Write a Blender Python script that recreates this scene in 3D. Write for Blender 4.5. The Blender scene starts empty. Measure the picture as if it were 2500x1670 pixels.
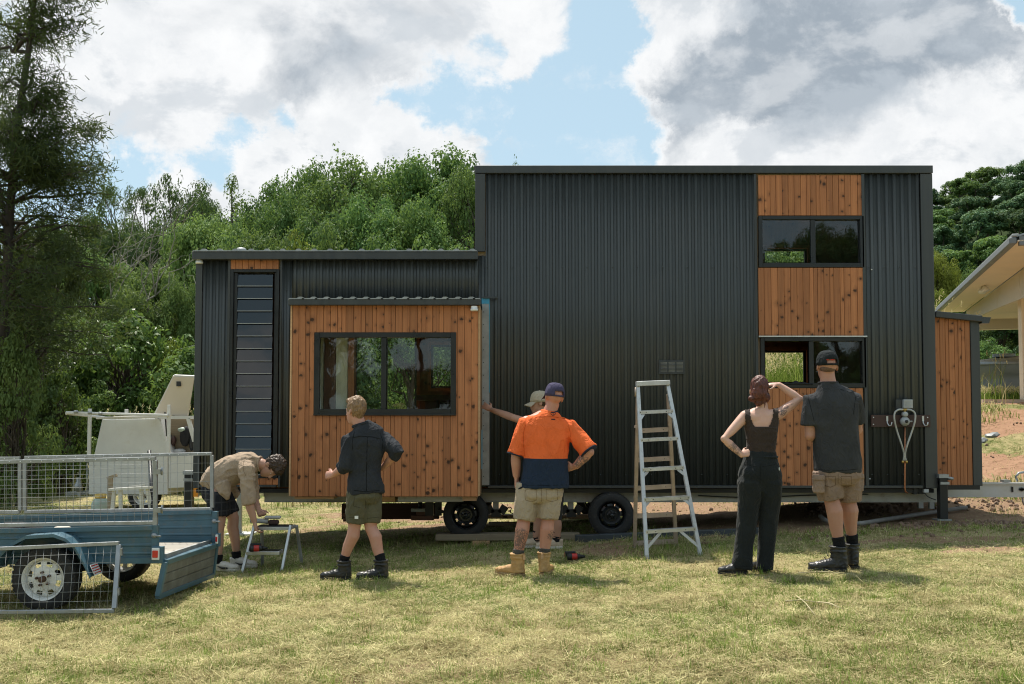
import bpy, bmesh, math, random
import numpy as np
from mathutils import Vector, Matrix, Quaternion, noise as mnoise
R = math.radians
random.seed(7)
scene = bpy.context.scene
col = scene.collection

# ------------------------------------------------------------------ camera
CAM_Z = 1.45
FPX = 2282.0
PITCH = R(2.51)
cam_data = bpy.data.cameras.new('camera')
cam_data.sensor_width = 36.0
cam_data.lens = FPX / 2347.0 * 36.0
cam_data.shift_y = 81.0 / 2347.0
cam_data.clip_end = 2000.0
cam_data.clip_start = 0.1
cam = bpy.data.objects.new('camera', cam_data)
cam.location = (0, 0, CAM_Z)
cam.rotation_euler = (R(90) + PITCH, 0, 0)
col.objects.link(cam)
scene.camera = cam

def at(u, v, Y):
    """point of the place that the photo (2347 px wide) shows at u, v, at distance Y"""
    a = (u - 1173.5) / FPX
    b = (865.0 - v) / FPX
    t = Y / (math.cos(PITCH) - b * math.sin(PITCH))
    return Vector((a * t, Y, CAM_Z + t * (math.sin(PITCH) + b * math.cos(PITCH))))

def ray_dir(u, v):
    a = (u - 1173.5) / FPX
    b = (865.0 - v) / FPX
    return Vector((a, math.cos(PITCH) - b * math.sin(PITCH), math.sin(PITCH) + b * math.cos(PITCH))).normalized()

# ------------------------------------------------------------------ light
SUN_VEC = Vector((-0.20, 0.45, 1.0)).normalized()       # towards the sun
sun_data = bpy.data.lights.new('sun', 'SUN')
sun_data.energy = 4.9
sun_data.angle = R(0.6)
sun_data.color = (1.0, 0.94, 0.84)
sun = bpy.data.objects.new('sun', sun_data)
sun.rotation_euler = SUN_VEC.to_track_quat('Z', 'Y').to_euler()
sun.location = (0, 0, 30)
col.objects.link(sun)

scene.render.engine = 'CYCLES'
scene.cycles.use_denoising = True
scene.cycles.filter_width = 1.1
scene.cycles.max_bounces = 8
scene.cycles.transparent_max_bounces = 12
scene.cycles.caustics_reflective = False
scene.cycles.caustics_refractive = False
scene.cycles.sample_clamp_indirect = 6.0
scene.view_settings.view_transform = 'Standard'
scene.view_settings.look = 'None'
scene.view_settings.gamma = 1.0
scene.view_settings.use_curve_mapping = False
scene.view_settings.exposure = 0.33

# ------------------------------------------------------------------ node helpers
class NT:
    def __init__(self, tree):
        self.t = tree
        self.n = tree.nodes
    def new(self, typ, **kw):
        n = self.n.new(typ)
        for k, v in kw.items():
            setattr(n, k, v)
        return n
    def put(self, sock, v):
        if v is None:
            return
        if isinstance(v, bpy.types.NodeSocket):
            self.t.links.new(v, sock)
        else:
            if isinstance(v, (tuple, list, Vector)) and sock.type == 'RGBA' and len(v) == 3:
                v = (*v, 1.0)
            sock.default_value = v
    def math(self, op, a, b=None, c=None, clamp=False):
        n = self.new('ShaderNodeMath', operation=op, use_clamp=clamp)
        self.put(n.inputs[0], a); self.put(n.inputs[1], b); self.put(n.inputs[2], c)
        return n.outputs[0]
    def vmath(self, op, a, b=None, out=0):
        n = self.new('ShaderNodeVectorMath', operation=op)
        self.put(n.inputs[0], a); self.put(n.inputs[1], b)
        return n.outputs[out]
    def vscale(self, a, s):
        n = self.new('ShaderNodeVectorMath', operation='SCALE')
        self.put(n.inputs[0], a); self.put(n.inputs['Scale'], s)
        return n.outputs[0]
    def mapr(self, v, a, b, c=0.0, d=1.0, smooth=False):
        n = self.new('ShaderNodeMapRange', interpolation_type='SMOOTHSTEP' if smooth else 'LINEAR')
        for i, x in enumerate((v, a, b, c, d)):
            self.put(n.inputs[i], x)
        return n.outputs[0]
    def mix(self, f, a, b, blend='MIX'):
        n = self.new('ShaderNodeMix', data_type='RGBA', blend_type=blend)
        self.put(n.inputs[0], f); self.put(n.inputs[6], a); self.put(n.inputs[7], b)
        return n.outputs[2]
    def noise(self, vec, scale, detail=3.0, rough=0.5, dist=0.0, out=0):
        n = self.new('ShaderNodeTexNoise')
        self.put(n.inputs['Vector'], vec)
        n.inputs['Scale'].default_value = scale
        n.inputs['Detail'].default_value = detail
        n.inputs['Roughness'].default_value = rough
        n.inputs['Distortion'].default_value = dist
        return n.outputs[out]
    def mapping(self, vec, scale=(1, 1, 1), loc=(0, 0, 0), rot=(0, 0, 0)):
        n = self.new('ShaderNodeMapping')
        self.put(n.inputs['Vector'], vec)
        n.inputs['Scale'].default_value = scale
        self.put(n.inputs['Location'], loc)
        n.inputs['Rotation'].default_value = rot
        return n.outputs[0]
    def coord(self, what='Object'):
        return self.new('ShaderNodeTexCoord').outputs[what]
    def bump(self, h, strength=0.3, dist=0.01, normal=None):
        n = self.new('ShaderNodeBump')
        n.inputs['Strength'].default_value = strength
        n.inputs['Distance'].default_value = dist
        self.put(n.inputs['Height'], h)
        if normal is not None:
            self.put(n.inputs['Normal'], normal)
        return n.outputs[0]

def new_mat(name):
    m = bpy.data.materials.new(name)
    m.use_nodes = True
    m.node_tree.nodes.clear()
    nt = NT(m.node_tree)
    out = nt.new('ShaderNodeOutputMaterial')
    return m, nt, out

def principled(nt, out, color, rough=0.5, metal=0.0, normal=None, spec=0.5, **kw):
    p = nt.new('ShaderNodeBsdfPrincipled')
    nt.put(p.inputs['Base Color'], color)
    nt.put(p.inputs['Roughness'], rough)
    nt.put(p.inputs['Metallic'], metal)
    p.inputs['Specular IOR Level'].default_value = spec
    if normal is not None:
        nt.put(p.inputs['Normal'], normal)
    for k, v in kw.items():
        nt.put(p.inputs[k.replace('_', ' ')], v)
    nt.t.links.new(p.outputs[0], out.inputs[0])
    return p

# ------------------------------------------------------------------ sky with clouds
world = bpy.data.worlds.new('World')
scene.world = world
world.use_nodes = True
world.node_tree.nodes.clear()
w = NT(world.node_tree)
wout = w.new('ShaderNodeOutputWorld')
sky = w.new('ShaderNodeTexSky', sky_type='NISHITA')
sky.sun_disc = False
sky.sun_elevation = math.asin(SUN_VEC.z)
sky.sun_rotation = math.atan2(SUN_VEC.x, SUN_VEC.y)
sky.air_density = 1.0
sky.dust_density = 1.0
sky.ozone_density = 1.0
dirv = w.coord('Generated')
# puffy domain warp
warp = w.noise(dirv, 9.0, 8.0, 0.68, out=1)
warp = w.vscale(w.vmath('SUBTRACT', warp, (0.5, 0.5, 0.5)), 0.105)
wdir = w.vmath('ADD', dirv, warp)
def blob_sum(blobs, start):
    acc = start
    for u, v, rad, wt in blobs:
        d = w.vmath('DISTANCE', wdir, tuple(ray_dir(u, v)), out=1)
        acc = w.math('ADD', acc, w.mapr(d, 0.0, rad / FPX, wt, 0.0, True))
    return acc
stretched = w.vmath('MULTIPLY', dirv, (1.0, 1.0, 1.5))
n_big = w.noise(stretched, 6.5, 11.0, 0.60, 0.3)
n_shade = w.noise(w.vmath('ADD', stretched, (3.1, 1.7, 0.4)), 7.0, 6.0, 0.52, 0.4)
COVER = [(420, 170, 620, .30), (900, 60, 430, .26), (760, 330, 300, .30), (1000, 400, 260, .26), (1230, 70, 170, .20),
         (1170, 160, 110, .16), (560, 400, 160, .14),
         (1560, 80, 300, .28), (1900, 130, 480, .34), (2280, 110, 360, .30), (1720, 330, 300, .30), (2060, 330, 380, .32),
         (2320, 330, 240, .26),
         (1385, 70, 105, -.40), (1310, 230, 220, -.46), (1080, 240, 150, -.36), (960, 232, 130, -.40), (860, 222, 90, -.36), (1400, 330, 160, -.38),
         (1200, 330, 140, -.34), (560, 318, 85, -.44), (480, 375, 95, -.42), (180, 430, 140, -.40), (330, 395, 80, -.34), (2345, 10, 80, -.45), (650, 262, 75, -.40), (1130, 110, 60, -.25)]
cover = blob_sum(COVER, w.math('ADD', n_big, 0.02))
alpha = w.mapr(cover, 0.48, 0.67, 0, 1, True)
GREY = [(430, 250, 330, .12), (660, 40, 260, .20), (690, 160, 170, .36), (250, 120, 200, .10), (1050, 30, 160, .1), (880, 190, 120, .2),
        (1580, 240, 230, .62), (1800, 200, 300, .58), (2050, 120, 340, .52), (2300, 90, 260, .56), (1850, 30, 300, .30), (1500, 290, 110, .25), (1700, 225, 150, .3),
        (1900, 340, 200, -.30), (2150, 300, 200, -.36), (2320, 260, 160, -.36), (1700, 360, 150, -.30),
        (1640, 80, 110, -.34), (800, 310, 240, -.40), (1000, 390, 230, -.4), (540, 120, 110, -.2), (1250, 60, 190, -.3), (1480, 130, 110, -.3), (1660, 330, 170, -.25), (2180, 220, 130, -.3), (2330, 260, 110, -.25)]
shade = blob_sum(GREY, w.math('MULTIPLY_ADD', n_shade, 1.5, -0.60))
thick = w.mapr(cover, 0.60, 0.80, 0, 1, True)
g = w.math('MULTIPLY', w.mapr(shade, 0.12, 0.72, 0, 1, True), thick)
cloud_col = w.mix(g, (7.75, 7.8, 7.85), (2.9, 3.35, 3.85))
# fine billow shading inside the white parts
n_fine = w.noise(wdir, 16.0, 8.0, 0.6)
cloud_col = w.mix(w.mapr(n_fine, 0.35, 0.62, 0.34, 0.0, True), cloud_col, (5.4, 5.75, 6.1))
# lumps are lit from above: more cloud overhead means a greyer underside
n_above = w.noise(w.vmath('ADD', stretched, (0.0, 0.0, 0.045)), 6.5, 11.0, 0.60, 0.3)
relief = w.math('SUBTRACT', n_above, n_big)
cloud_col = w.mix(w.mapr(relief, 0.0, 0.12, 0.0, 0.55, True), cloud_col, (4.5, 4.95, 5.4))
cloud_col = w.mix(w.mapr(relief, 0.0, -0.14, 0.0, 0.30, True), cloud_col, (8.6, 8.6, 8.55))
skyc = w.mix(0.62, sky.outputs[0], (5.0, 6.8, 7.5))          # thin high veil over the blue
sep = w.new('ShaderNodeSeparateXYZ'); w.put(sep.inputs[0], dirv)
alpha = w.math('MULTIPLY', alpha, w.mapr(sep.outputs[2], -0.02, 0.03, 0, 1, True))
wisp = w.mapr(w.noise(w.vmath('ADD', stretched, warp), 13.0, 9.0, 0.62), 0.52, 0.72, 0, 0.5, True)
alpha = w.math('MAXIMUM', alpha, w.math('MULTIPLY', wisp, w.mapr(sep.outputs[2], 0.0, 0.05, 0, 1, True)))
final = w.mix(w.math('MULTIPLY', alpha, 0.97), skyc, cloud_col)
bg = w.new('ShaderNodeBackground')
w.put(bg.inputs[0], final)
bg.inputs[1].default_value = 0.1
world.node_tree.links.new(bg.outputs[0], wout.inputs[0])

# ------------------------------------------------------------------ object helpers
def tag(o, label=None, cat=None, group=None, kind=None):
    if label: o['label'] = label
    if cat: o['category'] = cat
    if group: o['group'] = group
    if kind: o['kind'] = kind
    return o

def empty(name, loc=(0, 0, 0), label=None, cat=None, group=None, rz=0.0):
    o = bpy.data.objects.new(name, None)
    o.location = loc
    o.rotation_euler = (0, 0, rz)
    o.empty_display_size = 0.2
    col.objects.link(o)
    tag(o, label, cat, group)
    bpy.context.view_layer.update()
    return o

def link_mesh(name, me, mats, parent=None, smooth=False, angle=None):
    if not isinstance(mats, (list, tuple)):
        mats = [mats]
    for m in mats:
        me.materials.append(m)
    if smooth:
        me.shade_smooth()
        if angle is not None:
            me.set_sharp_from_angle(angle=R(angle))
    o = bpy.data.objects.new(name, me)
    col.objects.link(o)
    if parent is not None:
        o.parent = parent
        o.matrix_parent_inverse = Matrix.Identity(4) if parent.get('_local') else parent.matrix_world.inverted()
    return o

class MB:
    """collects simple solids; build() links them as one mesh object (coordinates in world space)"""
    def __init__(self):
        self.v = []; self.f = []; self.mi = []; self.sm = []
    def add(self, vs, fs, mi=0, smooth=False):
        b = len(self.v)
        self.v.extend([tuple(p) for p in vs])
        for f in fs:
            self.f.append([b + i for i in f]); self.mi.append(mi); self.sm.append(smooth)
        return self
    def box(self, x0, x1, y0, y1, z0, z1, mi=0):
        if x0 > x1: x0, x1 = x1, x0
        if y0 > y1: y0, y1 = y1, y0
        if z0 > z1: z0, z1 = z1, z0
        vs = [(x0, y0, z0), (x1, y0, z0), (x1, y1, z0), (x0, y1, z0), (x0, y0, z1), (x1, y0, z1), (x1, y1, z1), (x0, y1, z1)]
        fs = [(3, 2, 1, 0), (4, 5, 6, 7), (0, 1, 5, 4), (1, 2, 6, 5), (2, 3, 7, 6), (3, 0, 4, 7)]
        return self.add(vs, fs, mi)
    def obox(self, c, size, rot=None, mi=0):
        """oriented box: centre, full size, 3x3 / euler rotation"""
        sx, sy, sz = (s / 2 for s in size)
        if rot is None: M = Matrix.Identity(3)
        elif isinstance(rot, (tuple, list)):
            from mathutils import Euler
            M = Euler(rot).to_matrix()
        else: M = rot
        c = Vector(c)
        vs = [c + M @ Vector((x, y, z)) for z in (-sz, sz) for (x, y) in ((-sx, -sy), (sx, -sy), (sx, sy), (-sx, sy))]
        fs = [(3, 2, 1, 0), (4, 5, 6, 7), (0, 1, 5, 4), (1, 2, 6, 5), (2, 3, 7, 6), (3, 0, 4, 7)]
        return self.add(vs, fs, mi)
    def beam(self, p, q, wd, dp, up=(0, 0, 1), mi=0):
        """rectangular bar from p to q: wd across, dp along 'up'"""
        p, q = Vector(p), Vector(q)
        d = (q - p); L = d.length; d.normalize()
        upv = Vector(up)
        s = d.cross(upv)
        if s.length < 1e-5: s = d.cross(Vector((0, 1, 0)))
        s.normalize(); n = s.cross(d).normalized()
        M = Matrix((s, d, n)).transposed()
        return self.obox((p + q) / 2, (wd, L, dp), M, mi)
    def tube(self, pts, r, n=8, mi=0, caps=True, smooth=True, rx=None):
        """round tube along points; r is a number or a list"""
        pts = [Vector(p) for p in pts]
        k = len(pts)
        rs = r if isinstance(r, (list, tuple)) else [r] * k
        vs, fs = [], []
        prev = None
        for i, p in enumerate(pts):
            if i == 0: d = pts[1] - pts[0]
            elif i == k - 1: d = pts[-1] - pts[-2]
            else: d = (pts[i + 1] - pts[i]).normalized() + (pts[i] - pts[i - 1]).normalized()
            d.normalize()
            if prev is None:
                a = d.orthogonal().normalized()
            else:
                a = prev - d * prev.dot(d)
                a = a.normalized() if a.length > 1e-6 else d.orthogonal().normalized()
            prev = a
            b = d.cross(a)
            for j in range(n):
                t = 2 * math.pi * j / n
                vs.append(p + (a * math.cos(t) + b * math.sin(t)) * rs[i])
        for i in range(k - 1):
            for j in range(n):
                fs.append((i * n + j, i * n + (j + 1) % n, (i + 1) * n + (j + 1) % n, (i + 1) * n + j))
        if caps:
            fs.append(tuple(range(n - 1, -1, -1)))
            fs.append(tuple((k - 1) * n + j for j in range(n)))
        return self.add(vs, fs, mi, smooth)
    def lathe(self, prof, origin, axis, n=24, mi=0, smooth=True, closed=False):
        """prof: list of (radius, distance along axis)"""
        origin = Vector(origin); axis = Vector(axis).normalized()
        a = axis.orthogonal().normalized(); b = axis.cross(a)
        vs, fs = [], []
        k = len(prof)
        for r_, h in prof:
            for j in range(n):
                t = 2 * math.pi * j / n
                vs.append(origin + axis * h + (a * math.cos(t) + b * math.sin(t)) * r_)
        rng = k if closed else k - 1
        for i in range(rng):
            i2 = (i + 1) % k
            for j in range(n):
                fs.append((i * n + j, i * n + (j + 1) % n, i2 * n + (j + 1) % n, i2 * n + j))
        return self.add(vs, fs, mi, smooth)
    def prism(self, poly, h0, h1, axis='y', mi=0):
        """polygon (list of 2-D points) pushed from h0 to h1 along axis; 'y': points are (x,z); 'x': (y,z); 'z': (x,y)"""
        def P(p, h):
            return {'y': (p[0], h, p[1]), 'x': (h, p[0], p[1]), 'z': (p[0], p[1], h)}[axis]
        n = len(poly)
        vs = [P(p, h0) for p in poly] + [P(p, h1) for p in poly]
        fs = [tuple(range(n)), tuple(range(2 * n - 1, n - 1, -1))]
        for i in range(n):
            j = (i + 1) % n
            fs.append((i, i + n, j + n, j))
        return self.add(vs, fs, mi)
    def mesh(self, name, fix=True):
        me = bpy.data.meshes.new(name)
        me.from_pydata(self.v, [], self.f)
        me.polygons.foreach_set('material_index', self.mi)
        me.polygons.foreach_set('use_smooth', self.sm)
        if fix:
            bm = bmesh.new(); bm.from_mesh(me)
            bmesh.ops.recalc_face_normals(bm, faces=bm.faces)
            bm.to_mesh(me); bm.free()
        me.update()
        return me
    def build(self, name, mats, parent=None, kind=None, label=None, bevel=0.0):
        me = self.mesh(name)
        if bevel:
            bm = bmesh.new(); bm.from_mesh(me)
            es = [e for e in bm.edges if e.is_manifold and e.calc_face_angle(0) > 0.6]
            bmesh.ops.bevel(bm, geom=es, offset=bevel, segments=1, affect='EDGES', profile=0.5)
            bm.to_mesh(me); bm.free()
        o = link_mesh(name, me, mats, parent)
        if kind: o['kind'] = kind
        if label: o['label'] = label
        return o

def copy_tree(o, parent=None):
    c = o.copy(); col.objects.link(c)
    if parent is not None:
        c.parent = parent
    for ch in o.children:
        copy_tree(ch, c)
    return c

def np_mesh(name, verts, faces_flat, nper, attrs=None):
    """mesh from numpy arrays; every face has nper corners"""
    me = bpy.data.meshes.new(name)
    nv = len(verts); nf = len(faces_flat) // nper
    me.vertices.add(nv)
    me.vertices.foreach_set('co', np.ascontiguousarray(verts, dtype=np.float32).ravel())
    me.loops.add(nf * nper)
    me.loops.foreach_set('vertex_index', np.ascontiguousarray(faces_flat, dtype=np.int32))
    me.polygons.add(nf)
    me.polygons.foreach_set('loop_start', np.arange(0, nf * nper, nper, dtype=np.int32))
    me.polygons.foreach_set('loop_total', np.full(nf, nper, dtype=np.int32))
    me.update(calc_edges=True)
    for k, (arr, dom) in (attrs or {}).items():
        at_ = me.attributes.new(k, 'FLOAT', dom)
        at_.data.foreach_set('value', np.ascontiguousarray(arr, dtype=np.float32))
    return me
# ------------------------------------------------------------------ materials
def sstep(a, b, x):
    t = np.clip((x - a) / (b - a), 0, 1)
    return t * t * (3 - 2 * t)

def ground_z(x, y):
    x = np.asarray(x, float); y = np.asarray(y, float)
    z = 0.048 * 6.5 * np.tanh(x / 6.5)
    z = z + 1.55 * sstep(5.0, 9.8, x) * sstep(12.6, 21.0, y)
    z = z + 0.10 * np.clip(y - 44, 0, 60) * sstep(6, -10, x) + 0.05 * np.clip(y - 60, 0, 400) * sstep(10, 40, x)
    # a low windrow of loose soil under the right end of the trailer
    z = z + 0.13 * np.exp(-((y - 13.9 - 0.1 * np.sin(x * 3)) / 0.5) ** 2) * sstep(2.6, 4.2, x) * sstep(7.5, 6.0, x)
    return z
def gz(x, y):
    return float(ground_z(x, y))

def fbm2(x, y, seed, octaves=4):
    """cheap smooth value noise, 0..1"""
    rng = np.random.RandomState(seed)
    tot = np.zeros_like(x, dtype=float); amp = 1.0; norm = 0
    for o in range(octaves):
        T = rng.rand(64, 64)
        fx = x * 2 ** o + rng.rand() * 64; fy = y * 2 ** o + rng.rand() * 64
        ix = np.floor(fx).astype(int); iy = np.floor(fy).astype(int)
        tx = fx - ix; ty = fy - iy
        tx = tx * tx * (3 - 2 * tx); ty = ty * ty * (3 - 2 * ty)
        a = T[ix % 64, iy % 64]; b = T[(ix + 1) % 64, iy % 64]; c = T[ix % 64, (iy + 1) % 64]; d = T[(ix + 1) % 64, (iy + 1) % 64]
        tot += amp * ((a * (1 - tx) + b * tx) * (1 - ty) + (c * (1 - tx) + d * tx) * ty)
        norm += amp; amp *= 0.5
    return tot / norm

def dirt_mask(x, y):
    """1 where the ground is bare soil"""
    n = fbm2(np.asarray(x) * 0.9, np.asarray(y) * 1.3, 5)
    n2 = fbm2(np.asarray(x) * 0.35, np.asarray(y) * 0.5, 15)
    d = np.zeros_like(n)
    d = np.maximum(d, sstep(11.2, 11.9, y + 0.8 * (n - .5)) * sstep(1.2, 2.6, x) * sstep(18, 15, y))       # worn strip on the right of the wheels
    d = np.maximum(d, sstep(12.6, 14.2, y) * sstep(4.6, 6.2, x) * sstep(27, 22, y) * sstep(.44, .60, n2))       # red bank
    d = np.maximum(d, 0.85 * sstep(13.0, 14.5, y) * sstep(-6, -1, x) * sstep(24, 19, y) * sstep(.35, .55, n))
    d = np.maximum(d, 0.7 * sstep(.6, .74, n) * sstep(8.3, 9.2, y) * sstep(14, 11, y))
    d = np.maximum(d, 0.45 * sstep(.62, .75, n2))
    return np.clip(d, 0, 1)

gx = np.concatenate([-np.geomspace(700, 10, 26)[:-1], np.arange(-10, 12.01, 0.075), np.geomspace(12.2, 700, 26)])
gy = np.concatenate([[-300, -120, -60, -30, -15, -8, -3, 0, 2.0, 3.2], np.arange(4.0, 17, 0.075), np.geomspace(17.1, 40, 60), np.geomspace(42, 900, 40)])
GX, GY = np.meshgrid(gx, gy)
GZ = ground_z(GX, GY)
near = sstep(30, 16, GY)
GZ += near * (0.05 * (fbm2(GX * 1.4, GY * 1.4, 21) - .5) + 0.034 * (fbm2(GX * 5, GY * 5, 22, 3) - .5))
DM = dirt_mask(GX, GY)
GZ += near * DM * 0.06 * (fbm2(GX * 5, GY * 5, 23, 3) - .5)
nx_, ny_ = len(gx), len(gy)
V = np.stack([GX, GY, GZ], -1).reshape(-1, 3)
idx = np.arange(nx_ * ny_).reshape(ny_, nx_)
F = np.stack([idx[:-1, :-1], idx[:-1, 1:], idx[1:, 1:], idx[1:, :-1]], -1).reshape(-1)
gm = np_mesh('ground', V, F, 4, {'dirt': (DM.ravel(), 'POINT')})

m, nt, out = new_mat('meadow_soil')
P = nt.coord('Object')
dirt = nt.new('ShaderNodeAttribute', attribute_name='dirt').outputs['Fac']
n1 = nt.noise(P, 0.8, 5, .6); n2 = nt.noise(P, 7, 5, .65); n3 = nt.noise(P, 55, 4, .7)
straw = nt.mix(n3, (0.21, 0.165, 0.075), (0.52, 0.44, 0.24))
green = nt.mix(n3, (0.055, 0.085, 0.016), (0.17, 0.20, 0.06))
base = nt.mix(nt.mapr(nt.math('ADD', nt.math('MULTIPLY', n1, .6), nt.math('MULTIPLY', n2, .5)), .46, .68, 0, 1, True), straw, green)
soil = nt.mix(n3, (0.15, 0.095, 0.06), (0.40, 0.265, 0.165))
red = nt.mix(n2, (0.21, 0.112, 0.068), (0.45, 0.275, 0.175))
sp = nt.new('ShaderNodeSeparateXYZ'); nt.put(sp.inputs[0], P)
soil = nt.mix(nt.math('MULTIPLY', nt.mapr(sp.outputs[0], 4.5, 7.5, 0, 1), nt.mapr(sp.outputs[1], 13, 16, 0, 1)), soil, red)
dmask = nt.mapr(nt.math('ADD', dirt, nt.math('MULTIPLY', nt.math('SUBTRACT', n2, .5), .9)), .32, .62, 0, 1, True)
c = nt.mix(dmask, base, soil)
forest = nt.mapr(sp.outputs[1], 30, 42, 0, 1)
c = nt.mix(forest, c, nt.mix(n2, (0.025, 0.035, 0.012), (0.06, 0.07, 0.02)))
h = nt.math('ADD', nt.math('MULTIPLY', n3, .6), n2)
principled(nt, out, c, 0.95, normal=nt.bump(h, 0.55, 0.025), spec=0.15)
g_obj = link_mesh('ground', gm, m, smooth=True)
g_obj['kind'] = 'structure'

# ---- the right-hand hill far behind
hx = np.linspace(10, 330, 60); hy = np.linspace(58, 330, 50)
HX, HY = np.meshgrid(hx, hy)
def hill_z(x, y):
    ridge = 29.0 * sstep(30, 62, x - 0.02 * y) * sstep(62, 150, y)
    ridge = ridge + 4 * sstep(60, 110, x) * sstep(80, 170, y)
    return ridge + 5.0 * (fbm2(x * .03, y * .03, 31) - .5) * sstep(62, 90, y) - 1.0 + 0.05 * np.clip(y - 60, 0, 400) * sstep(10, 40, x)
HZ = hill_z(HX, HY)
idx = np.arange(HX.size).reshape(HX.shape)
F = np.stack([idx[:-1, :-1], idx[:-1, 1:], idx[1:, 1:], idx[1:, :-1]], -1).reshape(-1)
hm = np_mesh('hill', np.stack([HX, HY, HZ], -1).reshape(-1, 3), F, 4)
m, nt, out = new_mat('forest_floor')
P = nt.coord('Object')
principled(nt, out, nt.mix(nt.noise(P, 0.6, 5, .6), (0.018, 0.03, 0.012), (0.045, 0.07, 0.022)), 0.95, spec=0.1)
link_mesh('hill', hm, m, smooth=True)['kind'] = 'structure'
# ------------------------------------------------------------------ shared materials
MAT = {}
def simple(name, color, rough=0.5, metal=0.0, spec=0.5, vary=0.12, scale=6.0, bump=0.0, bscale=80.0, rvary=0.1, dirt=None):
    """one plain finish with slight wear: colour and gloss drift over the surface"""
    m, nt, out = new_mat(name)
    P = nt.coord('Object')
    n = nt.noise(P, scale, 5, .6)
    c1 = tuple(x * (1 - vary) for x in color); c2 = tuple(min(1, x * (1 + vary)) for x in color)
    c = nt.mix(nt.mapr(n, .3, .7), c1, c2)
    if dirt:
        nd = nt.noise(P, scale * 2.3, 6, .7)
        c = nt.mix(nt.mapr(nd, .52, .72, 0, dirt[1], True), c, dirt[0])
    r = nt.mapr(n, .3, .7, max(0, rough - rvary), min(1, rough + rvary))
    nrm = None
    if bump:
        nrm = nt.bump(nt.noise(P, bscale, 4, .6), bump, 0.004)
    principled(nt, out, c, r, metal, nrm, spec)
    MAT[name] = m
    return m

# dark corrugated steel: dust and streaks run down the sheet
def steel_sheet(name, color):
    m, nt, out = new_mat(name)
    P = nt.coord('Object')
    streak = nt.noise(nt.mapping(P, (14, 14, .5)), 1.0, 5, .6)
    blot = nt.noise(P, 1.3, 4, .6)
    c = nt.mix(nt.mapr(streak, .35, .75), tuple(x * .86 for x in color), tuple(x * 1.18 for x in color))
    c = nt.mix(nt.mapr(blot, .5, .8, 0, .22), c, (0.09, 0.085, 0.075))
    principled(nt, out, c, nt.mapr(streak, .3, .7, .30, .46), 0.0, spec=0.5)
    MAT[name] = m
    return m
steel_sheet('dark_cladding', (0.050, 0.056, 0.056))
steel_sheet('dark_trim', (0.042, 0.047, 0.049))
steel_sheet('roof_sheet', (0.10, 0.105, 0.11))

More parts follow.
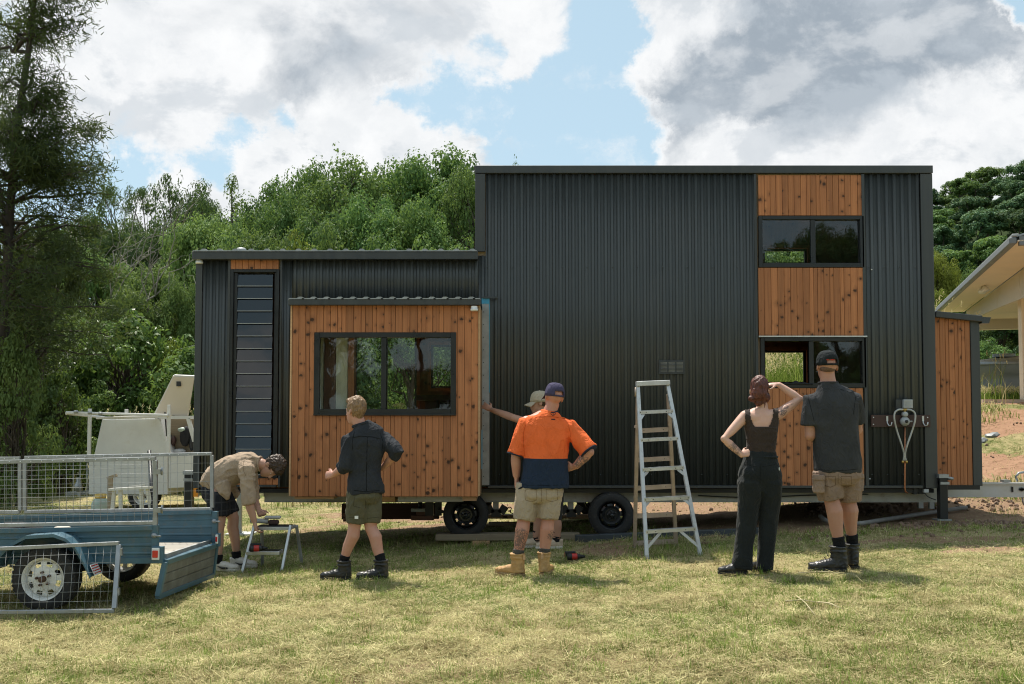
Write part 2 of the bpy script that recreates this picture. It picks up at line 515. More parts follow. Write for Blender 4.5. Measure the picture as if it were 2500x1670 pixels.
# knotty red-brown boards; every board is an object of its own, so object info gives each its own tint and knots
def timber(name, light, dark, knot=(0.035, 0.014, 0.006), axis='z', knots=True, rough=.55, kscale=(11, 5.2)):
    m, nt, out = new_mat(name)
    P = nt.coord('Object')
    oi = nt.new('ShaderNodeObjectInfo').outputs['Random']
    sp = nt.new('ShaderNodeSeparateXYZ'); nt.put(sp.inputs[0], P)
    along = sp.outputs['XYZ'.index(axis.upper())]
    across = nt.math('ADD', sp.outputs[0 if axis != 'x' else 2], sp.outputs[1])
    cb = nt.new('ShaderNodeCombineXYZ')
    nt.put(cb.inputs[0], nt.math('ADD', across, nt.math('MULTIPLY', oi, 37.0)))
    nt.put(cb.inputs[1], nt.math('ADD', along, nt.math('MULTIPLY', oi, 91.0)))
    nt.put(cb.inputs[2], nt.math('MULTIPLY', oi, 53.0))
    Q = cb.outputs[0]
    # knots
    kv = nt.mapping(Q, (kscale[0], kscale[1], 1))
    kv = nt.vmath('ADD', kv, nt.vscale(nt.noise(Q, 22, 3, .6, out=1), .30))
    vo = nt.new('ShaderNodeTexVoronoi', voronoi_dimensions='2D')
    nt.put(vo.inputs['Vector'], kv); vo.inputs['Scale'].default_value = 1.0
    sc = nt.new('ShaderNodeSeparateColor'); nt.put(sc.inputs[0], vo.outputs['Color'])
    present = nt.math('GREATER_THAN', sc.outputs[0], .50)
    size = nt.mapr(sc.outputs[1], 0, 1, .05, .15)
    df_ = nt.vmath('MULTIPLY', nt.vmath('SUBTRACT', kv, vo.outputs['Position']), (.8 / kscale[0], .95 / kscale[1], 0))
    size = nt.mapr(sc.outputs[1], 0, 1, .004, .021)
    kd = nt.math('DIVIDE', nt.vmath('LENGTH', df_, out=1), size)
    kmask = nt.math('MULTIPLY', nt.mapr(kd, .55, 1.25, 1, 0, True), present)
    halo = nt.math('MULTIPLY', nt.mapr(kd, .9, 3.6, 1, 0, True), present)
    # grain bends round the knots
    gq = nt.vmath('ADD', nt.mapping(Q, (34, 1.3, 1)), nt.vscale(nt.new('ShaderNodeCombineXYZ').outputs[0], 1.0))
    gd = nt.noise(nt.vmath('ADD', nt.mapping(Q, (46, 1.1, 1)), nt.vscale(vo.outputs['Position'], 0.0)), 1.0, 4, .55, .35)
    wave = nt.new('ShaderNodeTexWave', wave_type='BANDS', bands_direction='X', wave_profile='SAW')
    wq = nt.mapping(Q, (1.0, 0.035, 1))
    nt.put(wave.inputs['Vector'], wq)
    wave.inputs['Scale'].default_value = 28.0; wave.inputs['Distortion'].default_value = 9.0
    wave.inputs['Detail'].default_value = 2.0; wave.inputs['Detail Scale'].default_value = .8
    grain = nt.math('ADD', nt.math('MULTIPLY', gd, .62), nt.math('MULTIPLY', wave.outputs[0], .38))
    c = nt.mix(nt.mapr(grain, .28, .72), dark, light)
    tint = nt.mapr(nt.math('FRACT', nt.math('MULTIPLY', oi, 7.31)), 0, 1, .80, 1.18)
    c = nt.mix(1.0, c, nt.new('ShaderNodeCombineXYZ').outputs[0]) if False else nt.vscale(c, tint)
    if knots:
        c = nt.mix(nt.math('MULTIPLY', halo, .45), c, tuple(x * .55 for x in dark))
        c = nt.mix(nt.math('MULTIPLY', kmask, .92), c, knot)
    blot = nt.noise(Q, 2.2, 4, .6)
    c = nt.mix(nt.mapr(blot, .55, .8, 0, .35), c, tuple(x * .6 for x in dark))
    principled(nt, out, c, nt.mapr(grain, .3, .7, rough - .08, rough + .1), 0, nt.bump(grain, .25, .002), .35)
    MAT[name] = m
    return m
timber('cladding_timber', (0.51, 0.212, 0.088), (0.30, 0.110, 0.042))
timber('raw_timber', (0.62, 0.40, 0.22), (0.45, 0.26, 0.13), axis='x', rough=.7, kscale=(6, 1.6))
timber('weathered_timber', (0.34, 0.28, 0.19), (0.20, 0.16, 0.105), axis='x', rough=.8, kscale=(6, 1.4))
timber('dark_sleeper', (0.105, 0.05, 0.035), (0.05, 0.024, 0.018), axis='x', knots=False, rough=.7)
timber('paver_brown', (0.27, 0.145, 0.105), (0.17, 0.09, 0.065), axis='x', knots=False, rough=.85)
timber('deck_board', (0.47, 0.43, 0.37), (0.33, 0.30, 0.25), axis='x', rough=.8)
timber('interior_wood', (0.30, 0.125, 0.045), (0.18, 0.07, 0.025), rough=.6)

simple('galvanised', (0.33, 0.345, 0.355), .48, .75, vary=.18, scale=14, bump=.1)
simple('galvanised_dull', (0.34, 0.35, 0.35), .55, .55, vary=.22, scale=9, bump=.1)
simple('chassis_steel', (0.36, 0.35, 0.30), .55, .25, vary=.2, scale=4, dirt=((0.16, 0.12, 0.08), .5))
simple('drawbar_steel', (0.42, 0.44, 0.46), .45, .7, vary=.15, scale=5)
simple('aluminium', (0.56, 0.57, 0.57), .42, .7, vary=.12, scale=9, bump=.06, dirt=((0.36, 0.33, 0.28), .45))
simple('aluminium_warm', (0.50, 0.40, 0.33), .45, .55, vary=.15, scale=9, dirt=((0.30, 0.25, 0.2), .5))
simple('black_steel', (0.014, 0.015, 0.016), .42, .2, vary=.2)
simple('black_plastic', (0.012, 0.013, 0.014), .5, vary=.2)
simple('rubber', (0.018, 0.018, 0.018), .78, vary=.25, scale=12, bump=.25, bscale=60, dirt=((0.10, 0.08, 0.055), .45))
simple('white_rim', (0.72, 0.72, 0.69), .4, vary=.08, scale=9, dirt=((0.28, 0.2, 0.13), .55))
simple('black_rim', (0.016, 0.018, 0.02), .3, vary=.2)
simple('hub_grease', (0.10, 0.055, 0.035), .6, .2)
simple('white_paint', (0.64, 0.63, 0.60), .38, vary=.06, scale=3, dirt=((0.5, 0.45, 0.36), .35))
simple('cream_paint', (0.80, 0.67, 0.53), .6, vary=.05, scale=2)
simple('cream_trim', (0.60, 0.53, 0.44), .6, vary=.05, scale=2)
simple('grey_fascia', (0.16, 0.17, 0.18), .5, vary=.08)
simple('trailer_blue', (0.060, 0.130, 0.172), .42, vary=.16, scale=7, dirt=((0.14, 0.13, 0.11), .55))
simple('window_black', (0.012, 0.014, 0.015), .35, vary=.15)
simple('gas_hose', (0.44, 0.44, 0.42), .45, .3, vary=.12, scale=60)
simple('copper', (0.44, 0.19, 0.10), .35, .8, vary=.25, scale=22)
simple('brass', (0.50, 0.34, 0.10), .35, .9)
simple('grey_plastic', (0.42, 0.43, 0.43), .5, vary=.08)
simple('dark_red_board', (0.055, 0.026, 0.020), .6, vary=.25, scale=10)
simple('blue_film', (0.05, 0.30, 0.46), .5, vary=.15)
simple('red_plastic', (0.42, 0.02, 0.015), .4, vary=.15)
simple('red_lens', (0.55, 0.03, 0.02), .2)
simple('amber_lens', (0.75, 0.28, 0.02), .25)
simple('white_plastic', (0.78, 0.78, 0.76), .4, vary=.05)
simple('ply_lining', (0.48, 0.36, 0.24), .6, vary=.1)
simple('gate_board', (0.135, 0.14, 0.13), .7, vary=.35, scale=9, dirt=((0.07, 0.06, 0.05), .5))
simple('beige_lining', (0.82, 0.79, 0.60), .6, vary=.08)
simple('red_brown_lining', (0.16, 0.075, 0.042), .6, vary=.15)
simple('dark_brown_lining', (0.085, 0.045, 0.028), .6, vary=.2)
simple('steel_channel', (0.052, 0.064, 0.074), .42, .2, vary=.2, scale=5, dirt=((0.14, 0.11, 0.08), .4))
simple('tank_grey', (0.22, 0.24, 0.25), .5, vary=.12, scale=2)
simple('concrete', (0.50, 0.42, 0.34), .9, vary=.15, scale=3, bump=.3)
simple('gas_green', (0.33, 0.40, 0.34), .45, vary=.12)
simple('black_cloth', (0.012, 0.012, 0.013), .9, vary=.3, bump=.4)
simple('screw_head', (0.09, 0.10, 0.10), .35, .5)
simple('bright_screw', (0.7, 0.7, 0.68), .3, .8)
simple('pipe_grey', (0.20, 0.19, 0.175), .7, vary=.25, scale=9)

# thin glass: lets through, reflects by angle, slightly smoky
def thin_glass(name, tint, dirt=0.005, ior=1.52, boost=1.0):
    m, nt, out = new_mat(name)
    P = nt.coord('Object')
    fr = nt.new('ShaderNodeFresnel'); fr.inputs[0].default_value = ior
    wob = nt.bump(nt.noise(P, 2.2, 2, .5), .06, .02)
    nt.put(fr.inputs['Normal'], wob)
    gl = nt.new('ShaderNodeBsdfGlossy'); gl.inputs['Roughness'].default_value = 0.015
    gl.inputs['Color'].default_value = (1, 1, 1, 1)
    nt.put(gl.inputs['Normal'], wob)
    tr = nt.new('ShaderNodeBsdfTransparent'); tr.inputs[0].default_value = (*tint, 1)
    df = nt.new('ShaderNodeBsdfDiffuse'); df.inputs[0].default_value = (.3, .3, .28, 1)
    m1 = nt.new('ShaderNodeMixShader'); m2 = nt.new('ShaderNodeMixShader')
    nt.put(m1.inputs[0], nt.math('MULTIPLY', fr.outputs[0], 0.85 * boost, clamp=True))
    nt.t.links.new(tr.outputs[0], m1.inputs[1]); nt.t.links.new(gl.outputs[0], m1.inputs[2])
    nt.put(m2.inputs[0], nt.mapr(nt.noise(P, 3, 4, .6), .4, .8, 0, dirt * 2))
    nt.t.links.new(m1.outputs[0], m2.inputs[1]); nt.t.links.new(df.outputs[0], m2.inputs[2])
    nt.t.links.new(m2.outputs[0], out.inputs[0])
    MAT[name] = m
    return m
thin_glass('window_glass', (.93, .95, .94))
thin_glass('louvre_glass', (.34, .37, .38), dirt=.008, boost=1.55)
# ------------------------------------------------------------------ tiny house on wheels
Y0 = 12.0          # front wall plane
YB = 14.42         # rear wall plane
def X(u, v=800, Y=Y0): return at(u, v, Y).x
def Z(v, Y=Y0, u=1173): return at(u, v, Y).z

house = empty('tiny_house', (0.6, 13.2, 0.0), 'long dark corrugated steel tiny house on wheels with red timber panels and open windows', 'tiny house')

XL, XM, XR = X(446, 850), X(1089, 700), X(2143, 800)
ZD = Z(1117)                    # underside of cladding / deck level
ZLOW = Z(593); ZTOP = Z(381)

def wall_with_holes(mb, x0, x1, z0, z1, ya, yb, holes, mi=0):
    xs = sorted({x0, x1, *[h[0] for h in holes], *[h[1] for h in holes]})
    zs = sorted({z0, z1, *[h[2] for h in holes], *[h[3] for h in holes]})
    xs = [x for x in xs if x0 <= x <= x1]; zs = [z for z in zs if z0 <= z <= z1]
    def solid(i, j):
        if not (0 <= i < len(xs) - 1 and 0 <= j < len(zs) - 1): return False
        cx = (xs[i] + xs[i + 1]) / 2; cz = (zs[j] + zs[j + 1]) / 2
        return not any(h[0] < cx < h[1] and h[2] < cz < h[3] for h in holes)
    vid = {}
    vs, fs = [], []
    def vv(x, y, z):
        k = (round(x, 5), round(y, 5), round(z, 5))
        if k not in vid:
            vid[k] = len(vs); vs.append((x, y, z))
        return vid[k]
    for i in range(len(xs) - 1):
        for j in range(len(zs) - 1):
            if not solid(i, j): continue
            a, b, c, d = xs[i], xs[i + 1], zs[j], zs[j + 1]
            fs.append((vv(a, ya, c), vv(b, ya, c), vv(b, ya, d), vv(a, ya, d)))
            fs.append((vv(b, yb, c), vv(a, yb, c), vv(a, yb, d), vv(b, yb, d)))
            if not solid(i - 1, j): fs.append((vv(a, yb, c), vv(a, ya, c), vv(a, ya, d), vv(a, yb, d)))
            if not solid(i + 1, j): fs.append((vv(b, ya, c), vv(b, yb, c), vv(b, yb, d), vv(b, ya, d)))
            if not solid(i, j - 1): fs.append((vv(a, yb, c), vv(b, yb, c), vv(b, ya, c), vv(a, ya, c)))
            if not solid(i, j + 1): fs.append((vv(a, ya, d), vv(b, ya, d), vv(b, yb, d), vv(a, yb, d)))
    mb.add(vs, fs, mi)

def hole(u0, u1, v0, v1, Y=Y0):
    vm = (v0 + v1) / 2
    return (X(u0, vm, Y), X(u1, vm, Y), Z(v1, Y), Z(v0, Y))
LOUV = hole(532, 634, 624, 1094)
POPH = hole(690, 1085, 705, 1112)
UPW = hole(1741, 1978, 497, 611)
LOW_W = hole(1746, 1983, 776, 887)

mb = MB(); wall_with_holes(mb, XL + .02, XM + .03, ZD, ZLOW, Y0 + .05, Y0 + .13, [LOUV, POPH])
mb.build('front_wall', [MAT['ply_lining']], house)
mb = MB(); wall_with_holes(mb, XM + .032, XR - .02, ZD, ZTOP - .02, Y0 + .05, Y0 + .13, [UPW, LOW_W])
mb.build('front_wall', [MAT['ply_lining']], house)

# rear wall with its openings (seen through the front windows)
def bh(u0, u1, v0, v1): return hole(u0, u1, v0, v1, YB)
DOOR_B = bh(812, 955, 690, 1085)
WIN_B = bh(988, 1052, 790, 890)
UPW_B = bh(1749, 1850, 570, 606)
LOW_B = bh(1750, 1848, 803, 880)
mb = MB(); wall_with_holes(mb, XL + .02, XM + .03, ZD, ZLOW, YB, YB + .10, [DOOR_B, WIN_B])
wall_with_holes(mb, XM + .032, XR - .02, ZD, ZTOP - .02, YB, YB + .10, [UPW_B, LOW_B])
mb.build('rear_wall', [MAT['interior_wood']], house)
# reveals of warm timber round the rear openings, and their dark frames
for hh, wd in ((DOOR_B, .05), (WIN_B, .045), (UPW_B, .05), (LOW_B, .05)):
    mb = MB(); a, b, c, d = hh; y0, y1 = YB - .035, YB - .004
    mb.box(a - wd, a - .002, y0, y1, c - wd, d + wd); mb.box(b + .002, b + wd, y0, y1, c - wd, d + wd)
    mb.box(a - .001, b + .001, y0 + .002, y1, d + .002, d + wd); mb.box(a - .001, b + .001, y0 + .002, y1, c - wd, c - .002)
    mb.build('window_reveal', MAT['cladding_timber'], house)
    mb = MB(); q = .032; y0, y1 = YB + .02, YB + .06
    mb.box(a + .001, a + q, y0, y1, c + .001, d - .001); mb.box(b - q, b - .001, y0, y1, c + .001, d - .001)
    mb.box(a + q, b - q, y0, y1, d - q, d - .001); mb.box(a + q, b - q, y0, y1, c + .001, c + q)
    if hh is DOOR_B or hh is WIN_B:
        mb.box((a + b) / 2 - .01 + (.19 if hh is WIN_B else .0), (a + b) / 2 + .025 + (.19 if hh is WIN_B else 0), y0, y1, c + q, d - q)
    mb.build('rear_window_frame', MAT['window_black'], house)

# floor, ceilings, end walls, inner partitions
mb = MB()
mb.box(XL + .02, XR - .02, Y0 + .131, YB - .001, ZD - .02, ZD + .03)
mb.build('floor', MAT['interior_wood'], house)
mb = MB()
mb.box(XL + .02, XL + .10, Y0 + .131, YB - .001, ZD + .031, ZLOW - .02)
mb.box(XR - .10, XR - .02, Y0 + .131, YB - .001, ZD + .031, ZTOP - .05)
mb.box(XM + .034, XM + .11, Y0 + .131, YB - .001, ZLOW, ZTOP - .05)
mb.build('end_wall', MAT['ply_lining'], house)
mb = MB()
mb.box(XM + .12, XR - .11, Y0 + .131, YB - .001, Z(640), Z(630))
mb.build('loft_floor', MAT['interior_wood'], house)
mb = MB()
mb.box(X(1640), X(1650), Y0 + .14, YB - .01, ZD + .04, Z(641))
mb.box(X(1640), X(1650), Y0 + .14, YB - .01, Z(629), ZTOP - .12)
mb.box(X(1862, 800, 13.2), X(1990, 800, 13.2), 13.2, 13.26, ZD + .04, Z(641))
mb.box(X(1862, 800, 13.3), X(1990, 800, 13.3), 13.3, 13.36, Z(629), ZTOP - .12)
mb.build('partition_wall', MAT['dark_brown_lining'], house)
# inside the pop-out: lined cupboard ends and a bench by the far window
xa = X(722, 850, 13.1); 
for u0, u1, mname, yy in ((700, 742, 'beige_lining', 11.78), (743, 769, 'red_brown_lining', 11.75), (770, 797, 'beige_lining', 11.78), (798, 812, 'cladding_timber', 11.70)):
    mb = MB(); mb.box(X(u0, 850, yy), X(u1, 850, yy) - .003, yy, yy + .16, Z(1080), Z(722))
    if mname == 'beige_lining':
        n = max(1, int((X(u1, 850, yy) - X(u0, 850, yy)) / .045))
        for i in range(1, n + 1):
            xx = X(u0, 850, yy) + i * .045 - .02
            if xx + .03 < X(u1, 850, yy): mb.box(xx, xx + .03, yy - .006, yy - .0005, Z(1080), Z(722))
    mb.build('lining_panel', MAT[mname], house)
mb = MB()
mb.box(X(956, 850, 13.9), X(1100, 850, 13.9), 13.8, YB - .04, Z(918, 13.9), Z(906, 13.9))
mb.box(X(975, 850, 13.9), X(1000, 850, 13.9), 13.9, YB - .04, ZD + .032, Z(918, 13.9) - .001)
mb.build('bench', MAT['dark_brown_lining'], house)

# roofs
mb = MB()
mb.box(XM - .02, XR + .01, Y0 - .005, YB + .12, ZTOP - .012, ZTOP)
mb.build('roof', MAT['roof_sheet'], house)

# ---- corrugated sheets
def corrugated(x0, x1, z0, z1, y, pitch=.076, depth=.017, n=10, name='cladding_sheet', mat='dark_cladding', flat=False):
    L = x1 - x0
    k = max(4, int(round(L / pitch * n)))
    xs = np.linspace(x0, x1, k + 1)
    ph = (xs / pitch) % 1.0
    if flat:   # trapezoid ribs
        prof = np.clip((np.abs(ph - .5) - .17) / .13, 0, 1)
    else:
        prof = .5 - .5 * np.cos(2 * np.pi * ph)
    ys = y + depth * prof
    zsr = [z0, (z0 + z1) / 2, z1]
    vs = [(a, b, zz) for zz in zsr for a, b in zip(xs, ys)]
    vs += [(a, b + .006, zz) for zz in (z0, z1) for a, b in zip(xs, ys)]
    m_ = k + 1
    fs = []
    for r in range(2):
        for i in range(k):
            fs.append((r * m_ + i, r * m_ + i + 1, (r + 1) * m_ + i + 1, (r + 1) * m_ + i))
    for i in range(k):
        fs.append((3 * m_ + i, 3 * m_ + i + 1, i + 1, i))
        fs.append((2 * m_ + i, 2 * m_ + i + 1, 4 * m_ + i + 1, 4 * m_ + i))
    mb = MB(); mb.add(vs, fs, 0, True)
    me = mb.mesh(name, fix=False)
    return link_mesh(name, me, MAT[mat], house)

def clad(u0, u1, v0, v1, vm=None, pitch=.0785, flat=True, y=Y0, depth=.020, n=16, zb=None):
    x0, x1 = X(u0, vm or (v0 + v1) / 2), X(u1, vm or (v0 + v1) / 2)
    z0, z1 = (Z(v1) if zb is None else zb), Z(v0)
    n_sheets = max(1, round((x1 - x0) / .762))
    for i in range(n_sheets):
        a = x0 + (x1 - x0) * i / n_sheets; b = x0 + (x1 - x0) * (i + 1) / n_sheets
        corrugated(a, b - .0015, z0, z1, y + (.0015 if i % 2 else 0), pitch, depth, n=n, flat=flat)
clad(462, 525, 586, 1117)
clad(640, 668, 586, 1117)
clad(668, 1097, 586, 690)
clad(1097, 1113, 586, 1117, vm=750)
clad(1113, 1731, 396, 1117, pitch=.0785, flat=True, depth=.020, n=16)
clad(1987, 2114, 396, 1118, pitch=.094, flat=True, depth=.024, n=20)

# screws in rows across the sheets
mb = MB()
def screw_row(u0, u1, v, pitch, off=0.0):
    x0, x1 = X(u0, v), X(u1, v); z = Z(v)
    i0 = math.ceil(x0 / pitch)
    x = i0 * pitch
    while x < x1:
        xx = x + off
        mb.lathe([(.0, -.007), (.006, -.006), (.007, 0), (.007, .004)], (xx, Y0 - .001, z), (0, 1, 0), 6)
        x += pitch * 2
for v in (612, 862, 1088):
    screw_row(1116, 1728, v, .152)
    screw_row(1990, 2112, v, .094)
for v in (862, 1088):
    screw_row(463, 524, v, .076)
screw_row(645, 1090, 664, .152)
mb.build('cladding_screws', MAT['screw_head'], house, kind='stuff')
mb = MB()
for (u, v) in ((1994, 1098), (2141, 1098), (1998, 618), (2126, 618)):
    p = at(u, v, Y0 - .01); mb.lathe([(0, -.004), (.008, -.003), (.009, .006)], p, (0, 1, 0), 8)
mb.build('bright_screws', MAT['bright_screw'], house, kind='stuff')

# ---- dark trims (each a strip standing a little proud of the sheets)
def trim(u0, u1, v0, v1, y=Y0 - .012, th=.05, vm=None, name='trim', mat='dark_trim'):
    vm = vm or (v0 + v1) / 2
    mb = MB(); mb.box(X(u0, vm), X(u1, vm), y, y + th, Z(v1), Z(v0))
    return mb.build(name, MAT[mat], house, bevel=.003)
trim(446, 461, 595, 1119, name='corner_trim')
trim(1089, 1112, 399, 577, y=Y0 - .02, vm=480, name='corner_trim')
mb = MB()
mb.box(XM, XR + .004, Y0 - .03, Y0 + .03, Z(398), Z(380.5)); mb.build('roof_fascia', MAT['dark_trim'], house, bevel=.004)
trim(1731, 1737, 399, 1118, name='trim'); trim(1979, 1986, 399, 1119, name='trim')
mb = MB(); mb.box(X(2115, 780), XR, Y0 - .016, Y0 + .05, Z(1119), Z(399)); mb.build('corner_trim', MAT['dark_trim'], house, bevel=.003)
mb = MB(); mb.box(XR - .003, XR + .008, Y0 + .052, YB + .1, Z(1119), Z(383)); mb.build('end_cladding', MAT['dark_cladding'], house)
mb = MB(); mb.box(XL - .006, XL + .012, Y0 + .04, YB + .1, Z(1119), Z(595)); mb.build('end_cladding', MAT['dark_cladding'], house)
mb = MB(); mb.box(XM + .005, XM + .032, Y0 + .035, YB + .1, Z(577), Z(399)); mb.build('end_cladding', MAT['dark_cladding'], house)
trim(640, 645, 596, 1117, name='trim'); trim(520, 526, 596, 1117, name='trim')
trim(446, 634, 1112, 1117, y=Y0 - .014, name='base_flashing'); trim(1118, 2114, 1113, 1119, y=Y0 - .014, name='base_flashing')

# ---- low roof: gutter along the front and the rib ends above it
mb = MB()
prof = [(0, 0), (0, .088), (.018, .096), (.10, .096), (.10, .0)]
xg0, xg1 = X(440, 585, Y0 - .1), X(1095, 585, Y0 - .1)
zg = Z(594, Y0 - .1)
mb.prism([(Y0 - .1 + p[0], zg + p[1]) for p in prof], xg0, xg1, 'x')
mb.build('gutter', MAT['dark_trim'], house, bevel=.004)
def roof_ribs(x0, x1, ya, yb, za, zb, pitch=.19, h=.03, name='roof_sheet'):
    """trapezoid-ribbed roof sheet from the front edge (ya, za) to the back (yb, zb)"""
    vs, fs = [], []
    xs, hs = [], []
    x = x0
    while x < x1:
        for dx, hh in ((0, 0), (.09, 0), (.115, h), (.15, h), (.175, 0)):
            if x + dx <= x1: xs.append(x + dx); hs.append(hh)
        x += pitch
    xs.append(x1); hs.append(0)
    m_ = len(xs)
    for (yy, zz) in ((ya, za), (yb, zb)):
        for a, b in zip(xs, hs): vs.append((a, yy, zz + b))
    for (yy, zz) in ((ya, za - .012), (yb, zb - .012)):
        for a, b in zip(xs, hs): vs.append((a, yy, zz))
    for i in range(m_ - 1):
        fs.append((i, i + 1, m_ + i + 1, m_ + i)); fs.append((2 * m_ + i + 1, 2 * m_ + i, 3 * m_ + i, 3 * m_ + i + 1))
        fs.append((2 * m_ + i, 2 * m_ + i + 1, i + 1, i)); fs.append((m_ + i, m_ + i + 1, 3 * m_ + i + 1, 3 * m_ + i))
    mb = MB(); mb.add(vs, fs)
    return link_mesh(name, mb.mesh(name), MAT['galvanised'], house)
roof_ribs(xg0 + .01, xg1 - .01, Y0 - .11, YB + .15, zg + .105, zg + .06, h=.02)
mb = MB(); mb.box(XL + .02, XM + .03, Y0 + .131, YB - .001, ZLOW - .03, ZLOW - .001); mb.build('ceiling', MAT['ply_lining'], house)
mb = MB(); mb.box(XL + .02, XM + .03, Y0 + .03, YB + .1, ZLOW + .0005, ZLOW + .034); mb.build('sun_leak_filler', MAT['dark_trim'], house)  # unseen filler added to stop sun leaking in under the roof sheet
# small vent cap on the low roof, eaves lights
mb = MB(); p = at(553, 574, 12.9); mb.lathe([(.07, -.10), (.07, -.03), (.085, -.02), (.05, .03), (.0, .04)], p, (0, 0, 1), 16)
mb.build('roof_vent', MAT['galvanised_dull'], house)
for (u, v, yy) in ((457, 594, Y0 - .03), (1087, 702, 11.34)):
    mb = MB(); p = at(u, v, yy); mb.lathe([(0, -.055), (.043, -.055), (.045, -.03), (.038, -.03), (.038, 0)], p, (0, 0, 1), 16)
    mb.build('eaves_light', MAT['white_plastic'], house)

# ---- planks
def plank(x0, x1, z0, z1, y, th=.018, mat='cladding_timber', parent=house, name='plank'):
    gap = .0016
    cx, cz = (x0 + x1) / 2, (z0 + z1) / 2
    hw, hz = (x1 - x0) / 2 - gap, (z1 - z0) / 2
    c = .003
    mb = MB()
    poly = [(-hw, th), (-hw, c), (-hw + c, 0), (hw - c, 0), (hw, c), (hw, th)]
    mb.prism(poly, -hz, hz, 'z')
    me = mb.mesh(name)
    me.materials.append(MAT[mat])
    o = bpy.data.objects.new(name, me); col.objects.link(o)
    o.parent = parent; o.matrix_parent_inverse = parent.matrix_world.inverted()
    o.location = (cx, y + random.uniform(-.0012, .0012), cz)
    return o
rng = random.Random(3)
def plank_field(x0, x1, z0, z1, y, w, holes=(), **kw):
    xs = [x0]
    while xs[-1] < x1 - w * .6:
        xs.append(xs[-1] + w * rng.choice((.62, 1.0, 1.0, 1.08, .95)))
    s = (x1 - x0) / (xs[-1] - x0)
    xs = [x0 + (q - x0) * s for q in xs]
    for a, b in zip(xs[:-1], xs[1:]):
        segs = [(z0, z1)]
        for (h0, h1, k0, k1) in holes:
            if b <= h0 + .002 or a >= h1 - .002: continue
            if a < h0 or b > h1:      # board notched by the window edge: keep the larger side as two boards
                pass
            segs = [(z0, k0), (k1, z1)]
            if a < h0 - .012: plank(a, h0, k0, k1, y, **kw)
            if b > h1 + .012: plank(h1, b, k0, k1, y, **kw)
        for s0, s1 in segs:
            plank(a, b, s0, s1, y, **kw)

def rect(u0, u1, v0, v1, Y=Y0):
    vm = (v0 + v1) / 2
    return X(u0, vm, Y), X(u1, vm, Y), Z(v1, Y), Z(v0, Y)
plank_field(*rect(1737.5, 1978.5, 402, 494), Y0 - .004, .074)
plank_field(*rect(1738, 1979, 614, 771), Y0 - .004, .078)
plank_field(*rect(1738, 1979, 890, 1113), Y0 - .004, .078)
plank_field(*rect(527, 639, 594, 617), Y0 - .004, .074)
plank_field(*rect(527, 639, 1096, 1111), Y0 - .004, .074)
mb = MB(); mb.box(*rect(1738, 1986, 770, 773)[:2], Y0 - .03, Y0 + .04, Z(773), Z(770)); mb.build('head_flashing', MAT['aluminium'], house)

# ---- windows: window (frame) > pane, mullion
def window(hh, y, fw=.045, mull=None, glass=('window_glass', 'window_glass'), name='window', sill=True):
    a, b, c, d = hh
    mb = MB()
    y0, y1 = y, y + .075
    mb.box(a, a + fw, y0, y1, c, d); mb.box(b - fw, b, y0, y1, c, d)
    mb.box(a + fw, b - fw, y0 + .0008, y1, d - fw, d); mb.box(a + fw, b - fw, y0 + .0008, y1, c, c + fw * 1.2)
    w_ = mb.build(name, MAT['window_black'], house, bevel=.003)
    m_ = MB()
    if mull is not None:
        m_.box(mull - .028, mull + .028, y + .012, y + .066, c + fw * 1.2, d - fw)
        m_.build('mullion', MAT['window_black'], w_, bevel=.003)
        spans = [(a + fw, mull - .028, y + .03), (mull + .028, b - fw, y + .05)]
    else:
        spans = [(a + fw, b - fw, y + .04)]
    for (p0, p1, yy), gl in zip(spans, glass):
        if gl is None: continue
        g_ = MB(); g_.box(p0, p1, yy, yy + .005, c + fw * 1.2, d - fw)
        g_.build('pane', MAT[gl], w_)
    return w_
window(rect(1739, 1980, 495, 613), Y0 - .012, mull=X(1864, 555))
window(rect(1744, 1985, 773.5, 889), Y0 - .012, mull=X(1860, 830), glass=(None, 'window_glass'))

# tall louvre window: frame and one part per blade
a, b, c, d = rect(526.5, 638, 617.5, 1095.5)
mb = MB(); y0, y1 = Y0 - .016, Y0 + .06
mb.box(a, a + .035, y0, y1, c, d); mb.box(b - .035, b, y0, y1, c, d); mb.box(a + .035, b - .035, y0 + .001, y1, d - .035, d); mb.box(a + .035, b - .035, y0 + .001, y1, c, c + .035)
mb.box(a + .0352, a + .075, Y0 + .012, y1 - .002, c + .0352, d - .0352); mb.box(b - .06, b - .0352, Y0 + .012, y1 - .002, c + .0352, d - .0352)
lw = mb.build('louvre_window', MAT['window_black'], house, bevel=.003)
nb = 16
z_hi, z_lo = d - .045, c + .045
for i in range(nb):
    zt = z_hi - (z_hi - z_lo) * i / nb
    zb = z_hi - (z_hi - z_lo) * (i + 1) / nb
    mb = MB()
    mb.beam(((a + b) / 2 - .005, Y0 + .044, zt + .010), ((a + b) / 2 - .005, Y0 + .018, zb - .006), b - a - .16, .005)
    mb.build('louvre_blade', MAT['louvre_glass'], lw)
    mb = MB()
    mb.beam(((a + b) / 2 - .005, Y0 + .0120, zb - .0010), ((a + b) / 2 - .005, Y0 + .0118, zb - .0075), b - a - .16, .005)
    mb.build('blade_edge', MAT['grey_plastic'], lw)
# room behind the louvres
mb = MB(); mb.box(XL + .11, X(668), 12.9, 12.95, ZD + .04, ZLOW - .04); mb.build('partition_wall', MAT['dark_brown_lining'], house)

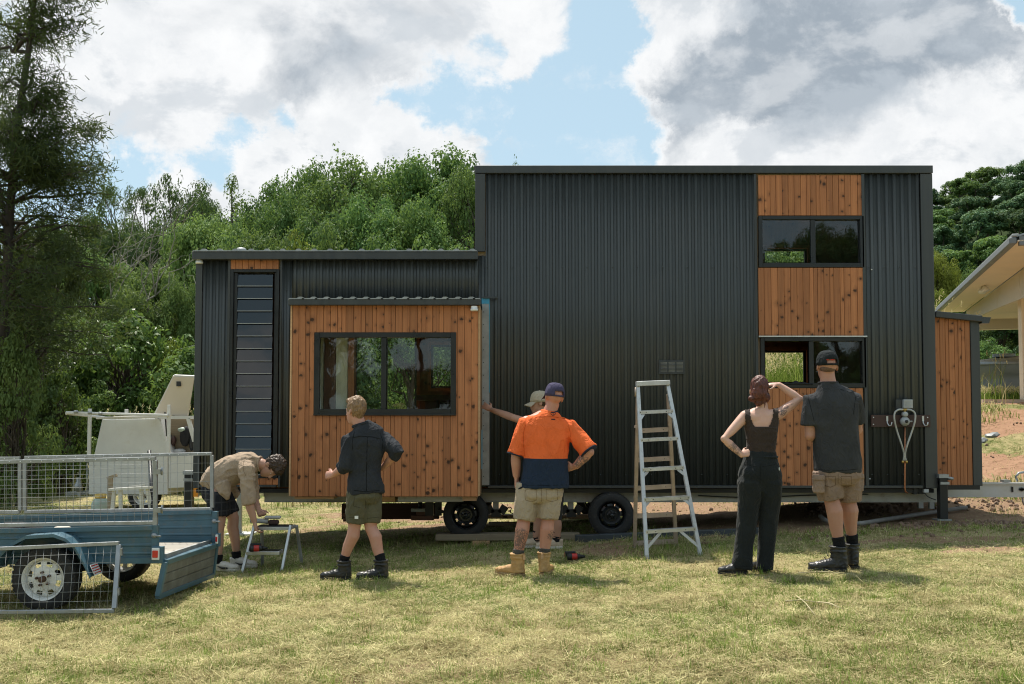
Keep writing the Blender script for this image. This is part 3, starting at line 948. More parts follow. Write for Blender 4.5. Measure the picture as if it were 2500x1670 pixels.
# ---- small wall vent: plate with three groups of slats
a, b, c, d = rect(1510, 1569, 826, 858)
mb = MB(); mb.box(a, b, Y0 - .012, Y0 - .002, c, d); vent = mb.build('wall_vent', MAT['dark_trim'], house, bevel=.002)
for i in range(3):
    ux0 = a + (b - a) * (.06 + i * .31); ux1 = ux0 + (b - a) * .255
    for k in range(8):
        zz = c + (d - c) * (.18 + .66 * k / 7)
        mb = MB(); mb.beam(((ux0 + ux1) / 2, Y0 - .013, zz - .004), ((ux0 + ux1) / 2, Y0 - .020, zz + .004), ux1 - ux0, .0025)
        mb.build('slat', MAT['galvanised_dull'], vent)

# ------------------------------------------------------------------ pop-out room
YP = 11.40
px0, px1, pz0, pz1 = rect(664, 1100, 699, 1138, YP)
PW = rect(720, 1045, 762, 952, YP)
mb = MB(); wall_with_holes(mb, px0 + .02, px1 - .02, pz0, pz1, YP + .019, YP + .07, [(PW[0] + .02, PW[1] - .02, PW[2] + .02, PW[3] - .02)])
mb.box(px0 + .02, px0 + .06, YP + .0705, Y0 - .03, pz0, pz1); mb.box(px1 - .06, px1 - .02, YP + .0705, Y0 - .03, pz0, pz1)
mb.box(px0 + .0605, px1 - .0605, YP + .0705, Y0 - .03, pz0, pz0 + .08); mb.box(px0 + .0605, px1 - .0605, YP + .0705, Y0 - .03, pz1 - .05, pz1)
mb.build('pop_out_box', MAT['ply_lining'], house)
plank_field(px0 + .022, px1 - .022, pz0, pz1, YP, .081, holes=[PW])
for (xa, xb) in ((px0, px0 + .0195), (px1 - .0195, px1)):
    mb = MB(); mb.box(xa, xb, YP - .004, Y0 - .03, pz0 + .005, pz1); o = mb.build('edge_board', MAT['raw_timber'], house, bevel=.002)
window(PW, YP - .012, fw=.06, mull=X(879, 850, YP))
# weather bar under the window
mb = MB(); mb.box(PW[0], PW[1], YP - .035, YP - .0125, PW[2] - .004, PW[2] + .018); mb.build('window_sill', MAT['window_black'], house, bevel=.003)
# eaves: gutter and rib ends
mb = MB()
gx0, gx1 = X(660, 690, YP - .09), X(1102, 690, YP - .09)
zg2 = Z(699, YP - .09)
mb.prism([(YP - .09 + p[0] * .9, zg2 + p[1] * .75) for p in prof], gx0, gx1, 'x')
mb.build('gutter', MAT['dark_trim'], house, bevel=.004)
corr = []
roof_ribs(gx0 + .01, gx1 - .01, YP - .095, Y0 - .005, zg2 + .078, zg2 + .078, pitch=.15, h=.016)
mb = MB(); mb.box(gx1 - .0, X(1142, 683), Y0 - .05, Y0 - .02, Z(685), Z(681)); mb.build('head_flashing', MAT['dark_trim'], house)
mb = MB(); mb.box(gx0 + .03, gx1 - .03, YP + .0, Y0 - .03, pz1 + .002, zg2 + .07); mb.build('pop_out_roof', MAT['dark_trim'], house)
# bearers under the pop-out
for (u0, u1, v0, v1, mname, yy) in ((675, 765, 1138.6, 1144, 'raw_timber', YP + .05), (845, 905, 1139, 1150, 'raw_timber', YP + .25), (1060, 1092, 1138.6, 1148, 'raw_timber', YP + .05), (912, 1062, 1138.6, 1150, 'chassis_steel', YP + .12)):
    mb = MB(); mb.box(X(u0, 1140, yy), X(u1, 1140, yy), yy, yy + .5, Z(v1, yy), Z(v0, yy)); mb.build('bearer', MAT[mname], house)
# bare metal jamb between pop-out and wall, with torn blue film on its edge
mb = MB(); mb.box(X(1105), X(1122), Y0 - .03, Y0 - .013, Z(1112), Z(690)); mb.build('jamb_plate', MAT['galvanised_dull'], house)
mb = MB()
mb.box(X(1104), X(1122), Y0 - .035, Y0 - .0305, Z(697), Z(684)); mb.box(X(1121), X(1122.5), Y0 - .034, Y0 - .014, Z(900), Z(697)); mb.box(X(1103), X(1106), Y0 - .036, Y0 - .031, Z(1075), Z(985))
mb.build('protective_film', MAT['blue_film'], house)
mb = MB()
for k in range(14):
    p = at(1108, 715 + k * 29, Y0 - .032); mb.lathe([(0, -.002), (.006, -.001), (.006, .004)], p, (0, 1, 0), 6)
mb.build('rivets', MAT['black_steel'], house, kind='stuff')

# ------------------------------------------------------------------ drawbar locker at the right end
YLK = 12.33
lx0, lx1, lz0, lz1 = X(2143.5, 900, YLK), X(2226, 900, YLK), Z(1112, YLK), Z(728, YLK)
plank_field(lx0, lx1, lz0, lz1, YLK, .066)
mb = MB()
mb.box(lx0, X(2247, 900, YLK), YLK + .019, YB - .3, lz0, Z(737, YLK)); mb.build('locker_box', MAT['dark_trim'], house)
mb = MB(); mb.box(lx1 + .001, X(2247, 900, YLK), YLK - .012, YLK + .018, lz0 - .01, Z(731, YLK)); mb.build('corner_trim', MAT['dark_trim'], house, bevel=.003)
mb = MB(); mb.box(lx0, X(2240, 900, YLK), YLK - .02, YB - .3, lz0 - .055, lz0 - .0005); mb.build('locker_floor', MAT['black_steel'], house)
mb = MB()
pA, pB = at(2143, 720, YLK - .05), at(2250, 731, YLK - .05)
mb.beam((pA.x, YLK + .9, pA.z), (pB.x, YLK + .9, pB.z), 1.95, .075)
mb.build('locker_roof', MAT['dark_trim'], house, bevel=.006)
mb = MB()
pC = at(2258, 734, YLK)
mb.prism([(pC.x - .07, pC.z + .035), (pC.x + .045, pC.z + .03), (pC.x + .04, pC.z + .018), (pC.x + .02, pC.z - .045), (pC.x - .07, pC.z - .045)], YLK - .06, YB - .35, 'y')
mb.build('gutter', MAT['dark_trim'], house)

# ------------------------------------------------------------------ services board on the right wall
mb = MB(); mb.box(*rect(1995, 2130, 951, 979)[:2], Y0 - .034, Y0 - .002, Z(979), Z(951)); mb.build('service_board', MAT['dark_red_board'], house, bevel=.003)
for u in (2033, 2115):
    mb = MB(); p = at(u, 956, Y0 - .036)
    mb.tube([p, p + Vector((0, -.004, -.07)), p + Vector((.012, -.03, -.105)), p + Vector((.03, -.05, -.10)), p + Vector((.038, -.055, -.06))], .008, 6)
    mb.box(p.x - .012, p.x + .012, Y0 - .044, Y0 - .0345, p.z - .05, p.z + .012)
    mb.build('hook', MAT['aluminium'], house)
mb = MB()
for (u, v) in ((2002, 957), (2002, 973), (2126, 957), (2126, 973)):
    p = at(u, v, Y0 - .036); mb.lathe([(0, -.004), (.008, -.003), (.009, .004)], p, (0, 1, 0), 8)
mb.build('board_screws', MAT['bright_screw'], house, kind='stuff')
mb = MB(); a, b, c, d = rect(2066, 2087, 916, 936); mb.box(a, b, Y0 - .07, Y0 - .002, c, d)
for k in range(5): mb.box(a + .008, b - .008, Y0 - .073, Y0 - .0702, c + .012 + k * .018, c + .02 + k * .018)
mb.build('outlet_box', MAT['grey_plastic'], house, bevel=.003)
mb = MB(); a, b, c, d = rect(2052, 2065, 916, 937); mb.box(a, b, Y0 - .03, Y0 - .002, c, d); mb.build('outlet_base', MAT['dark_trim'], house)
# gas regulator
pr = at(2074, 966, Y0 - .08)
mb = MB()
mb.lathe([(0, -.05), (.03, -.05), (.035, -.03), (.052, -.02), (.055, .02), (.03, .04), (.03, .045)], pr, (0, 1, 0), 18)
mb.lathe([(0, -.03), (.03, -.03), (.034, .02), (.02, .04)], pr + Vector((0, 0, .085)), (0, 1, 0), 16)
mb.tube([pr + Vector((.04, 0, 0)), pr + Vector((.085, -.01, 0))], .009, 6)
reg = mb.build('gas_regulator', MAT['grey_plastic'], house)
mb = MB(); mb.lathe([(0, -.058), (.02, -.058), (.02, -.05)], pr, (0, 1, 0), 12); mb.build('dial', MAT['black_plastic'], reg)
def smooth_path(pts, n=6):
    """Catmull-Rom through points"""
    pts = [Vector(p) for p in pts]
    P_ = [pts[0]] + pts + [pts[-1]]
    out_ = []
    for i in range(1, len(P_) - 2):
        p0, p1, p2, p3 = P_[i - 1], P_[i], P_[i + 1], P_[i + 2]
        for k in range(n):
            t = k / n
            out_.append(.5 * ((2 * p1) + (-p0 + p2) * t + (2 * p0 - 5 * p1 + 4 * p2 - p3) * t * t + (-p0 + 3 * p1 - 3 * p2 + p3) * t ** 3))
    out_.append(pts[-1])
    return out_
def hp(u, v, dy=.09): return at(u, v, Y0 - dy)
mb = MB(); mb.tube(smooth_path([hp(2070, 939), hp(2060, 939, .11), hp(2051, 946, .11), hp(2050, 962, .11), hp(2056, 988), hp(2065, 1015), hp(2072, 1040, .06), hp(2071, 1056, .05)]), .0115, 7); mb.build('gas_hose', MAT['gas_hose'], house)
mb = MB(); mb.tube(smooth_path([hp(2078, 939), hp(2088, 940, .11), hp(2097, 948, .11), hp(2097, 965, .11), hp(2089, 992), hp(2080, 1018), hp(2074.5, 1040, .06), hp(2076, 1056, .05)]), .0115, 7); mb.build('gas_hose', MAT['gas_hose'], house)
mb = MB(); mb.tube([hp(2066, 939), hp(2083, 939)], .013, 8); mb.tube([hp(2074, 939), hp(2074, 950)], .01, 8)
for u in (2069, 2078): mb.tube([hp(u, 1056, .05), hp(u, 1062, .05)], .015, 8)
mb.build('pipe_union', MAT['brass'], house)
mb = MB(); mb.tube([hp(2074, 980, .04), hp(2074, 1056, .04), hp(2073.5, 1118, .04), hp(2075, 1127, .04), hp(2080, 1130, .02)], .0105, 8); mb.build('copper_pipe', MAT['copper'], house)

# ------------------------------------------------------------------ chassis, axles, wheels
YC = 12.2
mb = MB()
mb.box(X(606, 1130, YC), X(2150, 1130, YC), YC, YC + .06, Z(1150, YC), Z(1119, YC))
mb.box(X(606, 1130, YC), X(2150, 1130, YC), YC - .02, YC + .08, Z(1150, YC) - .006, Z(1150, YC) - .0005)
mb.build('chassis_rail', MAT['chassis_steel'], house)
mb = MB(); mb.box(X(606, 1130, YC), X(2150, 1130, YC), YB - .25, YB - .19, Z(1150, YC), Z(1119, YC)); mb.build('chassis_rail', MAT['chassis_steel'], house)
mb = MB(); mb.box(XL + .02, XR - .02, Y0 + .06, YB, ZD - .07, ZD - .021); mb.build('deck', MAT['black_steel'], house)
mb = MB()
pD = at(2150, 1112, 12.9); pE = at(2347, 1108, 12.9)
mb.box(pD.x - .4, pE.x + .9, 12.9, 13.0, at(2250, 1140, 12.9).z, at(2250, 1110, 12.9).z)
mb.box(pD.x - .4, pE.x + .9, 12.86, 13.04, at(2250, 1110, 12.9).z + .0005, at(2250, 1108, 12.9).z + .006)
db = mb.build('drawbar', MAT['drawbar_steel'], house)
mb = MB(); q = at(2338, 1122, 12.88)
for dx, w_, h_ in ((-.10, .012, .07), (0, .2, .012), (.02, .012, .05), (.0, .11, .03)):
    mb.box(q.x + dx, q.x + dx + w_, 12.875, 12.899, q.z - h_ / 2, q.z + h_ / 2)
mb.build('chain_bracket', MAT['black_steel'], db)
mb = MB(); q = at(2305, 1105, 12.95); mb.box(q.x - .05, q.x + .04, 12.9, 13.0, q.z + .0, q.z + .03); mb.build('bolt_plate', MAT['galvanised'], db); mb = MB()
q = at(2346, 1100, 12.95); mb.tube([q + Vector((-.08, 0, -.02)), q + Vector((-.1, 0, .04)), q + Vector((-.06, 0, .09)), q + Vector((.02, 0, .1))], .015, 7)
mb.build('coupling_latch', MAT['galvanised'], db)
mb = MB(); q = at(2343, 1140, 12.95); mb.tube([q, q + Vector((.005, 0, -.05)), q + Vector((.02, 0, -.1))], .012, 6); mb.build('safety_chain', MAT['galvanised'], db)

def make_wheel(c, r, width, parent, rimmat, style, outward=(0, -1, 0), rim_r=.62):
    """wheel (part) > tyre, rim; the tyre mesh is the part itself"""
    ax = -Vector(outward)
    c = Vector(c)
    mb = MB()
    rr = r * rim_r
    w_ = width
    prof = [(rr, .02 * w_), (rr + .008, -.0), (r * .80, -.02 * w_), (r * .93, .03 * w_), (r * .985, .10 * w_), (r, .20 * w_)]
    for g_ in range(3):
        t0 = .28 + g_ * .19
        prof += [(r, t0 * w_), (r * .972, (t0 + .015) * w_), (r * .972, (t0 + .045) * w_), (r, (t0 + .06) * w_)]
    prof += [(r, .80 * w_), (r * .985, .90 * w_), (r * .93, .97 * w_), (r * .80, 1.02 * w_), (rr, .98 * w_)]
    mb.lathe(prof, c, ax, 40, closed=True)
    # shoulder blocks
    a = ax.orthogonal().normalized(); b = ax.cross(a)
    for j in range(44):
        t = 2 * math.pi * j / 44
        e = a * math.cos(t) + b * math.sin(t)
        M = Matrix((e.cross(ax), ax, e)).transposed()
        mb.obox(c + e * r * .962 + ax * .075 * w_, (r * .085, w_ * .10, r * .05), M)
    tyre = mb.build('wheel', MAT['rubber'], parent)
    mb = MB()
    # barrel
    mb.lathe([(rr * 1.015, -.005), (rr * .97, .0), (rr * .93, .06 * w_), (rr * .90, .25 * w_), (rr * .90, .8 * w_), (rr * .97, .97 * w_)], c, ax, 40)
    # disc with openings
    n = 48
    rings = [(.90, .30), (.80, .20), (.60, .15), (.42, .10), (.22, .10), (.20, .04), (.0, .04)] if style == 'white' else [(.90, .36), (.80, .26), (.66, .22), (.46, .30), (.34, .30), (.30, .14), (.2, .12), (.0, .12)]
    vs, fs = [], []
    for fr, h in rings:
        for j in range(n):
            t = 2 * math.pi * j / n
            vs.append(c + ax * (h * w_) + (a * math.cos(t) + b * math.sin(t)) * rr * max(fr, .001))
    for i in range(len(rings) - 1):
        for j in range(n):
            k = j % 6
            if style == 'white' and i == 1 and k in (1, 2, 3, 4)[:3]: continue
            if style == 'black' and i == 1 and k in (1, 2): continue
            fs.append((i * n + j, i * n + (j + 1) % n, (i + 1) * n + (j + 1) % n, (i + 1) * n + j))
    mb.add(vs, fs, 0, False)
    rim = mb.build('rim', MAT[rimmat], tyre)
    mb = MB()
    for j in range(5):
        t = 2 * math.pi * j / 5 + .3
        e = a * math.cos(t) + b * math.sin(t)
        mb.lathe([(0, -.03), (.010, -.03), (.012, 0), (.012, .02)], c + e * rr * .31 + ax * (.09 * w_), ax, 6)
    mb.lathe([(0, -.06), (.018, -.06), (.026, -.045), (.03, .04)], c + ax * (.06 * w_), ax, 14)
    mb.build('hub', MAT['hub_grease' if style == 'white' else 'black_rim'], tyre)
    return tyre
for u in (1067, 1402):
    c = at(u, 1181, Y0 - .02)
    make_wheel((c.x, Y0 - .02, c.z), .272, .20, house, 'black_rim', 'black')
    make_wheel((c.x, YB - .02, c.z), .272, .20, house, 'black_rim', 'black', outward=(0, 1, 0))
    mb = MB(); mb.tube([(c.x, Y0 + .1, c.z), (c.x, YB - .1, c.z)], .035, 8); mb.build('axle', MAT['black_steel'], house)
# suspension arms, hangers
for (u, du) in ((1140, 0), (1312, 0)):
    mb = MB()
    pts = [at(u - 22, 1160, 12.2), at(u - 14, 1176, 12.2), at(u + 8, 1176, 12.2), at(u + 18, 1160, 12.2)]
    for p0, p1 in zip(pts[:-1], pts[1:]): mb.beam(p0, p1, .09, .06, up=(0, 1, 0))
    mb.tube([pts[0] + Vector((-.12, 0, -.07)), pts[0]], .014, 6)
    mb.build('suspension_arm', MAT['black_steel'], house)
    mb = MB(); mb.box(pts[1].x + .02, pts[1].x + .09, 12.22, 12.28, pts[1].z, Z(1151, YC)); mb.build('suspension_hanger', MAT['chassis_steel'], house)
mb = MB(); mb.tube(smooth_path([at(1160, 1172, 12.15), at(1166, 1163, 12.15), at(1172, 1165, 12.15), at(1170, 1174, 12.15), at(1182, 1180, 12.15)]), .006, 5); mb.build('brake_cable', MAT['black_plastic'], house)
mb = MB(); mb.tube(smooth_path([at(1600, 1136, 12.16), at(1720, 1140, 12.16), at(1860, 1135, 12.16), at(1990, 1133, 12.16)]), .007, 5); mb.build('underfloor_cable', MAT['black_plastic'], house)
for (u, w_) in ((984, .05), (1005, .04)):
    q = at(u, 1150, 12.4); mb = MB(); mb.box(q.x - w_, q.x + w_, 12.38, 12.44, at(u, 1182, 12.4).z, q.z); mb.build('suspension_hanger', MAT['black_steel'], house)
mb = MB(); mb.tube([at(1004, 1168, 12.3), at(1030, 1180, 12.25)], .02, 6); mb.build('trailing_arm', MAT['black_steel'], house)

# stabiliser jacks: leg > foot, head
def jack(u, v0, v1, Y, w_, mats=('black_steel', 'galvanised')):
    p0, p1 = at(u, v0, Y), at(u, v1, Y)
    mb = MB(); mb.box(p0.x - w_ / 2, p0.x + w_ / 2, Y, Y + w_, p1.z, p0.z); leg = mb.build('stabiliser_leg', MAT[mats[0]], house, bevel=.004)
    mb = MB(); mb.box(p0.x - w_ * .62, p0.x + w_ * .62, Y - w_ * .12, Y + w_ * 1.1, p0.z + .001, p0.z + .045); mb.box(p0.x - w_ * .5, p0.x + w_ * .62, Y - .02, Y + w_ * 1.02, p0.z - .075, p0.z - .045)
    mb.tube([(p0.x + w_ * .6, Y + .03, p0.z + .0), (p0.x + w_ * 1.3, Y + .03, p0.z - .01)], .02, 8)
    mb.build('leg_head', MAT[mats[1]], leg)
    mb = MB(); mb.box(p1.x - w_ * .9, p1.x + w_ * .9, Y - .03, Y + w_ + .03, p1.z - .016, p1.z - .0005); mb.build('foot_plate', MAT[mats[1]], leg)
jack(2163, 1096, 1190, 11.92, .095)
jack(431, 1088, 1168, 12.3, .10)
q0, q1 = at(548, 1118, 14.3), at(548, 1214, 14.3)
mb = MB(); mb.box(q0.x - .035, q0.x + .035, 14.3, 14.36, gz(q0.x, 14.3), ZD - .08); lg = mb.build('stabiliser_leg', MAT['galvanised'], house)
mb = MB(); mb.box(q0.x - .16, q0.x + .22, 14.15, 14.5, gz(q0.x, 14.3) - .005, gz(q0.x, 14.3) + .02); mb.build('foot_plate', MAT['aluminium'], lg)
mb = MB(); q = at(452, 1125, 12.25); mb.box(q.x - .03, q.x + .03, 12.2, 12.24, q.z - .07, q.z + .07); mb.build('marker_light', MAT['amber_lens'], house)
# grey cover under the left end, odd brackets under the right end
mb = MB(); q = at(634, 1128, 12.25); mb.box(X(604, 1128, 12.25), X(664, 1128, 12.25), 12.25, 12.4, Z(1138, 12.25), Z(1119, 12.25)); mb.build('underfloor_plate', MAT['grey_fascia'], house)
for (u, v0, v1) in ((2111, 1147, 1165), (2136, 1147, 1166)):
    p = at(u, v0, 12.6); mb = MB(); mb.box(p.x - .03, p.x + .03, 12.6, 12.65, at(u, v1, 12.6).z, p.z + .05); mb.build('drain_bracket', MAT['galvanised_dull'], house)
mb = MB()
for (u0, u1, v0, v1) in ((2092, 2100, 1120, 1134), (2105, 2118, 1120, 1133)):
    mb.box(X(u0), X(u1), Y0 + .05, Y0 + .12, Z(v1), Z(v0))
mb.build('wiring_box', MAT['black_plastic'], house)
mb = MB(); mb.box(X(2112), X(2122), Y0 - .01, Y0 + .045, Z(1129), Z(1121)); mb.build('wiring_socket', MAT['grey_plastic'], house)
mb = MB(); mb.tube(smooth_path([at(2118, 1128, 12.0), at(2128, 1139, 11.98), at(2145, 1146, 11.98)]), .006, 5); mb.build('wiring_cable', MAT['black_plastic'], house)

# dark cloth lying on the open window's sill
mb = MB()
import numpy as _n
vs, fs = [], []
nxq, nyq = 26, 6
c0 = at(1800, 884, Y0 - .0)
for i in range(nxq):
    for j in range(nyq):
        t = i / (nxq - 1); s_ = j / (nyq - 1)
        xx = X(1776, 884) + (X(1862, 884) - X(1776, 884)) * t
        hgt = .045 * math.sin(math.pi * s_) * (0.55 + .45 * math.sin(t * 19) * math.sin(t * 7 + 1)) * math.sin(math.pi * min(1, max(0, t * .96 + .02))) ** .4
        vs.append((xx, Y0 - .03 + .10 * s_, Z(887) + .036 + max(.002, hgt)))
for i in range(nxq - 1):
    for j in range(nyq - 1):
        fs.append((i * nyq + j, (i + 1) * nyq + j, (i + 1) * nyq + j + 1, i * nyq + j + 1))
mb.add(vs, fs, 0, True)
me = mb.mesh('dark_cloth'); o = link_mesh('dark_cloth', me, MAT['black_cloth'])
md = o.modifiers.new('thick', 'SOLIDIFY'); md.thickness = .012
tag(o, 'crumpled black cloth lying on the sill of the lower open window', 'cloth')
# ------------------------------------------------------------------ wire mesh helper
def wire_panel(corners, nu, nv, r=.0016, mat='galvanised_dull', parent=None, name='wire_grid'):
    """welded mesh between 4 corners (bl, br, tr, tl)"""
    bl, br, tr, tl = [Vector(c) for c in corners]
    mb = MB()
    nrm = (br - bl).cross(tl - bl).normalized()
    def P(s, t): return (bl * (1 - s) + br * s) * (1 - t) + (tl * (1 - s) + tr * s) * t
    for i in range(1, nu):
        s = i / nu; mb.tube([P(s, 0), P(s, 1)], r, 5)
    for j in range(1, nv):
        t = j / nv; mb.tube([P(0, t) + nrm * r * 1.8, P(1, t) + nrm * r * 1.8], r, 5)
    return mb.build(name, MAT[mat], parent, kind='stuff')

# ------------------------------------------------------------------ blue box trailer with cage sides
YN, YF = 8.62, 9.92
tr_ = empty('box_trailer', (at(97, 1380, 9.2).x, 9.25, gz(-4, 9.2)), 'blue steel box trailer with galvanised mesh cage sides and lowered tailgate', 'trailer')
def tp(u, v, Y): return at(u, v, Y)
UL = -210    # trailer runs on out of the picture at the left
def along(u, va, vb, ua=0.0, ub=362.0):
    return va + (vb - va) * (u - ua) / (ub - ua)
def side_panel(Y, u1, v_top0, v_top1, v_bot0, v_bot1, face, name):
    """pressed side with three ribs; face = -1 towards the camera, +1 away"""
    a, b = tp(UL, along(UL, v_top0, v_top1, 0, u1), Y), tp(u1, v_top1, Y)
    c, d = tp(UL, along(UL, v_bot0, v_bot1, 0, u1), Y), tp(u1, v_bot1, Y)
    mb = MB()
    n = 12
    prof = [(0.0, 0), (.16, 0), (.19, .005), (.23, .005), (.26, 0), (.42, 0), (.45, .005), (.49, .005), (.52, 0), (.70, 0), (.73, .005), (.77, .005), (.80, 0), (1.0, 0)]
    vs, fs = [], []
    for t, off in prof:
        for (p0, p1) in ((c, a), (d, b)):
            q = p0 + (p1 - p0) * t
            vs.append((q.x, q.y + off * face, q.z))
    for t, off in prof:
        for (p0, p1) in ((c, a), (d, b)):
            q = p0 + (p1 - p0) * t
            vs.append((q.x, q.y + off * face - face * .004, q.z))
    k = len(prof)
    for i in range(k - 1):
        fs.append((2 * i, 2 * i + 1, 2 * i + 3, 2 * i + 2)); fs.append((2 * k + 2 * i + 1, 2 * k + 2 * i, 2 * k + 2 * i + 2, 2 * k + 2 * i + 3))
    mb.add(vs, fs)
    # folded top rail and bottom rail
    for (p, q, w_, h_) in ((a, b, .05, .035), (c, d, .045, .05)):
        mb.beam(p, q, w_, h_)
    return mb.build(name, MAT['trailer_blue'], tr_, bevel=0)
side_panel(YN, 352, 1217, 1210, 1287, 1284, -1, 'side_panel')
side_panel(YF, 486, 1186, 1173, 1243, 1238, -1, 'side_panel')
# floor of boards running along the trailer
fl_a, fl_b = tp(UL, 1279, YN + .05), tp(372, 1275, YN + .03)
fz0 = tp(370, 1274, YN).z; fz1 = tp(487, 1240, YF).z
nb_ = 7
xr_ = tp(374, 1270, YN).x
xl_ = tp(UL, 1270, YN).x
for i in range(nb_):
    ya = YN + .03 + (YF - YN - .06) * i / nb_; yb_ = YN + .03 + (YF - YN - .06) * (i + 1) / nb_
    zz = fz0 + (fz1 - fz0) * (i + .5) / nb_
    mb = MB(); mb.box(xl_, xr_, ya, yb_ - .004, zz - .02, zz); mb.build('floor_board', MAT['deck_board'], tr_)
mb = MB(); mb.beam((xr_ + .012, YN + .02, fz0 - .012), (xr_ + .012, YF - .02, fz1 - .012), .022, .05); mb.build('rear_sill', MAT['galvanised_dull'], tr_)
# corner posts
for (u, v0, v1, Y, w_) in ((356, 1203, 1288, YN, .055), (493, 1172, 1250, YF, .055)):
    p, q = tp(u, v0, Y), tp(u, v1, Y)
    mb = MB(); mb.box(p.x - w_ / 2, p.x + w_ / 2, Y - .02, Y + .03, q.z, p.z); o = mb.build('corner_post', MAT['trailer_blue'], tr_, bevel=.004)
    m_ = MB(); m_.tube([(p.x + .01, Y - .03, p.z - (p.z - q.z) * .28), (p.x + .06, Y - .03, p.z - (p.z - q.z) * .3)], .009, 6); m_.tube([(p.x + .0, Y - .035, p.z - (p.z - q.z) * .28), (p.x + .0, Y + .0, p.z - (p.z - q.z) * .28)], .022, 10)
    m_.build('latch', MAT['galvanised'], o)
# tail lights
for (u0, u1, v0, v1, Y) in ((350, 376, 1252, 1290, YN - .02), (496, 505, 1222, 1252, YF - .02)):
    p, q = tp(u0, v0, Y), tp(u1, v1, Y)
    mb = MB(); mb.box(p.x, q.x, Y - .03, Y + .015, q.z, p.z); o = mb.build('tail_light', MAT['trailer_blue'], tr_, bevel=.003)
    a = (q.x - p.x)
    m_ = MB(); m_.box(p.x + a * .08, p.x + a * .72, Y - .048, Y - .0305, q.z + .03, p.z - .01); m_.build('light_housing', MAT['white_plastic'], o, bevel=.004)
    m_ = MB(); m_.box(p.x + a * .16, p.x + a * .64, Y - .058, Y - .0485, q.z + .05, p.z - .03); m_.build('light_lens', MAT['red_lens'], o, bevel=.004)
# lowered tailgate: ribbed sheet in a blue frame
A_, B_ = tp(379, 1288, YN - .02), tp(495, 1249, YF)
C_, D_ = tp(362, 1367, YN - .05), tp(487, 1318, YF + .0)
mb = MB()
nrm = (B_ - A_).cross(C_ - A_).normalized()
if nrm.x < 0: nrm = -nrm
def tq(s, t): return (A_ * (1 - s) + B_ * s) * (1 - t) + (C_ * (1 - s) + D_ * s) * t
for (e0, e1) in (((0, 0), (1, 0)), ((0, 1), (1, 1)), ((0, 0), (0, 1)), ((1, 0), (1, 1))):
    mb.beam(tq(*e0), tq(*e1), .045, .045, up=nrm)
tg = mb.build('tailgate', MAT['trailer_blue'], tr_, bevel=.003)
for k in range(3):
    t0, t1 = .06 + .30 * k, .34 + .30 * k
    vs = [tq(.03, t0), tq(.97, t0), tq(.97, t1), tq(.03, t1)]
    m_ = MB(); vs2 = [v + nrm * .012 for v in vs] + [v - nrm * .006 for v in vs]
    m_.add(vs2, [(0, 1, 2, 3), (7, 6, 5, 4), (0, 4, 5, 1), (1, 5, 6, 2), (2, 6, 7, 3), (3, 7, 4, 0)])
    m_.build('plank', MAT['gate_board'], tg)
# mudguard: bent strip over the near wheel
mg = [(-12, 1305), (2, 1268), (24, 1246), (58, 1228), (122, 1224), (150, 1234), (170, 1252), (192, 1290), (207, 1322)]
vs, fs = [], []
for (u, v) in mg:
    p = tp(u, v, YN - .21)
    for (dy, dz) in ((0.205, .0), (0, 0), (0, -.028), (0.004, -.028), (.004, -.004), (.205, -.004)):
        vs.append((p.x, YN - .21 + dy, p.z + dz))
k = 6
for i in range(len(mg) - 1):
    for j in range(k):
        fs.append((i * k + j, i * k + (j + 1) % k, (i + 1) * k + (j + 1) % k, (i + 1) * k + j))
fs.append(tuple(range(k))); fs.append(tuple((len(mg) - 1) * k + j for j in range(k)))
mb = MB(); mb.add(vs, fs); gd = mb.build('mudguard', MAT['trailer_blue'], tr_)
# small warning sticker on its end
p, q = tp(205, 1306, YN - .214), tp(236, 1314, YN - .214)
mb = MB()
e = (Vector(tp(207, 1322, YN)) - Vector(tp(192, 1290, YN))).normalized()
c0 = tp(206, 1310, YN - .21) + Vector((.005, 0, .004))
up_ = Vector((0, 1, 0)); nn_ = e.cross(up_).normalized()
if nn_.x < 0: nn_ = -nn_
mb.obox(c0 + Vector((0, .10, 0)) + nn_ * .004, (.10, .15, .002), Matrix((e, up_, nn_)).transposed())
st = mb.build('sticker', MAT['white_plastic'], gd)
m_ = MB()
for i in range(4): m_.obox(c0 + Vector((0, .10, 0)) + nn_ * .0065 + e * (-.035 + .022 * i), (.010, .13, .001), Matrix((e, up_, nn_)).transposed())
m_.build('sticker_print', MAT['red_lens'], gd, kind='stuff')
# wheels, axle, springs
wc = tp(97, 1328, YN - .20)
make_wheel((wc.x, YN - .19, wc.z), .272, .17, tr_, 'white_rim', 'white', rim_r=.65)
wc2 = tp(297, 1284, YF + .02)
make_wheel((wc.x + .06, YF + .19, wc.z + .0), .272, .17, tr_, 'white_rim', 'white', outward=(0, 1, 0), rim_r=.65)
mb = MB(); mb.tube([(wc.x, YN - .05, wc.z), (wc.x, YF + .05, wc.z)], .025, 8); mb.build('axle', MAT['black_steel'], tr_)
for Y in (YN + .09, YF - .09):
    mb = MB()
    for i in range(3):
        L = .42 - .09 * i
        mb.tube([(wc.x - L, Y, wc.z + .07 - .014 * i), (wc.x - L * .4, Y, wc.z + .035 - .014 * i), (wc.x, Y, wc.z + .025 - .014 * i), (wc.x + L * .4, Y, wc.z + .035 - .014 * i), (wc.x + L, Y, wc.z + .07 - .014 * i)], .012, 5)
    mb.build('leaf_spring', MAT['black_steel'], tr_)
    mb = MB(); mb.box(xl_, xr_ - .03, Y - .03, Y + .03, fz0 - .075, fz0 - .021); mb.build('chassis_rail', MAT['trailer_blue'], tr_)
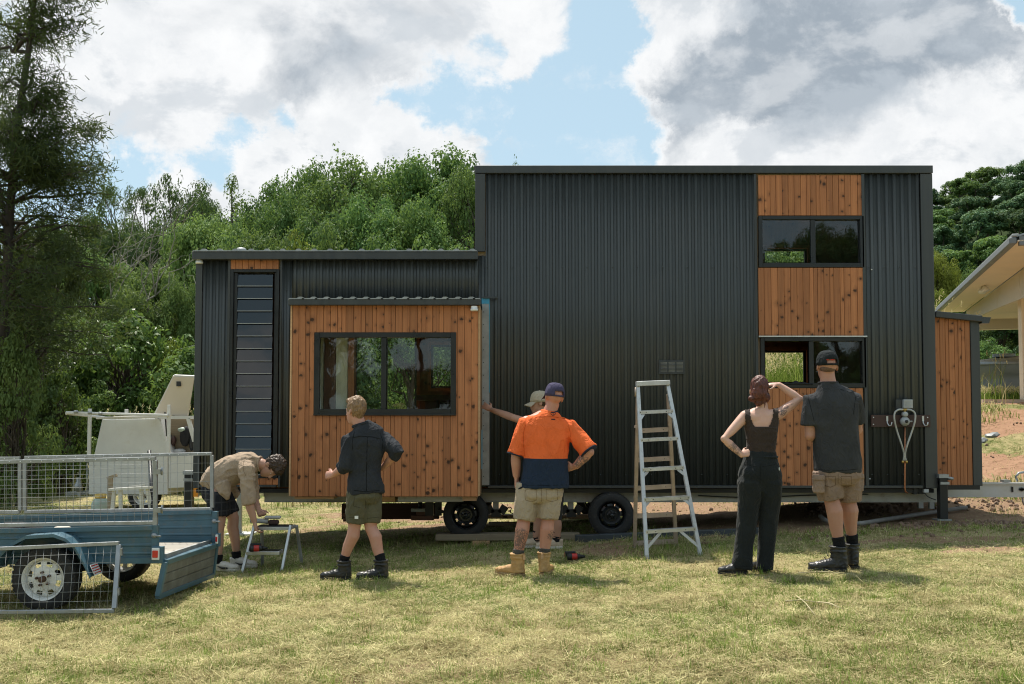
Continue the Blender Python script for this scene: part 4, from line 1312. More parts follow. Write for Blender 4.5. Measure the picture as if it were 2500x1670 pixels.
# cage: near side and far side in two panels, each frame + wires
def cage(u0, u1, vt0, vt1, vb0, vb1, Y, nu, nv, ua, ub):
    tl, tr2 = tp(u0, along(u0, vt0, vt1, ua, ub), Y), tp(u1, along(u1, vt0, vt1, ua, ub), Y)
    bl, br = tp(u0, along(u0, vb0, vb1, ua, ub), Y), tp(u1, along(u1, vb0, vb1, ua, ub), Y)
    mb = MB()
    mb.beam(tl, tr2, .032, .032); mb.beam(bl, br, .032, .032)
    for (p, q) in ((bl, tl), (br, tr2)): mb.beam(p + Vector((0, .001, .014)), q - Vector((0, -.001, .014)), .034, .034, up=(0, 1, 0))
    fr = mb.build('cage_frame', MAT['galvanised'], tr_, bevel=.003)
    wire_panel((bl, br, tr2, tl), nu, nv, parent=fr)
    # fixing screws along the top rail
    m_ = MB()
    k = int((tr2 - tl).length / .09)
    for i in range(k):
        p = tl.lerp(tr2, (i + .5) / k); m_.lathe([(0, -.003), (.006, -.002), (.006, .002)], p + Vector((0, -.017, 0)), (0, 1, 0), 6)
    m_.build('rail_screws', MAT['bright_screw'], fr, kind='stuff')
    return fr
cf = cage(UL, 356, 1059, 1051, 1204, 1198, YN, 36, 7, 0, 356)
cage(-160, 46, 1051, 1047, 1174, 1172, YF, 13, 6, 0, 486)
cage(57, 486, 1049, 1040, 1173, 1167, YF, 27, 6, 57, 486)
for (u, v) in ((363, 1081), (363, 1169)):
    p = tp(u, v, YN - .01); mb = MB(); mb.box(p.x - .03, p.x + .025, YN - .03, YN + .02, p.z - .022, p.z + .022); mb.tube([(p.x + .03, YN - .01, p.z - .03), (p.x + .03, YN - .01, p.z + .04)], .008, 6); mb.build('hinge', MAT['galvanised'], tr_)
p = tp(356, 1200, YN); mb = MB(); mb.box(p.x - .018, p.x + .018, YN - .018, YN + .018, p.z - .02, p.z + .05); mb.build('cage_socket', MAT['galvanised_dull'], tr_)

# loose mesh gate leaning on the near wheel
GYb, GYt = 8.18, 8.37
TL, TR = at(-70, 1261, GYt), at(273, 1245, GYt)
BL, BR = at(-85, 1404, GYb), at(262, 1400, GYb)
gate = empty('mesh_gate', (BL + BR) / 2, 'loose galvanised mesh tailgate panel leaning against the trailer wheel', 'mesh panel')
mb = MB(); mb.beam(TL, TR, .034, .03); mb.beam(BL, BR, .034, .03); mb.beam(BR + Vector((0, 0, .016)), TR - Vector((0, 0, .016)), .038, .03, up=(0, 1, 0)); mb.beam(BL + Vector((0, 0, .016)), TL - Vector((0, 0, .016)), .038, .03, up=(0, 1, 0))
gf = mb.build('gate_frame', MAT['galvanised'], gate, bevel=.003)
wire_panel((BL, BR, TR, TL), 20, 7, parent=gate)
m_ = MB()
for t in (.13, .72): 
    p = TR.lerp(BR, t); m_.box(p.x + .02, p.x + .032, p.y - .015, p.y + .015, p.z - .03, p.z + .03)
m_.build('hinge_tabs', MAT['galvanised'], gate, kind='stuff')
# things lying in the trailer bed
def blob_mesh(name, c, size, seed, mat, label, cat, n=14):
    rs_ = random.Random(seed)
    bm = bmesh.new(); bmesh.ops.create_icosphere(bm, subdivisions=3, radius=1.0)
    for v in bm.verts:
        k = 1 + .22 * (mnoise.noise(v.co * 1.6 + Vector((seed, 0, 0)))) + .08 * mnoise.noise(v.co * 5)
        v.co = Vector((v.co.x * size[0], v.co.y * size[1], max(-.35, v.co.z) * size[2])) * k
    me = bpy.data.meshes.new(name); bm.to_mesh(me); bm.free()
    o = link_mesh(name, me, MAT[mat], smooth=True); o.location = c
    tag(o, label, cat); return o
zb_ = fz0 + .012
blob_mesh('tarpaulin', (tp(35, 1200, 9.3).x, 9.35, zb_ + .09), (.24, .22, .12), 2, 'black_cloth', 'dark bundled tarpaulin lying in the blue trailer bed', 'tarpaulin')
blob_mesh('sack', (tp(143, 1200, 9.4).x, 9.4, zb_ + .06), (.15, .14, .10), 6, 'cream_trim', 'small white sack lying in the blue trailer bed', 'sack')

# ------------------------------------------------------------------ white canopy trailer
YW = 18.8
wt = empty('canopy_trailer', (at(320, 1150, YW).x, YW + .8, gz(-7, YW)), 'white tool canopy trailer with raised lid and awning frame', 'trailer')
def wp(u, v, dy=0.0): return at(u, v, YW + dy)
def poly_prism(pts, y0, y1, name, mat, parent=wt, bevel=.01):
    mb = MB(); mb.prism([(p.x, p.z) for p in pts], y0, y1, 'y'); return mb.build(name, MAT[mat], parent, bevel=bevel)
poly_prism([wp(203, 1052), wp(384, 1044), wp(384, 1134), wp(203, 1134)], YW, YW + 1.7, 'lower_body', 'white_paint')
poly_prism([wp(384.5, 1044), wp(470, 1044), wp(470, 1116), wp(384.5, 1120)], YW + .02, YW + 1.7, 'lower_body', 'white_paint')
poly_prism([wp(214, 1050), wp(384, 1043), wp(358, 959), wp(234, 961)], YW + .003, YW + 1.69, 'canopy', 'white_paint')
# open right-hand locker: back, frame, tools
mb = MB(); mb.prism([(p.x, p.z) for p in (wp(386, 1043), wp(468, 1043), wp(458, 959), wp(361, 959))], YW + .5, YW + 1.69, 'y'); mb.build('locker_back', MAT['weathered_timber'], wt)
for (a, b) in (((362, 960), (388, 1040)), ((432, 960), (446, 1012))):
    mb = MB(); mb.beam(wp(*a, .02), wp(*b, .02), .07, .06, up=(0, 1, 0)); mb.build('locker_frame', MAT['white_paint'], wt)
mb = MB(); mb.beam(wp(358, 957, .02), wp(446, 957, .02), .06, .06); mb.build('locker_frame', MAT['white_paint'], wt)
for (u, v, sx, sz, mt) in ((425, 1000, .11, .20, 'black_cloth'), (418, 985, .09, .05, 'gas_green'), (398, 1010, .05, .10, 'dark_red_board'), (440, 1015, .05, .16, 'black_plastic'), (410, 1034, .14, .05, 'grey_plastic')):
    p = wp(u, v, .42); bm = bmesh.new(); bmesh.ops.create_icosphere(bm, subdivisions=2, radius=1)
    for vv in bm.verts: vv.co = Vector((vv.co.x * sx, vv.co.y * .07, vv.co.z * sz)) * (1 + .2 * mnoise.noise(vv.co * 2))
    me = bpy.data.meshes.new('hanging_tool'); bm.to_mesh(me); bm.free()
    o = link_mesh('hanging_tool', me, MAT[mt], wt, smooth=True); o.matrix_parent_inverse = wt.matrix_world.inverted(); o.location = p
# raised lid: underside with frame, handle and strut
lid = [wp(357, 949, .1), wp(432, 953, .1), wp(446, 864, -.12), wp(400, 862, -.12)]
nrm = (lid[1] - lid[0]).cross(lid[3] - lid[0]).normalized()
mb = MB(); vs = [p for p in lid] + [p + nrm * .04 for p in lid]
mb.add(vs, [(0, 1, 2, 3), (7, 6, 5, 4), (0, 4, 5, 1), (1, 5, 6, 2), (2, 6, 7, 3), (3, 7, 4, 0)])
ld = mb.build('lid', MAT['cream_trim'], wt)
mb = MB(); mb.beam(lid[0], lid[3], .05, .05, up=nrm); mb.beam(lid[3], lid[2], .05, .05, up=nrm); mb.build('lid_frame', MAT['white_paint'], ld)
mb = MB(); mb.obox(wp(410, 880, -.12), (.08, .05, .09)); mb.build('lid_lock', MAT['black_plastic'], ld)
mb = MB(); mb.tube([wp(378, 945, .05), wp(382, 1000, .02)], .014, 6); mb.build('gas_strut', MAT['black_steel'], wt)
# awning frame
mb = MB(); mb.beam(wp(151, 946, -.6), wp(385, 952, -.35), .07, .05); mb.beam(wp(220, 958, -.55), wp(360, 955, -.1), .10, .05); mb.build('awning_rail', MAT['white_paint'], wt, bevel=.01)
mb = MB(); mb.beam(wp(151, 948, -.6), wp(240, 957, -.05), .06, .045); mb.build('awning_rail', MAT['white_paint'], wt, bevel=.01)
for (u, v0, v1, dy) in ((206, 937, 1052, -.3), (388, 928, 1040, -.3), (290, 938, 948, -.1)):
    mb = MB(); p, q = wp(u, v0, dy), wp(u, v1, dy); mb.box(p.x - .028, p.x + .028, p.y - .028, p.y + .028, q.z, p.z); mb.build('awning_post', MAT['white_paint'], wt, bevel=.006)
for (u, v) in ((174, 944), (230, 948), (206, 946)):
    mb = MB(); p = wp(u, v, -.66); mb.lathe([(0, -.04), (.03, -.03), (.03, .03), (0, .04)], p, (1, 0, 0), 8); mb.build('clamp', MAT['galvanised_dull'], wt)
# wheel, drawbar, coupling, jockey stand
mb = MB(); mb.beam(wp(150, 1132, .4), wp(215, 1128, .6), .08, .07); mb.beam(wp(178, 1110, .35), wp(183, 1136, .35), .06, .05, up=(0, 1, 0)); mb.build('drawbar', MAT['galvanised'], wt)
mb = MB(); mb.lathe([(0, -.08), (.06, -.06), (.07, .05), (.03, .12), (.04, .2)], wp(179, 1118, .3), (0, 0, 1), 12); mb.build('coupling', MAT['galvanised'], wt)
cw = wp(330, 1145, .1); make_wheel((cw.x, YW + .05, gz(cw.x, YW) + .30), .30, .18, wt, 'white_rim', 'white')
# gas bottle, trestle and pole in front of it
zg_ = gz(at(228, 1160, 17.6).x, 17.6)
gb = at(230, 1160, 17.6)
root = empty('gas_bottle', (gb.x, 17.6, zg_), 'small grey green gas bottle standing before the white canopy trailer', 'gas bottle')
mb = MB(); mb.lathe([(0, 0), (.13, 0), (.15, .03), (.15, .25), (.11, .33), (.05, .36), (0, .365)], (gb.x, 17.6, zg_), (0, 0, 1), 20); mb.build('cylinder_body', MAT['gas_green'], root)
mb = MB(); mb.lathe([(.02, .36), (.025, .42), (0, .43)], (gb.x, 17.6, zg_), (0, 0, 1), 10); mb.lathe([(.09, .345), (.10, .42), (.09, .42), (.08, .35)], (gb.x, 17.6, zg_), (0, 0, 1), 16); mb.build('valve_collar', MAT['brass'], root)
YT = 17.2
root = empty('trestle', (at(300, 1160, YT).x, YT, gz(-7, YT)), 'low white trestle with a board on top behind the blue trailer', 'trestle')
def ttp(u, v, dy=0): return at(u, v, YT + dy)
mb = MB(); mb.beam(ttp(252, 1122), ttp(348, 1117), .16, .04); mb.build('board', MAT['white_paint'], root)
mb = MB(); mb.beam(ttp(290, 1118, .5), ttp(330, 1113, .5), .12, .04); mb.build('board', MAT['white_paint'], root)
for (u0, v0, u1) in ((276, 1122, 278), (262, 1124, 256), (324, 1120, 326), (338, 1120, 350)):
    p = ttp(u0, v0); q = ttp(u1, 1160); q.z = gz(q.x, YT); mb = MB(); mb.beam(p, q, .06, .04, up=(0, 1, 0)); mb.build('leg', MAT['white_paint'], root)
p = at(253, 1096, 17.4); q = at(252, 1165, 17.4); q.z = gz(q.x, 17.4)
mb = MB(); mb.beam(p, q, .07, .07, up=(0, 1, 0)); mb.beam(at(246, 1097, 17.4), at(268, 1089, 17.4), .05, .05)
o = mb.build('timber_post', MAT['weathered_timber']); tag(o, 'short weathered timber post with a bent iron on top beside the gas bottle', 'post')
p = at(342, 1034, 17.9); q = at(352, 1160, 17.0); q.z = gz(q.x, 17.0)
mb = MB(); mb.tube([p, q], .035, 8); o = mb.build('pole', MAT['black_steel']); tag(o, 'dark pole leaning against the white canopy trailer', 'pole')

# ------------------------------------------------------------------ step ladder
lad = empty('step_ladder', (at(1530, 1270, 10.4).x, 10.45, gz(1.6, 10.4)), 'worn aluminium step ladder standing open before the dark steel wall', 'ladder')
YLF, YLB, YLT = 10.06, 10.88, 10.50
def lrail(a, b, Ya, Yb, mat, w_=.034, d_=.06):
    p, q = at(*a, Ya), at(*b, Yb)
    mb = MB(); d = (q - p).normalized()
    side = Vector((1, 0, 0)); 
    # channel section: web + two flanges
    mb.beam(p, q, w_ * .25, d_, up=(0, 1, 0)); 
    for s in (-1, 1):
        mb.beam(p + Vector((w_ * .32, s * d_ * .48, 0)), q + Vector((w_ * .32, s * d_ * .48, 0)), w_ * .9, .004, up=(0, 1, 0))
    return mb, p, q
def lad_side(left, right, Yt, Yb, rungs, mat, feet=True, rh=.032, rd=.075):
    (lt, lb), (rt, rb) = left, right
    pts = []
    for (t_, b_, sgn) in ((lt, lb, 1), (rt, rb, -1)):
        p, q = at(*t_, Yt), at(*b_, Yb)
        mb = MB()
        mb.beam(p, q, .030, .055, up=(0, 1, 0))
        for s in (-1, 1):
            mb.beam(p + Vector((0, s * .029, 0)), q + Vector((0, s * .029, 0)), .036, .004, up=(0, 1, 0))
        r_ = mb.build('rail', MAT[mat], lad)
        if feet:
            m_ = MB(); d = (q - p).normalized(); m_.beam(q - d * .03, q + d * .012, .042, .066, up=(0, 1, 0)); m_.build('rubber_foot', MAT['grey_plastic'], r_)
        pts.append((p, q))
    (p0, q0), (p1, q1) = pts
    out_ = []
    for (va, vb) in rungs:
        ta = (va - lt[1]) / (lb[1] - lt[1]); tb = (vb - rt[1]) / (rb[1] - rt[1])
        a, b = p0.lerp(q0, ta), p1.lerp(q1, tb)
        mb = MB()
        mb.beam(a, b, rd, .004); mb.beam(a + Vector((0, -rd / 2, -rh / 2)), b + Vector((0, -rd / 2, -rh / 2)), .004, rh); mb.beam(a + Vector((0, rd / 2, -rh / 2)), b + Vector((0, rd / 2, -rh / 2)), .004, rh)
        for k_ in range(3): mb.beam(a + Vector((0, -rd * .3 + k_ * rd * .3, .003)), b + Vector((0, -rd * .3 + k_ * rd * .3, .003)), .006, .003)
        out_.append((a, b)); st = mb.build('step', MAT[mat], lad)
        m_ = MB()
        for s_ in (.03, .97, .2, .8):
            pp = a.lerp(b, s_); m_.lathe([(0, -.002), (.005, -.001), (.005, .002)], pp + Vector((0, -rd / 2 - .003, -rh / 2)), (0, 1, 0), 6)
        m_.build('rivets', MAT['black_steel'], st, kind='stuff')
    return pts, out_
pts_f, rg = lad_side(((1461.5, 881), (1482.4, 1280)), ((1530.5, 884), (1605.6, 1274)), YLT, YLF,
                     [(945, 941.5), (1010, 1006), (1078.5, 1073), (1146.5, 1141), (1218, 1211)], 'aluminium')
lad_side(((1462, 905), (1454.5, 1259)), ((1531.5, 905), (1549.7, 1252)), YLT + .07, YLB,
         [(982, 978), (1048.5, 1044), (1113, 1108), (1177, 1173), (1240.5, 1236)], 'aluminium_warm', rh=.045, rd=.03)
a, b = at(1458, 880, YLT), at(1534, 877, YLT)
mb = MB(); mb.beam(a, b, .12, .05); mb.build('top_cap', MAT['aluminium'], lad, bevel=.004)
mb = MB()
(p0, q0), (p1, q1) = pts_f
def lerp_v(p, q, v, v0, v1): return p.lerp(q, (v - v0) / (v1 - v0))
L_ = lambda v: lerp_v(p0, q0, v, 881, 1280); R_ = lambda v: lerp_v(p1, q1, v, 884, 1274)
for (i, vv, t) in ((0, 966, .14), (2, 1098, .14), (3, 1166, .12), (4, 1258, .30)):
    a, b = rg[i]
    for (s, base) in ((t, L_(vv)), (1 - t, R_(vv - 4))):
        mb = MB(); mb.beam(a.lerp(b, s) + Vector((0, -.02, -.03)), base + Vector((0, -.02, 0)), .028, .010, up=(0, 1, 0)); mb.build('brace', MAT['aluminium'], lad)
mb = MB()
for u, va, vb in ((1457, 888, 909),): mb.tube([at(u, va, YLT - .05), at(u - 1, vb, YLT - .05)], .009, 6); mb.box(at(1460, 978, 10.5).x - .03, at(1460, 978, 10.5).x + .0, 10.42, 10.5, at(1460, 981, 10.5).z, at(1460, 975, 10.5).z)
mb.build('spreader_hook', MAT['aluminium_warm'], lad, kind='stuff')

# ------------------------------------------------------------------ step stool and tools
YS = 10.42
stool = empty('step_stool', (at(605, 1300, 10.6).x, 10.6, gz(-2.6, 10.6)), 'small aluminium two-step stool with black treads before the house', 'step stool')
zt = at(620, 1208, 10.62).z; zs = at(600, 1264, 10.48).z
xa0, xa1 = at(583, 1208, 10.62).x, at(666, 1205, 10.62).x
xb0, xb1 = at(563, 1264, 10.47).x, at(640, 1264, 10.47).x
for (x0, x1, y0, y1, z, nm) in ((xa0, xa1, 10.62, 10.88, zt, 'top_step'), (xb0, xb1, 10.47, 10.66, zs, 'lower_step')):
    mb = MB(); mb.box(x0, x1, y0, y0 + .02, z - .035, z); mb.box(x0, x1, y1 - .02, y1, z - .035, z); mb.box(x0, x0 + .02, y0 + .021, y1 - .021, z - .035, z); mb.box(x1 - .02, x1, y0 + .021, y1 - .021, z - .035, z)
    s_ = mb.build(nm, MAT['aluminium'], stool, bevel=.003)
    m_ = MB(); m_.box(x0 + .021, x1 - .021, y0 + .0205, y1 - .0205, z - .02, z + .004); m_.build('tread', MAT['black_plastic'], s_)
gzs = lambda x, y: gz(x, y)
for (tx, bx) in ((xa0, at(555, 1309, YS).x), (xa1, at(646, 1309, YS).x)):
    mb = MB(); mb.beam((tx, 10.62, zt + .015), (bx, YS, gz(bx, YS)), .026, .045, up=(0, 1, 0)); f_ = mb.build('leg', MAT['aluminium'], stool, bevel=.003)
for (tx, bx) in ((xa0 + .02, xa0 - .0), (xa1 + .01, at(692, 1280, 10.98).x)):
    mb = MB(); mb.beam((tx, 10.86, zt - .01), (bx, 10.98, gz(bx, 10.98)), .028, .04, up=(0, 1, 0)); mb.build('leg', MAT['galvanised_dull'], stool, bevel=.003)

def drill(c, rz, label, name='cordless_drill', lying=False):
    """pistol-grip cordless driver: body > chuck, grip, battery"""
    c = Vector(c)
    root = empty(name, c, label, 'cordless drill')
    M = Matrix.Rotation(rz, 3, 'Z') @ (Matrix.Rotation(R(90), 3, 'X') if lying else Matrix.Identity(3))
    T = lambda p: c + M @ Vector(p)
    h = .03 if lying else .20
    off = Vector((0, 0, 0)) if lying else Vector((0, 0, 0))
    b0 = Vector((0, .035, 0)) if lying else Vector((0, 0, .0))
    def TT(p): return T(Vector(p)) + (Vector((0, 0, .04)) if lying else Vector((0, 0, 0)))
    mb = MB(); mb.tube([TT((-.07, 0, .19)), TT((-.05, 0, .19)), TT((.02, 0, .19)), TT((.05, 0, .19))], [.024, .033, .033, .026], 12); bd = mb.build('motor_body', MAT['red_plastic'], root)
    mb = MB(); mb.tube([TT((-.075, 0, .19)), TT((-.035, 0, .19))], [.034, .035], 12); mb.tube([TT((.02, 0, .19)), TT((.052, 0, .19))], [.0345, .028], 12); mb.build('motor_cover', MAT['black_plastic'], bd, kind='stuff')
    mb = MB(); mb.tube([TT((.05, 0, .19)), TT((.07, 0, .19)), TT((.105, 0, .19))], [.022, .020, .010], 10); mb.build('chuck', MAT['black_steel'], root)
    mb = MB(); mb.tube([TT((-.02, 0, .17)), TT((-.026, 0, .12)), TT((-.034, 0, .06))], [.020, .017, .020], 9); mb.build('grip', MAT['black_plastic'], root)
    mb = MB(); mb.obox(TT((-.015, 0, .028)), (.11, .066, .052), M); bt = mb.build('battery', MAT['black_plastic'], root, bevel=.006)
    mb = MB(); mb.obox(TT((-.015, 0, .032)), (.114, .05, .016), M); mb.build('battery_stripe', MAT['red_plastic'], bt)
    return root
def sander(c, rz, label):
    c = Vector(c); root = empty('power_driver', c, label, 'power tool')
    M = Matrix.Rotation(rz, 3, 'Z'); T = lambda p: c + M @ Vector(p)
    mb = MB(); mb.tube([T((-.17, 0, .045)), T((-.05, 0, .045)), T((.02, 0, .04))], [.020, .026, .03], 10); mb.build('handle', MAT['grey_plastic'], root)
    mb = MB(); mb.obox(T((.08, 0, .03)), (.11, .07, .05), M); mb.build('housing', MAT['dark_red_board'], root, bevel=.012)
    mb = MB(); mb.obox(T((.07, 0, .083)), (.17, .08, .03), M); mb.build('cover', MAT['grey_plastic'], root, bevel=.01)
    return root
drill((at(590, 1255, 10.57).x, 10.56, zs + .005), .25, 'red and black cordless drill lying on the lower step of the stool', lying=True)
sander((at(610, 1200, 10.76).x, 10.76, zt + .006), .05, 'grey and red power tool lying on the top step of the stool')
dz = at(1312, 1262, 10.55)
drill((dz.x - .03, 10.3, gz(dz.x, 10.3) + .012), .15, 'red cordless drill lying in the grass between the orange shirt and the ladder', lying=True)

# ------------------------------------------------------------------ timber, blocks and steel under the house
def bar_px(name, u0, v0, u1, v1, Y, th, dp, mat, label, cat, group=None):
    """board lying between two points of its front top edge; th = height, dp = depth"""
    a, b = at(u0, v0, Y), at(u1, v1, Y)
    c = (a + b) / 2 + Vector((0, dp / 2, -th / 2)); L = (b - a).length
    mb = MB(); mb.obox((0, 0, 0), (L, dp, th))
    o = mb.build(name, MAT[mat], bevel=.004); o.location = c; o.rotation_euler = (0, -math.atan2(b.z - a.z, b.x - a.x), 0)
    tag(o, label, cat, group); return o
bar_px('plank', 998, 1225, 1330, 1224, 11.93, .075, .24, 'weathered_timber', 'long pale plank laid under both trailer wheels', 'plank')
bar_px('timber_block', 1082, 1240.5, 1123, 1240, 11.9, .10, .22, 'raw_timber', 'short timber block propping the long pale plank', 'block')
bar_px('steel_channel', 1319, 1228, 1745, 1211, 11.72, .085, .12, 'steel_channel', 'long dark blue grey steel flashing lying in the grass behind the ladder', 'steel flashing')
bar_px('plank', 1112, 1181, 1352, 1181, 13.9, .05, .2, 'raw_timber', 'long plank lying on the ground between the far wheels', 'plank')
bar_px('plank', 1120, 1198, 1190, 1198, 13.2, .04, .14, 'weathered_timber', 'short board end on the ground beside the left wheel', 'plank')
bar_px('sleeper', 783, 1155, 1006, 1154, 13.5, .21, .10, 'dark_sleeper', 'long dark brown sleeper standing on edge under the pop-out', 'sleeper')
for (u0, u1, v, th, Y, lb) in ((792, 806, 1166.5, .045, 12.9, 'topmost small brown paver of the left stack under the pop-out'), (785, 812, 1176.5, .05, 12.87, 'middle brown paver of the left stack under the pop-out'),
                            (786, 811, 1187, .05, 12.9, 'lowest brown paver of the left stack under the pop-out')):
    bar_px('paver', u0, v, u1, v, Y, th, .22, 'paver_brown', lb, 'paver', 'brown pavers under the pop-out')
for (u0, u1, v, th, Y, lb) in ((954, 988, 1173.5, .045, 12.9, 'upper brown paver under the jack post beside the left wheel'), (942, 994, 1182, .06, 12.86, 'lower brown paver under the jack post beside the left wheel')):
    bar_px('paver', u0, v, u1, v, Y, th, .24, 'paver_brown', lb, 'paver', 'brown pavers under the pop-out')
a = at(963, 1150, 12.95)
jk = empty('bottle_jack', (a.x, 12.95, at(963, 1173, 12.95).z), 'steel support jack standing on brown pavers beside the left wheel', 'jack')
mb = MB(); mb.box(a.x - .11, a.x + .13, 12.88, 13.02, at(963, 1172.8, 12.9).z, at(963, 1166, 12.9).z); mb.build('base', MAT['galvanised'], jk)
mb = MB(); mb.tube([(a.x + .0, 12.95, at(963, 1167, 12.9).z), (a.x + .0, 12.95, Z(1151, 12.9))], .028, 10); mb.build('screw_post', MAT['black_steel'], jk)
# grey pipe lying on the right
def pz(u, v):
    """ground point under a pixel"""
    lo, hi = 6.0, 40.0
    for _ in range(40):
        mid = (lo + hi) / 2; p = at(u, v, mid)
        if p.z > gz(p.x, mid): lo = mid
        else: hi = mid
    p = at(u, v, lo); return Vector((p.x, lo, gz(p.x, lo)))
pp = [pz(u, v) + Vector((0, 0, .05)) for (u, v) in ((1880, 1200), (1899, 1207), (1961, 1210), (2023, 1201), (2085, 1191), (2143, 1182), (2215, 1172))]
pp[0].z += .045; pp[1].z += .015; 
mb = MB(); mb.tube(smooth_path(pp, 4), .028, 8); o = mb.build('pipe', MAT['pipe_grey']); tag(o, 'long muddy grey pipe lying along the ground at the right end of the house', 'pipe')

# loose soil clods
def clods(areas, name, label, mat='soil_clod'):
    rs_ = np.random.RandomState(12)
    base = []
    for s in range(4):
        bm = bmesh.new(); bmesh.ops.create_icosphere(bm, subdivisions=1, radius=1)
        for v in bm.verts: v.co *= 1 + .45 * mnoise.noise(v.co * 1.7 + Vector((s * 5, 0, 0)))
        base.append(([v.co.copy() for v in bm.verts], [[v.index for v in f.verts] for f in bm.faces])); bm.free()
    mb = MB()
    for (x0, x1, y0, y1, n, sz) in areas:
        for i in range(n):
            x, y = rs_.uniform(x0, x1), rs_.uniform(y0, y1)
            s = sz * (.35 + rs_.rand() ** 3 * 1.6)
            V_, F_ = base[i % 4]
            rot = Quaternion(rs_.normal(size=4)).normalized()
            zz = float(ground_full(np.array([x]), np.array([y]))[0])
            mb.add([rot @ (v * s) + Vector((x, y, zz + s * .25)) for v in V_], F_)
    o = mb.build(name, MAT[mat]); tag(o, label, 'soil', kind='stuff')
simple('soil_clod', (0.19, 0.125, 0.085), .95, vary=.4, scale=9, bump=.4)
# ------------------------------------------------------------------ people: helpers
from mathutils.bvhtree import BVHTree

def ell_ring(c, A, B, n=20, p=2.0):
    out_ = []
    for j in range(n):
        t = 2 * math.pi * j / n
        ct, st = math.cos(t), math.sin(t)
        if p != 2.0:
            ct = math.copysign(abs(ct) ** (2 / p), ct); st = math.copysign(abs(st) ** (2 / p), st)
        out_.append(c + A * ct + B * st)
    return out_

def loft(mb, rings, n=20, p=2.0):
    vs, fs = [], []
    for (c, A, B) in rings: vs += ell_ring(Vector(c), Vector(A), Vector(B), n, p)
    k = len(rings)
    for i in range(k - 1):
        for j in range(n):
            fs.append((i * n + j, i * n + (j + 1) % n, (i + 1) * n + (j + 1) % n, (i + 1) * n + j))
    fs.append(tuple(range(n - 1, -1, -1))); fs.append(tuple((k - 1) * n + j for j in range(n)))
    mb.add(vs, fs, 0, True)

def spine_loft(mb, spine, lat, n=22, p=2.3):
    """spine: (point, half width, half depth); lat = sideways direction (or one per ring)"""
    pts = [Vector(s[0]) for s in spine]
    rings = []
    for i, s in enumerate(spine):
        if i == 0: T = pts[1] - pts[0]
        elif i == len(pts) - 1: T = pts[-1] - pts[-2]
        else: T = pts[i + 1] - pts[i - 1]
        T.normalize()
        L = Vector(lat[i] if isinstance(lat, list) else lat)
        L = (L - T * L.dot(T)).normalized()
        rings.append((pts[i], L * s[1], T.cross(L) * s[2]))
    loft(mb, rings, n, p)

def ball(mb, c, axes, sub=2):
    """axes: three vectors (half axes)"""
    bm = bmesh.new(); bmesh.ops.create_icosphere(bm, subdivisions=sub, radius=1)
    vs = [Vector(c) + axes[0] * v.co.x + axes[1] * v.co.y + axes[2] * v.co.z for v in bm.verts]
    fs = [[v.index for v in f.verts] for f in bm.faces]
    bm.free(); mb.add(vs, fs, 0, True)
XYZ = lambda a, b, c: (Vector((a, 0, 0)), Vector((0, b, 0)), Vector((0, 0, c)))

def fuse(name, mb, voxel=.009, smooth=4, mats=None, parent=None, wrinkle=0.0, wscale=(7, 7, 4), seed=0, fine=0.0, label=None, keep=None):
    """one continuous skin over all the solids in mb"""
    me = mb.mesh(name, fix=True)
    tmp = bpy.data.objects.new('tmp', me); col.objects.link(tmp)
    md = tmp.modifiers.new('r', 'REMESH'); md.mode = 'VOXEL'; md.voxel_size = voxel; md.use_smooth_shade = True
    if smooth:
        ms = tmp.modifiers.new('s', 'SMOOTH'); ms.iterations = smooth; ms.factor = .5
    dg = bpy.context.evaluated_depsgraph_get(); dg.update()
    ev = tmp.evaluated_get(dg)
    out_ = bpy.data.meshes.new_from_object(ev, depsgraph=dg)
    bpy.data.objects.remove(tmp); bpy.data.meshes.remove(me)
    out_.name = name
    if wrinkle or fine:
        n = len(out_.vertices)
        co = np.empty(n * 3, np.float32); out_.vertices.foreach_get('co', co); co = co.reshape(-1, 3)
        nr = np.empty(n * 3, np.float32); out_.vertices.foreach_get('normal', nr); nr = nr.reshape(-1, 3)
        sh = Vector((seed * 3.7, seed * 1.3, seed * 2.1))
        d = np.empty(n, np.float32)
        for i in range(n):
            q = Vector((float(co[i, 0]) * wscale[0], float(co[i, 1]) * wscale[1], float(co[i, 2]) * wscale[2])) + sh
            a = mnoise.noise(q + mnoise.noise_vector(q * .6) * .7)
            a2 = mnoise.noise(q * 1.9 + Vector((9.1, 3.3, 1.7)))
            v = wrinkle * (1.15 * math.exp(-(a / .17) ** 2) + .40 * math.exp(-(a2 / .16) ** 2) - .45) + mnoise.noise(q * .45) * wrinkle * .8
            v = max(v, -.0035)
            if fine: v += mnoise.noise(q * 4.3) * fine
            d[i] = v
        co = co + nr * d[:, None]
        out_.vertices.foreach_set('co', co.ravel()); out_.update()
    out_.materials.clear()
    o = link_mesh(name, out_, mats, parent, smooth=True)
    if label: o['label'] = label
    return o

